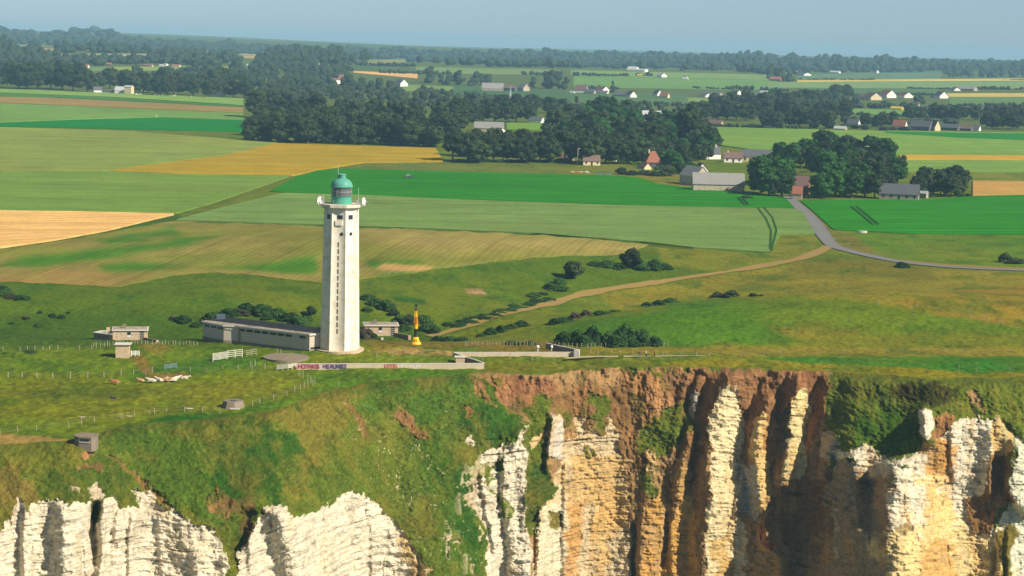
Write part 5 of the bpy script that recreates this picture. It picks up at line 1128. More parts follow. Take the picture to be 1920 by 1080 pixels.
rows([(838, 304, 1235, 307), (850, 293, 1200, 294)], (17, 12), 52, Hh + D, "dark tree in the row between the brown pasture and the hamlet", g, 2)
g = "trees over the hamlet in the middle"
rows([(1040, 282, 1330, 286), (1050, 268, 1330, 270), (1040, 254, 1300, 250), (1060, 240, 1200, 236)], (10, 9, 8, 5), 50, Mi + D, "leafy tree among the hamlet houses right of the dense wood", g)
rows([(1170, 303, 1345, 300), (1240, 318, 1300, 312), (1190, 292, 1330, 292)], (6, 3, 5), 34, Mi + D, "leafy tree between the red-roofed house and the farm barns", "trees between the red-roofed house and the farm barns")
tree(1040, 262, 60, ['d1'], "big rounded tree at the right end of the small bright pasture", None); tree(1290, 284, 88, ['d2'], "tallest broad dark tree at the right end of the hamlet", None, 0.85); tree(1335, 282, 46, ['d0'], "round dark tree where the hamlet meets the pale field", None)
tree(1080, 215, 38, ['c0'], "pointed conifer left of the cream gable", None); tree(1148, 175, 26, ['c0'], "pointed conifer beside the grey-roofed far houses", None)
g = "trees of the farm grove on the right"
rows([(1450, 312, 1680, 325), (1530, 332, 1690, 345), (1534, 372, 1645, 371), (1540, 358, 1660, 358), (1422, 361, 1468, 370), (1418, 343, 1470, 348), (1540, 300, 1670, 305)], (9, 9, 6, 6, 4, 4, 5), 50, Mi + ['d1', 'd3'], "green tree in the large farm grove on the right", g)
rows([(1495, 322, 1560, 322)], (4,), 48, T_, "slim upright tree inside the farm grove", "slim trees of the farm grove")
rows([(1712, 364, 1812, 369), (1720, 352, 1800, 356)], (5, 3), 42, D, "dark tree in the clump right of the slate-roofed barn", "trees right of the slate-roofed barn"); tree(1693, 308, 18, ['d0'], "small tree at the right tip of the farm grove", None)
g = "trees behind the small bright pasture"
rows([(880, 228, 1000, 232), (880, 214, 1000, 214), (960, 205, 1060, 212)], (6, 5, 5), 34, D, "dark tree behind the small bright pasture in the middle", g)
g = "trees around the right-hand village"
rows([(1295, 222, 1420, 226), (1330, 205, 1440, 205), (1430, 238, 1560, 240), (1430, 222, 1590, 222), (1430, 204, 1560, 200), (1560, 190, 1590, 192)], (8, 6, 8, 7, 7, 2), 34, D, "dark tree in the belt left of the right-hand village", g)
g = "trees behind the long field on the right"
rows([(1615, 238, 1680, 240), (1700, 226, 1900, 226), (1840, 240, 1930, 244), (1865, 225, 1930, 228)], (4, 10, 6, 4), 28, D, "bushy tree behind the long pale field on the right", g)
g = "trees at the far left edge"
rows([(-20, 165, 172, 170), (-20, 152, 160, 158)], (9, 8), 42, D, "grey-green tree in the belt above the left fields", g)
rows([(178, 168, 340, 175), (240, 175, 400, 181), (300, 165, 460, 172)], (7, 7, 7), 36, D, "tree of the belt around the white farm buildings", "trees around the white farm buildings")
rows([(420, 183, 470, 184)], (2,), 34, D, "round tree right of the red-roofed gable house", "round trees beside the red-roofed gable house")
# scrub
NB = [0]
def bush(px, py, wpx, hpx, key=None, label=None, group=None):
    v = G(px, py); m_ = mpp(v); key = key or rng.choice(['b0', 'b1', 'b2', 'b3'])
    o = bpy.data.objects.new("bush", BP[key]); C.objects.link(o); o.location = v - Vector((0, 0, 0.1 * hpx * m_)); o.rotation_euler = (0, 0, rng.uniform(-3, 3))
    s = wpx * m_ / 10; o.scale = (s * rng.uniform(1.2, 1.75), s * rng.uniform(1.0, 1.5), hpx * m_ / 6.0 * rng.uniform(.65, 1.05)); NB[0] += 1
    return tag(o, label, "bush", group)
def bushes(lst, label, group, keys=None):
    for i, q in enumerate(lst): bush(*q[:4], key=q[4] if len(q) > 4 else (rng.choice(keys) if keys else None), label=label, group=group)
bushes([(400, 600, 32, 17), (430, 592, 34, 19), (452, 589, 26, 17, 'n0'), (462, 585, 34, 18), (492, 587, 34, 20), (520, 592, 30, 18), (545, 600, 30, 18), (562, 607, 34, 18), (582, 590, 28, 19, 'k0'), (572, 600, 22, 14), (505, 597, 24, 12)], "dark thorny bush on the slope behind the annex", "bushes behind the annex")
bushes([(326, 599, 18, 9, 'n0'), (345, 603, 26, 13), (366, 612, 14, 13)], "low bush left of the annex roof", "bushes left of the annex roof")
bushes([(690, 562, 24, 16), (706, 571, 28, 20), (725, 581, 26, 20), (738, 591, 24, 20, 'k0'), (750, 601, 22, 20), (766, 610, 26, 24, 'k0'), (794, 604, 24, 24), (802, 618, 30, 24), (816, 624, 22, 16), (688, 583, 20, 14), (755, 618, 24, 16)], "dark green bush on the slope between lighthouse and track", "bushes around the buoy")
bush(686, 634, 24, 32, 'n0', "brown leafless scrub hard against the lighthouse's right side"); bush(700, 633, 14, 10, 'b1', "small green bush under the right-hand hut's left end")
bushes([(822, 638, 24, 12), (845, 639, 34, 10), (866, 639, 24, 8)], "low bush at the mouth of the dirt track", "bushes at the mouth of the track")
bushes([(903, 630, 18, 8), (920, 626, 26, 13), (941, 621, 24, 14), (961, 615, 22, 13), (979, 612, 22, 13)], "flowering bush on the near side of the valley track", "flowering bushes by the track")
bushes([(1040, 607, 26, 12), (1058, 603, 26, 13), (1078, 597, 26, 14, 'n0'), (1098, 592, 24, 15, 'n0'), (1128, 590, 26, 9), (1155, 585, 22, 7)], "straggling bush in the hollow above the dark thicket", "bushes above the thicket")
bushes([(1058, 645, 30, 34), (1084, 645, 34, 42), (1112, 646, 34, 44), (1142, 646, 34, 42), (1172, 646, 36, 43), (1202, 647, 34, 40), (1228, 648, 24, 24), (1098, 648, 34, 26), (1156, 649, 38, 26), (1188, 649, 30, 24)], "dense bush of the long dark thicket beside the compound wall", "bushes of the long thicket")
bushes([(962, 646, 28, 12), (995, 646, 26, 10)], "low bush behind the post row, left of the thicket", "bushes behind the post row")
bushes([(1213, 573, 22, 9), (1234, 571, 26, 12), (1258, 566, 24, 9)], "bush in the short line on the hill crest", "bushes on the hill crest")
bushes([(1345, 557, 24, 14, 'k0'), (1371, 557, 34, 14, 'k0'), (1412, 555, 18, 7, 'k0'), (1427, 555, 10, 5, 'k0')], "dark bush on the edge of the tawny pasture", "dark bushes at the tawny pasture")
bushes([(1032, 542, 24, 18), (1048, 532, 22, 17), (1046, 543, 28, 10), (1000, 556, 24, 11), (1018, 552, 18, 8)], "bush below the lone round tree in the valley", "bushes below the lone tree")
bushes([(1116, 497, 26, 12), (1138, 500, 28, 15), (1160, 503, 28, 17), (1206, 504, 32, 20), (1226, 505, 30, 20), (1246, 505, 24, 14)], "bush of the hedge under the striped field's tip", "bushes of the hedge under the striped field")
tree(1075, 523, 36, ['d3'], "lone dark round tree on the valley slope", None, 1.15); tree(1183, 503, 38, ['d4'], "dark tree standing up out of the hedge under the striped field", None)
bush(1691, 501, 24, 17, 'b2', "lone round bush at the edge of the lane, right"); bushes([(1884, 492, 24, 22, 'k0'), (1906, 494, 34, 14, 'k0')], "dark bush above the lane at the right edge", "bushes at the right edge")
bushes([(8, 553, 26, 14), (22, 558, 22, 11, 'n0'), (40, 560, 24, 8), (2, 545, 22, 12)], "scrub bush on the slope at the left edge", "scrub at the left edge")
bushes([(72, 612, 13, 9), (98, 594, 11, 7), (75, 587, 9, 5), (116, 596, 12, 8), (128, 587, 9, 4), (22, 607, 9, 4), (48, 598, 12, 6, 'n0')], "small dark bush dotted on the far-left slope", "small bushes on the far-left slope")
bushes([(56, 661, 22, 7), (28, 664, 9, 4), (8, 663, 9, 3)], "low tussocky bush just below the far-left fence", "tussocks below the far-left fence")
bushes([(862, 612, 24, 8), (884, 605, 26, 9), (906, 598, 24, 8), (928, 592, 22, 7), (950, 584, 20, 6), (990, 572, 20, 5)], "low scrub along the upper side of the track", "low scrub above the track")
for i in range(34):
    f = rng.random(); bush(836 + 190 * f + rng.uniform(-12, 12), 616 - 50 * f - 4 + rng.uniform(-5, 3), rng.uniform(10, 26), rng.uniform(3, 6.5), label="low scrub along the upper side of the track", group="low scrub above the track")
bushes([(1166, 327, 24, 15, 'k0'), (1186, 328, 26, 15, 'k0'), (1208, 328, 26, 16, 'k0'), (1230, 330, 26, 16, 'k0'), (1252, 330, 28, 22, 'k0'), (1272, 326, 28, 26, 'k0'), (1292, 318, 24, 24, 'b1'), (1240, 318, 22, 14, 'b1')], "bush of the dark hedge in front of the red-roofed house", "bushes of the hedge before the red-roofed house")
bushes([(1182, 308, 16, 12, 'y0'), (1200, 310, 26, 10, 'y0')], "bright yellow-green bush left of the red-roofed house", "yellow-green bushes")
bushes([(860 + 24 * i, 303 + (i % 2), 26, 7) for i in range(9)], "low undergrowth at the foot of the tree row", "undergrowth at the foot of the tree row")
bushes([(470 + 30 * i, 264 + i * .9, 34, 20, 'k0') for i in range(12)], "shrub filling the front edge of the dense wood", "shrubs at the edge of the wood")
bushes([(1400, 372, 20, 7), (1800, 368, 16, 8, 'b1'), (1745, 369, 18, 5), (1815, 368, 12, 10, 'n0')], "small garden bush at the foot of the farm groves", "small bushes at the farm groves")

# ---- far woodland: countless trees beyond, one mesh
FIELD_PX = [(a, b, c, d) for a, b, c, d, _, _ in FF]
WB = [IV2 * (1 + 0.25 * fbm(IV2[:, 0] * 2 + s, IV2[:, 1] * 2, IV2[:, 2] * 2, seed=s, o=3))[:, None] for s in range(6)]
WS = [IV1 * (1 + 0.35 * fbm(IV1[:, 0] * 2 + s, IV1[:, 1] * 2, IV1[:, 2] * 2, seed=s + 9, o=2))[:, None] for s in range(6)]
wv = []; wf_ = []; wbase = 0
def in_field(x, y, hp):
    for (x0, y0), (x1, y1), (x2, y2), (x3, y3) in FIELD_PX:
        if x0 - 3 < x < x1 + 3:
            f = (x - x0) / (x1 - x0 + 1e-6); yt = y0 + (y1 - y0) * f; yb = y2 + (y3 - y2) * f
            if yt - 0.5 < y < yb + hp * 0.8: return True
    return False
def woods(poly, sp, hp, dens=1.0, sy=0.36):
    global wbase
    P_ = np.array(poly, float); y = P_[:, 1].min(); pts = []
    while y < P_[:, 1].max():
        x = P_[:, 0].min() + rng.uniform(0, sp)
        while x < P_[:, 0].max():
            pts.append((x + rng.uniform(-.4, .4) * sp, y + rng.uniform(-.3, .3) * sp * sy)); x += sp
        y += sp * sy
    A = np.array(pts); ins = poly_mask(A[:, 0], A[:, 1], poly, 0.5) > 0.5; A = A[ins]
    A = np.array([q for q in A if not in_field(q[0], q[1], hp) and rng.random() < dens])
    if not len(A): return
    X, Y, Z = ground(A[:, 0], A[:, 1])
    for x, y, z in zip(X, Y, Z):
        mp_ = math.hypot(x, y) / FPX; hh = hp * mp_ * rng.uniform(.7, 1.25) * (1 + 0.5 * float(fbm(np.array([x / mp_ / 85.0]), np.array([y / 1500.0]), seed=7, o=3)[0])); ww = sp * mp_ * rng.uniform(.55, .85)
        ww = max(ww, hh * 0.42)
        if hp >= 15:
            for k in range(8):
                b = WS[rng.randrange(6)]; th = rng.uniform(0, 6.283); f = k / 7.0; rr0 = ww * (0.62 if f < .7 else 0.28) * rng.uniform(.3, 1); s0 = ww * rng.uniform(.34, .60)
                v = b * np.array([s0, s0, s0 * .85]) + np.array([x + math.cos(th) * rr0, y + math.sin(th) * rr0, z + hh * (.14 + .70 * f)])
                wv.append(v); wf_.append(IF1 + wbase); wbase += len(v)
        else:
            for k in range(2):
                b = WB[rng.randrange(6)]; v = b * np.array([ww * (1 - .25 * k), ww * (1 - .25 * k), hh * (.52 - .12 * k)]) + np.array([x + rng.uniform(-.4, .4) * ww, y + rng.uniform(-.4, .4) * ww, z + hh * (.45 + .22 * k)])
                wv.append(v); wf_.append(IF2 + wbase); wbase += len(v)
woods([(-150, 68), (60, 72), (250, 74), (450, 86), (640, 93), (950, 99), (1150, 102), (1290, 108), (1480, 112), (1640, 116), (1800, 118), (2060, 124), (2060, 138), (1760, 134), (1640, 138), (1500, 138), (1450, 142), (1300, 130), (1060, 128), (900, 122), (700, 112), (560, 112), (460, 116), (380, 120), (-150, 124)], 11, 9.5, 0.9)
woods([(-150, 60), (40, 63), (140, 60), (260, 68), (-150, 76)], 13, 11, 0.9)
woods([(-150, 92), (110, 92), (350, 84), (420, 94), (380, 100), (250, 98), (110, 99), (-150, 104)], 14, 17, 0.85)
woods([(300, 92), (420, 84), (560, 92), (520, 100), (420, 100)], 14, 12, 0.7)
woods([(-150, 104), (110, 104), (300, 108), (440, 112), (430, 124), (300, 122), (60, 124), (-150, 126)], 13, 14, 0.85)
woods([(-150, 134), (80, 134), (180, 136), (330, 138), (470, 140), (460, 158), (330, 160), (180, 158), (-150, 150)], 15, 22, 0.9)
woods([(430, 128), (520, 124), (660, 136), (660, 150), (620, 160), (480, 165), (440, 150)], 15, 17, 0.7)
woods([(470, 164), (620, 162), (740, 172), (790, 182), (880, 196), (850, 206), (700, 196), (480, 200)], 17, 20, 0.8)
woods([(650, 164), (760, 174), (740, 180), (650, 176)], 14, 18, 0.8)
woods([(500, 108), (600, 106), (700, 116), (640, 122), (540, 124), (480, 118)], 12, 16, 0.9)
woods([(700, 104), (760, 106), (900, 112), (1000, 118), (1150, 124), (1240, 126), (1240, 130), (1000, 128), (830, 122), (720, 116)], 12, 11, 0.85)
woods([(960, 116), (1060, 118), (1070, 128), (960, 125)], 13, 17, 0.9); woods([(1040, 132), (1062, 132), (1062, 140), (1040, 138)], 12, 14, 1.0)
woods([(1100, 138), (1106, 138), (1106, 141), (1080, 141)], 8, 7, 0.9); woods([(1150, 141), (1160, 141), (1160, 143), (1150, 143)], 8, 6)
woods([(1240, 138), (1340, 140), (1440, 142), (1490, 146), (1480, 154), (1400, 151), (1250, 147)], 13, 20, 0.95)
woods([(1270, 118), (1500, 122), (1500, 136), (1280, 134)], 13, 17, 0.9)
woods([(1480, 124), (1560, 124), (1620, 128), (1760, 130), (1760, 134), (1640, 134), (1500, 134)], 12, 14, 0.9)
woods([(1762, 130), (2060, 134), (2060, 146), (1780, 146)], 13, 18, 0.95); woods([(1762, 156), (1800, 158), (1875, 158), (1872, 167), (1770, 170)], 13, 20, 0.95)
woods([(780, 162), (860, 164), (1000, 166), (1065, 174), (1065, 180), (960, 176), (800, 164)], 14, 24, 0.95); woods([(790, 150), (860, 155), (930, 157), (930, 162), (800, 160)], 13, 20, 0.95)
woods([(1000, 162), (1065, 168), (1065, 185), (1000, 172)], 14, 26, 0.95); woods([(915, 138), (930, 138), (930, 143), (915, 143)], 12, 14)
woods([(875, 186), (1000, 190), (1040, 200), (1040, 206), (880, 206)], 14, 18, 0.95)
woods([(1160, 168), (1250, 166), (1330, 172), (1350, 180), (1290, 178), (1170, 178)], 13, 16, 0.9); woods([(1250, 162), (1320, 160), (1335, 172), (1260, 170)], 13, 16, 0.8)
woods([(1020, 200), (1080, 200), (1150, 206), (1250, 208), (1300, 212), (1290, 224), (1150, 224), (1030, 218)], 14, 18, 0.75)
woods([(1200, 190), (1300, 198), (1420, 204), (1440, 212), (1300, 212), (1200, 200)], 13, 14, 0.8)
woods([(1398, 176), (1440, 174), (1440, 182), (1404, 184)], 13, 20, 0.95); woods([(1450, 184), (1600, 186), (1612, 196), (1560, 204), (1450, 206)], 14, 20, 0.95)
woods([(1575, 199), (1720, 202), (1720, 207), (1575, 205)], 10, 12, 0.95); woods([(1715, 206), (1780, 208), (1780, 214), (1720, 212)], 10, 9, .95); woods([(1660, 206), (1700, 206), (1700, 209)], 9, 10)
woods([(1710, 186), (1725, 186), (1740, 196), (1715, 196)], 12, 22, 1); woods([(1765, 192), (1810, 194), (1808, 200), (1768, 198)], 11, 11, 1); woods([(1506, 167), (1520, 167), (1518, 169)], 8, 8, 1)
woods([(1790, 205), (1870, 208), (1930, 214), (1930, 226), (1800, 216)], 13, 18, 0.95); woods([(1870, 196), (2040, 200), (2040, 216), (1880, 216)], 14, 24, 0.95)
woods([(1575, 228), (1700, 232), (1800, 232), (1800, 236), (1600, 236)], 12, 12, 0.8); woods([(1500, 236), (1650, 242), (1720, 244), (1700, 246), (1500, 240)], 11, 9, 0.8)
def belt(x0, y0, x1, y1, hp, dens=0.75):
    global FIELD_PX
    keep = FIELD_PX; FIELD_PX = []; woods([(x0, y0 - .8), (x1, y1 - .8), (x1, y1 + .8), (x0, y0 + .8)], hp * 1.1, hp, dens, 0.2); FIELD_PX = keep
for q in ((1070, 141.5, 1230, 143, 5), (1075, 165, 1160, 167, 6), (1300, 166, 1480, 171, 5), (1500, 150, 1640, 150, 4), (1500, 177, 1600, 178, 6), (1640, 177, 1760, 178, 5), (860, 179, 960, 183, 6), (1290, 199, 1425, 200, 7), (700, 137, 860, 140, 5), (560, 131, 660, 133, 7), (1580, 214, 1770, 222, 6), (1780, 198, 1920, 200, 6), (1700, 166, 1920, 168, 4), (760, 171, 850, 178, 7), (1100, 193, 1290, 200, 6), (640, 122, 780, 125, 5), (300, 133, 430, 137, 8), (1340, 237, 1500, 241, 5), (980, 140, 1060, 141, 6)):
    belt(*q)
V_ = np.concatenate(wv); Fw = np.concatenate(wf_)
o = np_mesh("far_woodland", V_, Fw, F_FAR, smooth=False); tag(o, kind="stuff")
print("trees", NT[0], "bushes", NB[0], "far blobs", len(wv))
# ------------------------------------------------------------------ houses and farm buildings
def flatc(name, rgb, var=0.12, sc=0.4, tint=None): return paint_mat(name, rgb, var, sc, tint=tint)
HM = {'slate': flatc("slate_roof", (0.10, 0.11, 0.13)), 'grey': flatc("fibre_cement_roof", (0.25, 0.25, 0.245), 0.15, 0.3), 'lgrey': flatc("pale_metal_roof", (0.42, 0.45, 0.46)), 'red': flatc("red_tile_roof", (0.30, 0.12, 0.08)), 'brown': flatc("brown_tile_roof", (0.17, 0.11, 0.095)), 'dred': flatc("dark_red_roof", (0.17, 0.085, 0.08)),
      'white': flatc("white_render", (0.82, 0.79, 0.72), 0.06), 'cream': flatc("cream_render", (0.66, 0.55, 0.34), 0.08), 'tan': flatc("tan_block_wall", (0.50, 0.41, 0.31), 0.16, 0.3, (0.28, 0.22, 0.17)), 'brick': flatc("brick_wall", (0.26, 0.12, 0.085), 0.2, 1.0), 'stone': flatc("flint_wall", (0.34, 0.29, 0.22), 0.2, 0.8), 'dwall': flatc("dark_timber_wall", (0.10, 0.10, 0.11), 0.2, 0.6), 'hay': flatc("straw_stack", (0.52, 0.38, 0.05), 0.15, 0.8)}  # dwall: dark grey wall colour
def house(px, py, wpx, hpx, roof, wall, face, label, cat="house", group=None, rz=None, wallf=0.45, det=None, chim=0, hip=0.0, name=None, asp=None, over=0.3, sink=0.0):
    """face 's': ridge runs across the view; 'g': gable looks at the viewer. hpx: height to the ridge in photo pixels, wallf: eaves height share"""
    v = G(px, py); m_ = mpp(v); W = wpx * m_; Ht = hpx * m_; he = Ht * wallf; az = math.atan2(v.x, v.y)
    rz = ((rng.uniform(-.5, -.2) if face == 's' else rng.uniform(.4, .7)) if rz is None else (abs(rz) if face == 'g' else rz)) - az
    o = empty(name or ("barn" if cat in ("barn", "shed") else "house"), v - Vector((0, 0, sink)), rz, label, cat, group)
    if face == 's': L, Dp = W, (asp or 0.55) * W if (asp or W < 22) else 10.0
    else: L, Dp = (asp or 1.4) * W, W
    # local: ridge along X for 's', along Y for 'g'
    hx, hy = (L / 2, Dp / 2)
    b = MB(); b.add([(-hx, -hy, -1), (hx, -hy, -1), (hx, hy, -1), (-hx, hy, -1), (-hx, -hy, he), (hx, -hy, he), (hx, hy, he), (-hx, hy, he), (-hx * (1 - hip), 0, Ht - .05), (hx * (1 - hip), 0, Ht - .05)],
                    [(0, 1, 5, 4), (2, 3, 7, 6), (1, 2, 6, 9, 5), (3, 0, 4, 8, 7), (4, 5, 9, 8), (7, 8, 9, 6)])
    rot = 0 if face == 's' else R(90)
    w = b.build("wall", HM[wall], o, rot=(0, 0, rot))
    ov = over * m_ / 0.25 * 0.5 if m_ > 0.5 else over; ov = min(ov, 0.5); th = 0.22
    k = (Ht - he) / hy; e = he - ov * k * .9; X0_, X1_ = hx + ov, hx * (1 - hip) + (ov if hip == 0 else 0)
    r_ = MB(); r_.add([(-X0_, -hy - ov, e + .03), (X0_, -hy - ov, e + .03), (X1_, 0, Ht + .03), (-X1_, 0, Ht + .03), (-X0_, hy + ov, e + .03), (X0_, hy + ov, e + .03),
                       (-X0_, -hy - ov, e + .03 + th), (X0_, -hy - ov, e + .03 + th), (X1_, 0, Ht + .03 + th), (-X1_, 0, Ht + .03 + th), (-X0_, hy + ov, e + .03 + th), (X0_, hy + ov, e + .03 + th)],
                      [(6, 7, 8, 9), (8, 11, 10, 9), (0, 3, 2, 1), (2, 3, 4, 5), (0, 1, 7, 6), (5, 4, 10, 11), (1, 2, 8, 7), (2, 5, 11, 8), (3, 0, 6, 9), (4, 3, 9, 10)])
    rf_ = r_.build("roof", HM[roof], o, rot=(0, 0, rot))
    if chim:
        for c_ in range(chim):
            xx = (-hx * .8 if c_ == 0 else hx * .8) if chim > 1 else hx * .55 * rng.choice((-1, 1)); s_ = 0.35
            MB().box(xx - s_, xx + s_, -s_, s_, Ht - 1.0, Ht + 1.1).build("chimney", HM['brick'] if wall in ('brick',) else HM['cream'], rf_)
    if det:
        nwin = det; fy = -hy - 0.03 if face == 's' else -hx - 0.03; span = hx if face == 's' else hy
        for i in range(nwin):
            xx = -span + 2 * span * (i + 0.5) / nwin; s_ = 0.5
            if i == nwin // 2 and nwin > 2: MB().box(xx - .5, xx + .5, fy, fy + .1, 0, 2.0).build("door", M['dark'], o)
            else:
                q = MB().box(xx - s_, xx + s_, fy, fy + .1, 0.9, 2.1).build("window", M['dark'], o); MB().box(xx - s_ - .08, xx + s_ + .08, fy - .05, fy + .05, .78, .88).build("sill", M['trim'], q)
    return o
h = house
# the farm nearest the lighthouse
h(1346, 357, 95, 32, 'grey', 'tan', 's', "long farm barn with grey roof and bare tan wall at the field edge", "barn", rz=R(6), wallf=0.40, asp=0.32)
h(1302, 346, 34, 34, 'grey', 'tan', 'g', "smaller grey-roofed barn showing a tan gable behind the long barn", "barn", rz=R(-38), wallf=0.5)
h(1314, 326, 20, 20, 'brown', 'white', 'g', "white gabled cottage tucked behind the smaller grey barn", rz=R(-15)); h(1334, 298, 30, 23, 'slate', 'white', 's', "blue-slate-roofed white house left of the brown-roofed one", rz=R(25), chim=1)
h(1374, 304, 34, 18, 'brown', 'white', 's', "brown-roofed white house in the middle of the farm hamlet", rz=R(4), chim=1, det=3); h(1418, 303, 50, 22, 'slate', 'cream', 's', "big slate-roofed house with roof lights at the farm grove's left edge", rz=R(-4), det=5)
h(1502, 364, 28, 34, 'brown', 'brick', 's', "brown-roofed brick house at the top end of the lane", rz=R(-8), wallf=0.5, chim=1, det=2, asp=0.9)
h(1495, 374, 17, 24, 'red', 'stone', 's', "small red-roofed stone outbuilding at the roadside before the brick house", rz=R(-4), wallf=0.5, asp=0.8)
o = h(1686, 374, 70, 28, 'slate', 'stone', 's', "slate-roofed stone barn right of the farm grove", "barn", rz=R(-4), wallf=0.40, asp=0.35, det=5); h(1731, 371, 16, 12, 'lgrey', 'stone', 's', "little lean-to shed at the right end of the slate-roofed barn", "shed", wallf=.7)
h(1224, 314, 28, 30, 'red', 'dwall', 's', "steep red-roofed house behind the dark hedge", rz=R(8), wallf=0.36, chim=1, hip=0.75, asp=0.9, det=2); h(1209, 317, 16, 12, 'brown', 'cream', 'g', "small cream gable in front of the steep red roof", wallf=0.3)
h(1108, 309.5, 32, 18, 'brown', 'cream', 's', "cream house half hidden under the tree row", rz=R(10), det=3); h(1064, 301, 22, 10, 'brown', 'stone', 's', "low stone house glimpsed between the trunks of the tree row"); h(1147, 302, 22, 12, 'brown', 'white', 's', "white cottage glimpsed right of the half-hidden cream house")
h(1265, 276, 22, 16, 'brown', 'stone', 's', "pale stone cottage among the hamlet trees left of the tallest tree", chim=1); h(1236, 272, 20, 12, 'slate', 'tan', 's', "small dark-roofed shed among the hamlet trees", "shed"); h(1098, 288, 14, 14, 'red', 'brick', 'g', "orange-roofed house peeping through the tree row")
h(1106, 226, 34, 24, 'slate', 'cream', 's', "dark-roofed house with a bright cream gable in the hamlet trees", rz=R(-55), wallf=0.3, chim=1); h(1222, 226, 36, 18, 'lgrey', 'stone', 's', "pale metal-roofed shed over the hamlet trees", "shed", rz=R(8), wallf=0.25); h(1186, 218, 30, 9, 'slate', 'stone', 's', "dark-roofed house behind the pale metal-roofed shed", chim=1)
h(917, 246, 54, 17, 'grey', 'tan', 's', "long grey-roofed barn at the right edge of the dense wood", "barn", rz=R(-6), wallf=0.35, asp=.4); h(936, 248, 14, 8, 'slate', 'white', 'g', "tiny white gable in front of the long grey-roofed barn"); h(1006, 231, 26, 12, 'slate', 'white', 's', "white fronted dark-roofed house above the small bright pasture")
# white farm at left
h(183, 173, 15, 10, 'slate', 'white', 's', "white house with slate roof, leftmost of the white farm", rz=R(10)); h(205, 174, 26, 5, 'slate', 'cream', 's', "long low cream outbuilding of the white farm", "shed", wallf=.6, asp=.3); h(228, 175, 22, 12, 'lgrey', 'white', 's', "pale metal-roofed shed of the white farm", "shed", asp=.6); h(242, 176, 14, 15, 'lgrey', 'cream', 's', "blocky bright cream barn end of the white farm", "barn", wallf=.85, asp=.8)
h(407, 181, 20, 20, 'red', 'white', 'g', "red-roofed white gable house standing alone at the belt's edge", rz=R(-28)); h(633, 157, 24, 17, 'dred', 'white', 's', "white house with dark red roof above the dense wood", rz=R(20)); h(752, 162, 16, 13, 'slate', 'white', 'g', "bright white gable beside the small far pasture", rz=R(-30)); h(809, 183, 12, 7, 'slate', 'white', 's', "tiny white house above the right part of the dense wood"); h(627, 168, 10, 6, 'slate', 'white', 's', "tiny white front below the dark red roof")
# church and big sheds
h(924, 170, 40, 14, 'grey', 'tan', 's', "long brown-grey farm shed with pale base, middle distance", "shed", wallf=.3, asp=.4, rz=R(-2)); h(957, 171, 22, 12, 'brown', 'dwall', 's', "dark open shed joined right of the long farm shed", "shed", wallf=.5); h(982, 171, 14, 14, 'grey', 'tan', 'g', "tan gabled shed between trees, right of the sheds", "shed")
v = G(957, 189); m_ = mpp(v); o = empty("church", v, 0, "small church with a thin white-lit spire among the far trees", "church")
MB().box(-1.6 * m_ * 1.0, 2.4 * m_, -2 * m_, 2 * m_, -1, 9 * m_).build("tower", HM['stone'], o); MB().prism([(-1.9 * m_, -1.9 * m_), (1.9 * m_, -1.9 * m_), (1.9 * m_, 1.9 * m_), (-1.9 * m_, 1.9 * m_)], 9 * m_, 28 * m_, [(-.1, -.1), (.1, -.1), (.1, .1), (-.1, .1)]).build("spire", HM['lgrey'], o)
MB().prism([(1.9 * m_, -2.5 * m_), (9 * m_, -2.5 * m_), (9 * m_, 2.5 * m_), (1.9 * m_, 2.5 * m_)], -1, 5 * m_).build("nave", HM['stone'], o); MB().add([(2 * m_, -2.7 * m_, 5 * m_), (9.2 * m_, -2.7 * m_, 5 * m_), (9.2 * m_, 2.7 * m_, 5 * m_), (2 * m_, 2.7 * m_, 5 * m_), (2 * m_, 0, 8 * m_), (9.2 * m_, 0, 8 * m_)], [(0, 1, 5, 4), (2, 3, 4, 5), (0, 4, 3), (1, 2, 5), (0, 3, 2, 1)]).build("nave_roof", HM['red'], o)
h(1195, 135, 36, 6, 'lgrey', 'white', 's', "large white industrial shed on the far plateau", "shed", wallf=.7, asp=.5); h(1187, 134, 18, 9, 'lgrey', 'white', 's', "taller block of the large white industrial shed", "shed", wallf=.6, asp=.9)
# central far village street
VS = [(1090, 174, 22, 14, 'dred', 'white', 's', "white house with dark red roof, leftmost of the far street"), (1073, 175, 9, 4, 'lgrey', 'white', 's', "low white outbuilding left of the far street's first house"), (1106, 176, 20, 9, 'slate', 'stone', 's', "blue-grey roofed house next to the dark red roof"),
      (1129, 172, 16, 10, 'dred', 'white', 'g', "brown-roofed white gable left of the pointed conifer"), (1130, 176, 20, 6, 'slate', 'white', 's', "grey-roofed house just below the brown-roofed gable"), (1164, 181, 24, 9, 'slate', 'stone', 's', "dark slate house left of the bright white gable"), (1183, 183, 14, 12, 'slate', 'white', 'g', "bright white steep gable in the middle of the far street"),
      (1233, 180, 11, 11, 'slate', 'white', 'g', "narrow white gable left of the red-roofed cream house"), (1246, 184, 17, 10, 'red', 'cream', 's', "cream house with red roof in the far street"), (1336, 181, 34, 9, 'slate', 'stone', 's', "long dark roof behind the curved white front"), (1322, 182, 14, 7, 'slate', 'white', 'g', "white front at the left end of the long dark roof"),
      (1380, 180, 14, 11, 'slate', 'white', 'g', "white gable right of the long dark roof"), (1399, 180, 12, 8, 'slate', 'white', 'g', "small white gable before the last dark roof"), (1415, 181, 34, 7, 'slate', 'stone', 's', "long low dark roof, rightmost of the far street"), (1432, 177, 14, 7, 'lgrey', 'white', 's', "pale roofed house under the round tree at the street's right end"), (1178, 203, 12, 5, 'hay', 'hay', 's', "yellow straw stack left of the other, above the pale metal roof"), (1216, 205, 9, 4, 'hay', 'hay', 's', "yellow straw stack right of the other, above the pale metal roof")]
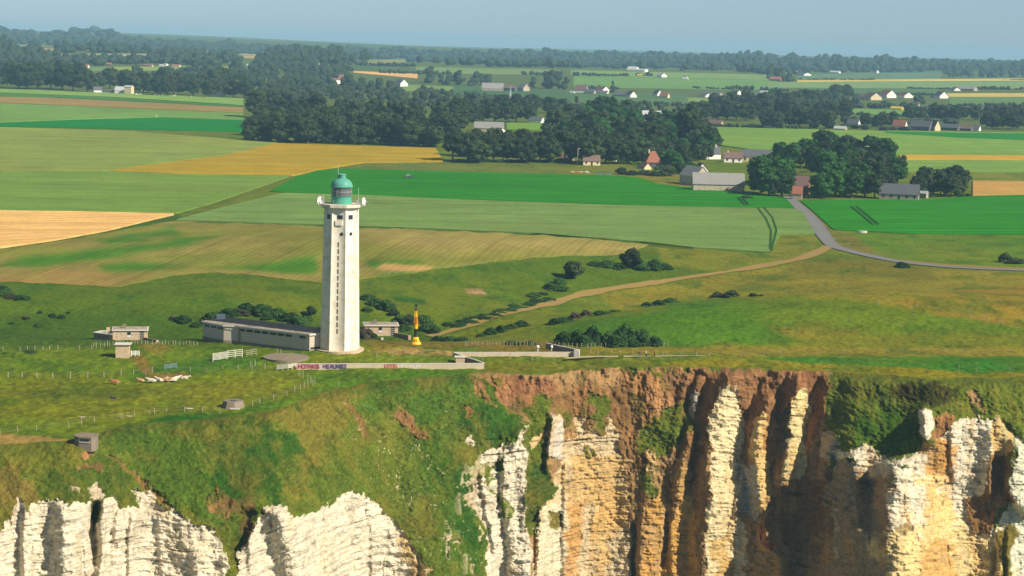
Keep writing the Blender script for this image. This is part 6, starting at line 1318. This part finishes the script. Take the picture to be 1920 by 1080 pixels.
for q in VS:
    h(*q, group=None, wallf=0.4)
h(1241, 145, 12, 8, 'lgrey', 'white', 'g', "lone white house in the far green field"); h(1200, 143, 10, 4, 'hay', 'cream', 's', "small yellowish shed left of the lone far white house", "shed"); h(1285, 149, 10, 4, 'lgrey', 'white', 's', "tiny white sheds at the wood's foot", "shed"); h(1103, 121, 11, 4, 'lgrey', 'white', 's', "bright white roof in the far woods above the field", "shed")
h(1454, 152, 20, 8, 'red', 'brick', 's', "reddish roof at the foot of the far wood, right of centre"); h(1508, 142, 16, 6, 'slate', 'white', 'g', "white gable below the far wood at right"); h(1566, 137, 18, 4, 'lgrey', 'white', 's', "long low white house under the far wood at right"); h(1493, 137, 3, 5, 'slate', 'white', 'g', "tiny white house front left of the far white gable"); h(1286, 146, 6, 3, 'slate', 'white', 'g', "tiny white front by the wood, centre right")
h(1286 + 358, 137, 5, 6, 'lgrey', 'white', 'g', "solitary white speck of a house on the far field's top edge")
RV = [(1622, 186, 20, 10, 'dred', 'brick', 's', "dark red roofed house, leftmost of the right-hand village"), (1636, 187, 22, 13, 'dred', 'cream', 'g', "dark red roof with a cream gable in the right-hand village"), (1664, 183, 20, 14, 'red', 'white', 'g', "tall red and white gable in the right-hand village"), (1697, 183, 18, 10, 'dred', 'white', 'g', "white arched gable right of the tall red one"),
      (1764, 184, 17, 12, 'slate', 'white', 'g', "large plain white gable at the end of the right-hand village"), (1749, 183, 5, 4, 'slate', 'white', 'g', "tiny white shed left of the large plain white gable"), (1710, 203, 24, 10, 'dred', 'white', 's', "pink-roofed bungalow with a white front below the village"), (1682, 206, 22, 6, 'hay', 'hay', 's', "yellow straw stack beside the pink-roofed bungalow"), (1742, 202, 14, 4, 'slate', 'white', 's', "low white bungalow behind the hedge"), (1785, 208, 30, 9, 'slate', 'white', 's', "grey-roofed white bungalow right of the hedge"),
      (1791, 170, 12, 6, 'slate', 'white', 'g', "white gable under the far clump at right"), (1815, 170, 30, 8, 'grey', 'stone', 's', "grey-roofed shed under the far clump at right"),
      (1600, 237, 22, 13, 'slate', 'white', 's', "blue-roofed white house at the left of the hedge line"), (1576, 244, 22, 7, 'lgrey', 'stone', 's', "green-grey shed in the hedge above the long field"), (1687, 243, 24, 17, 'red', 'white', 's', "red-brown roofed house with a white gable above the long field"), (1728, 244, 40, 17, 'slate', 'dwall', 's', "broad dark roof left of the pointed cream gable"), (1753, 245, 12, 19, 'slate', 'cream', 'g', "pointed tall cream gable above the long field"),
      (1783, 244, 34, 11, 'slate', 'dwall', 's', "dark roofed house right of the pointed cream gable"), (1810, 245, 26, 10, 'brown', 'dwall', 's', "brown roofed house before the last blue roof"), (1826, 245, 22, 10, 'slate', 'white', 's', "blue-grey roof ending in a white gable, rightmost of the row"), (1342, 236, 26, 11, 'brown', 'stone', 's', "brown-roofed house at the left corner of the long pale field"), (1446, 240, 22, 5, 'lgrey', 'white', 's', "low white sheds at the foot of the dark belt")]
for q in RV: h(*q, wallf=0.4)
# far left
FL = [(160, 127, 13, 6, 'red', 'white', 's', "pink-roofed house, left one on the far-left field"), (203, 122, 12, 4, 'red', 'brick', 's', "red roof in the trees above the far-left field"), (276, 125, 16, 5, 'brown', 'brick', 's', "long brown-red roof above the far-left field"), (284, 125, 4, 5, 'lgrey', 'white', 'g', "small white gable right of the long brown-red roof"), (303, 125, 7, 4, 'lgrey', 'white', 's', "low white house left of the pointed one"), (311, 125, 6, 6, 'lgrey', 'white', 'g', "pointed white gable, far left"),
      (331, 125, 14, 4, 'red', 'white', 's', "white-fronted red roof, rightmost on the far-left field"), (359, 97, 9, 4, 'lgrey', 'white', 's', "bright roof in the far woods, left one of three"), (371, 98, 7, 4, 'lgrey', 'white', 's', "bright roof in the far woods, middle one of three"), (388, 100, 13, 5, 'brown', 'white', 's', "pinkish roof in the far woods, right one of three"), (469, 124, 12, 4, 'lgrey', 'white', 's', "shorter bright white shed left of centre"), (492, 124, 21, 4, 'lgrey', 'white', 's', "longer bright white shed left of centre"),
      (524, 97, 9, 3, 'lgrey', 'white', 's', "bright far roof below the skyline"), (502, 103, 7, 6, 'red', 'white', 'g', "far white and red house below the skyline"), (595, 121, 6, 3, 'lgrey', 'white', 's', "tiny white roof in the middle woods, left one"), (621, 119, 6, 3, 'lgrey', 'white', 's', "tiny white roof in the middle woods, right one"), (692, 108, 4, 4, 'lgrey', 'white', 'g', "first of the tiny far white houses"), (708, 108, 4, 3, 'lgrey', 'white', 'g', "second of the tiny far white houses"), (717, 108, 5, 4, 'lgrey', 'white', 'g', "third of the tiny far white houses"), (736, 124, 6, 2.5, 'lgrey', 'white', 's', "tiny white van-like shed on the far field"), (624, 135, 8, 3, 'lgrey', 'white', 's', "small white roof above the dark red one")]
for q in FL: h(*q, cat="house", wallf=0.5)
for px, py, n, lb in ((0, 0, 0, ""),): pass
# slender poles
for px, py, hp, lb in ((1355, 178, 0, ""), (1083, 309, 30, "thin white lamp post at the foot of the tree row"), (1593, 203, 20, "thin pale pole beside the hedge of the right-hand village"), (1437, 196, 14, "thin pole in front of the dark belt, right of centre"), (1143, 190, 12, "thin pole in the field before the far street"), (1490, 345, 10, "street lamp with a curved arm by the brick house")):
    if hp:
        v = G(px, py); m_ = mpp(v); o = empty("street_lamp", v, 0, lb, "pole"); MB().tube((0, 0, 0), (0, 0, hp * m_), 0.13, 6, 0.08).build("pole", HM['white'], o); MB().box(-.1, 1.2, -.15, .15, hp * m_, hp * m_ + .18).build("lamp_head", HM['white'], o)
# ------------------------------------------------------------------ cattle, sheep, walkers, a car
def skin_mesh(name, verts, edges, mat, sub=2):
    """one continuous body grown over a jointed skeleton: verts [(x,y,z,r[,r2])]"""
    me = bpy.data.meshes.new(name); me.from_pydata([v[:3] for v in verts], edges, []); o = bpy.data.objects.new(name + "_tmp", me); C.objects.link(o)
    md = o.modifiers.new("skin", 'SKIN'); md.use_smooth_shade = True
    if sub: s = o.modifiers.new("sub", 'SUBSURF'); s.levels = sub; s.render_levels = sub
    for i, v in enumerate(verts): me.skin_vertices[0].data[i].radius = (v[3], v[4] if len(v) > 4 else v[3])
    me.skin_vertices[0].data[0].use_root = True
    dg = bpy.context.evaluated_depsgraph_get(); dg.update(); out = bpy.data.meshes.new_from_object(o.evaluated_get(dg)); out.name = name
    bpy.data.objects.remove(o); out.materials.clear(); out.materials.append(mat); return out
def hide(name, c, tint): return paint_mat(name, c, 0.12, 2.0, rough=0.8, tint=tint)
HID = {'white': hide("white_hide", (0.62, 0.56, 0.46), (0.55, 0.44, 0.32)), 'tan': hide("tan_hide", (0.52, 0.30, 0.15), (0.60, 0.42, 0.26)), 'red': hide("red_hide", (0.42, 0.17, 0.08), (0.36, 0.14, 0.07)), 'black': hide("black_hide", (0.03, 0.025, 0.03), (0.10, 0.08, 0.08))}
def cow_lying(mat, nm):
    v = [(-0.75, 0, .42, .34, .36), (-1.05, 0, .36, .20), (-0.2, 0, .44, .40, .40), (0.45, 0, .46, .36, .38), (0.85, 0, .66, .20, .24), (1.15, 0, .88, .15, .17), (1.42, -.04, .86, .13, .14), (1.68, -.06, .74, .08, .08),
         (0.55, .30, .22, .12), (0.95, .34, .10, .07), (0.60, .34, .07, .05), (0.55, -.30, .22, .12), (1.0, -.36, .10, .07), (0.62, -.40, .07, .05),
         (-0.6, -.36, .26, .18), (-0.25, -.52, .14, .09), (-0.62, -.60, .07, .05), (-0.6, .34, .26, .18), (-0.2, .46, .12, .08), (-1.2, 0.02, .36, .03), (-1.22, 0.04, .08, .025),
         (1.22, .17, .98, .03), (1.2, .30, .95, .045, .02), (1.22, -.2, .98, .03), (1.2, -.33, .95, .045, .02)]
    e = [(0, 1), (0, 2), (2, 3), (3, 4), (4, 5), (5, 6), (6, 7), (3, 8), (8, 9), (9, 10), (3, 11), (11, 12), (12, 13), (0, 14), (14, 15), (15, 16), (0, 17), (17, 18), (1, 19), (19, 20), (5, 21), (21, 22), (5, 23), (23, 24)]
    return skin_mesh(nm, v, e, mat)
def cow_standing(mat, nm):
    v = [(-0.6, 0, 1.05, .33, .36), (-0.95, 0, 1.08, .24), (0.0, 0, 1.0, .34, .40), (0.6, 0, 1.02, .32, .38), (0.95, 0, 1.0, .20), (1.2, 0, .72, .15), (1.38, 0, .42, .12), (1.5, 0, .2, .09, .08),
         (0.62, .2, .72, .12), (0.64, .2, .40, .065), (0.62, .2, .03, .05), (0.62, -.2, .72, .12), (0.72, -.2, .40, .065), (0.70, -.2, .03, .05),
         (-0.72, .2, .80, .17), (-0.62, .22, .56, .09), (-0.82, .2, .38, .06), (-0.78, .2, .03, .05), (-0.72, -.2, .80, .17), (-0.66, -.22, .56, .09), (-0.86, -.2, .38, .06), (-0.84, -.2, .03, .05), (-1.14, 0, 1.05, .03), (-1.18, 0, .45, .03),
         (1.2, .16, .82, .03), (1.16, .3, .8, .045, .02), (1.2, -.16, .82, .03), (1.16, -.3, .8, .045, .02)]
    e = [(0, 1), (0, 2), (2, 3), (3, 4), (4, 5), (5, 6), (6, 7), (3, 8), (8, 9), (9, 10), (3, 11), (11, 12), (12, 13), (0, 14), (14, 15), (15, 16), (16, 17), (0, 18), (18, 19), (19, 20), (20, 21), (1, 22), (22, 23), (5, 24), (24, 25), (5, 26), (26, 27)]
    return skin_mesh(nm, v, e, mat)
LY_ = {k: cow_lying(m_, "cow") for k, m_ in HID.items()}; ST_ = {k: cow_standing(HID[k], "cow") for k in ('white', 'tan', 'red')}
def animal(px, py, me, rz, label, cat="cow", group=None, s=1.0, name="cow"):
    o = bpy.data.objects.new(name, me); C.objects.link(o); o.location = G(px, py); o.rotation_euler = (0, 0, rz); o.scale = (s, s, s); return tag(o, label, cat, group)
animal(216, 718.5, LY_['red'], R(170), "reddish-brown cow lying apart at the left, below the post fence", s=.85); animal(264, 715.5, LY_['tan'], R(165), "tan cow lying between the red one and the pale group", s=.72)
animal(284, 716, LY_['white'], R(175), "whitest cow, leftmost of the lying group", s=.85); animal(299, 715.5, LY_['white'], R(150), "cream cow, second of the lying group", s=.9); animal(311, 715, LY_['tan'], R(-20), "tan cow in the middle of the lying group", s=.9); animal(323, 714.5, LY_['white'], R(190), "pale cow, fourth of the lying group", s=.85); animal(331, 710.5, LY_['white'], R(30), "smaller white cow set back in the lying group", s=.7); animal(346, 711, LY_['white'], R(-5), "cream cow, rightmost of the lying group", s=.8)
animal(213, 747.5, LY_['black'], R(200), "small black animal lying alone in the turf", "sheep", s=.5, name="sheep")
for px, k, lb in ((1073, 'tan', "leftmost tan cow of the far cattle in the brown pasture"), (1081, 'red', "red cow second from the left in the brown pasture"), (1089, 'tan', "tan cow just left of the white one in the brown pasture"), (1100, 'white', "white cow at the right of the far cattle")):
    animal(px, 326, ST_[k], rng.choice((0, math.pi)), lb, s=1.0)
animal(293, 219.5, ST_['white'], R(90), "lone white animal on the left green strip", "cow", s=1.1)
for i, (px, py) in enumerate(((256, 178.5), (263, 178.5), (290, 180), (297, 180.5), (305, 181), (326, 182), (329, 178.5), (357, 183), (384, 185))):
    animal(px, py, ST_['white'], rng.uniform(0, 6), "white animal grazing below the white farm", "cow", "white animals grazing below the white farm", s=1.2)
# walkers
SKN = paint_mat("skin", (0.45, 0.27, 0.19), 0.05, 4.0); HAIR = paint_mat("hair", (0.05, 0.035, 0.025), 0.1, 8.0)
def cloth(n_, c): return paint_mat(n_, c, 0.12, 5.0)
def walker(px, py, rz, top, bottom, label, pack=None, stride=0.20):
    o = empty("person", G(px, py), rz, label, "person")
    s = stride
    v = [(0, 0, .94, .13, .10), (0, 0, 1.14, .13, .095), (0, 0, 1.36, .15, .10), (0, .01, 1.49, .05), (0, .03, 1.58, .075, .085), (0, .03, 1.67, .08, .09), (0, .02, 1.73, .055),
         (-.18, 0, 1.40, .055), (-.23, -.06, 1.14, .042), (-.22, .06, .92, .03), (.18, 0, 1.40, .055), (.23, .08, 1.14, .042), (.22, .20, .94, .03),
         (-.09, 0, .86, .085), (-.10, s * .55, .49, .06), (-.10, s * .7, .09, .038), (-.10, s * .7 + .16, .04, .035, .03), (.09, 0, .86, .085), (.10, -s * .2, .49, .06), (.10, -s * 1.1, .12, .038), (.10, -s * 1.1 + .16, .04, .035, .03), (0, .115, 1.60, .018)]
    e = [(0, 1), (1, 2), (2, 3), (3, 4), (4, 5), (5, 6), (2, 7), (7, 8), (8, 9), (2, 10), (10, 11), (11, 12), (0, 13), (13, 14), (14, 15), (15, 16), (0, 17), (17, 18), (18, 19), (19, 20), (4, 21)]
    for wi, hx, hy, hz in ((9, -.22, .07, .85), (12, .22, .22, .87)):
        b = len(v); v.append((hx, hy, hz, .028, .016)); e.append((wi, b))
        for k, L in enumerate((.060, .070, .066, .052)):
            c = len(v); v.append((hx + (k - 1.5) * .012, hy + .01, hz - .035, .008)); v.append((hx + (k - 1.5) * .014, hy + .028, hz - .02 - L, .007)); e += [(b, c), (c, c + 1)]
        c = len(v); v.append((hx + .03, hy + .025, hz - .015, .009)); v.append((hx + .035, hy + .04, hz - .05, .008)); e += [(b, c), (c, c + 1)]
    bd = bpy.data.objects.new("body", skin_mesh("body", v, e, SKN, 1)); C.objects.link(bd); bd.parent = o
    tv = [(0, 0, .92, .155, .12), (0, 0, 1.14, .155, .12), (0, 0, 1.38, .175, .12), (0, 0, 1.46, .08), (-.19, 0, 1.41, .072), (-.235, -.06, 1.14, .058), (-.222, .04, .97, .045), (.19, 0, 1.41, .072), (.235, .08, 1.14, .058), (.222, .18, .98, .045)]
    jt_ = bpy.data.objects.new("jacket", skin_mesh("jacket", tv, [(0, 1), (1, 2), (2, 3), (2, 4), (4, 5), (5, 6), (2, 7), (7, 8), (8, 9)], top, 1)); C.objects.link(jt_); jt_.parent = o
    pv = [(0, 0, .93, .14, .115), (-.09, 0, .86, .10), (-.10, s * .55, .49, .075), (-.10, s * .7, .14, .058), (.09, 0, .86, .10), (.10, -s * .2, .49, .075), (.10, -s * 1.1, .17, .058)]
    tr = bpy.data.objects.new("trousers", skin_mesh("trousers", pv, [(0, 1), (1, 2), (2, 3), (0, 4), (4, 5), (5, 6)], bottom, 1)); C.objects.link(tr); tr.parent = o
    hv = [(0, -.01, 1.60, .075, .085), (0, 0, 1.69, .085, .095), (0, 0, 1.75, .06)]
    hr = bpy.data.objects.new("hair", skin_mesh("hair", hv, [(0, 1), (1, 2)], HAIR, 1)); C.objects.link(hr); hr.parent = o
    if pack: MB().box(-.15, .15, -.32, -.12, 1.02, 1.45).build("rucksack", pack, o, bevel=.03)
    return o
walker(1199, 671, R(100), cloth("grey_cloth", (0.16, 0.19, 0.24)), cloth("slate_cloth", (0.14, 0.17, 0.22)), "walker in grey-blue clothes, leftmost on the cliff path", cloth("red_pack", (0.35, 0.05, 0.06)))
walker(1211, 671, R(80), cloth("white_cloth", (0.70, 0.70, 0.68)), cloth("black_cloth", (0.02, 0.02, 0.02)), "walker in a white top and black trousers on the cliff path")
walker(1227, 671, R(-95), cloth("maroon_cloth", (0.20, 0.03, 0.05)), cloth("maroon_dark", (0.13, 0.03, 0.04)), "walker in dark red, rightmost on the cliff path")
# parked car in the bright green field
v = G(767, 335); o = empty("parked_car", v + Vector((0, 0, 0.35)), R(12), "small dark car standing in the bright green field behind the lighthouse", "car")
CB = paint_mat("dark_car_paint", (0.03, 0.05, 0.06), 0.1, 1.0, rough=0.3, spec=0.5)
MB().prism([(-2.1, -.85), (2.1, -.85), (2.15, 0), (2.1, .85), (-2.1, .85), (-2.15, 0)], .3, .85, [(-2.05, -.8), (1.95, -.8), (2.0, 0), (1.95, .8), (-2.05, .8), (-2.1, 0)]).build("body", CB, o)
MB().prism([(-1.8, -.78), (1.1, -.78), (1.1, .78), (-1.8, .78)], .852, 1.42, [(-1.4, -.62), (.4, -.62), (.4, .62), (-1.4, .62)]).build("cabin", M['glass'], o)
MB().prism([(-1.38, -.6), (.38, -.6), (.38, .6), (-1.38, .6)], 1.422, 1.46).build("roof", HM['white'], o)
for x in (-1.3, 1.3):
    for y in (-.8, .8):
        w = MB().lathe([(.31, -.1), (.31, .1)], 16).build("wheel", M['black'], o, loc=(x, y, .31), rot=(R(90), 0, 0)); MB().lathe([(.17, -.12), (.17, .12)], 12).build("rim", M['steel'], w)
for px, lb in ((1124, "dark trough left of the other in the brown pasture"), (1141, "dark trough right of the other in the brown pasture")):
    v = G(px, 327); tr_ = MB(); tr_.box(-1.8, 1.8, -.5, .5, .0, .15).box(-1.8, 1.8, -.5, -.42, .152, .7).box(-1.8, 1.8, .42, .5, .152, .7).box(-1.8, -1.72, -.418, .418, .152, .7).box(1.72, 1.8, -.418, .418, .152, .7)
    tag(tr_.build("water_trough", M['bluegate'], loc=v), lb, "trough")
# ------------------------------------------------------------------ the air
hz = bpy.data.materials.new("hazy_air"); hz.use_nodes = True; hn_ = hz.node_tree; hn_.nodes.clear()
ho = hn_.nodes.new("ShaderNodeOutputMaterial"); hv = hn_.nodes.new("ShaderNodeVolumePrincipled")
hv.inputs["Color"].default_value = (0.40, 0.76, 1.0, 1); hv.inputs["Density"].default_value = 0.00011; hv.inputs["Anisotropy"].default_value = 0.0
hn_.links.new(hv.outputs[0], ho.inputs["Volume"])
bm = bmesh.new(); bmesh.ops.create_cube(bm, size=1.0)
me = bpy.data.meshes.new("haze"); bm.to_mesh(me); bm.free(); me.materials.append(hz)
hb = bpy.data.objects.new("haze", me); C.objects.link(hb)
HT = 125.0
hb.scale = (16000, 17500, HT + 106); hb.location = (0, 4350, (HT - 106) / 2); tag(hb, kind="stuff")
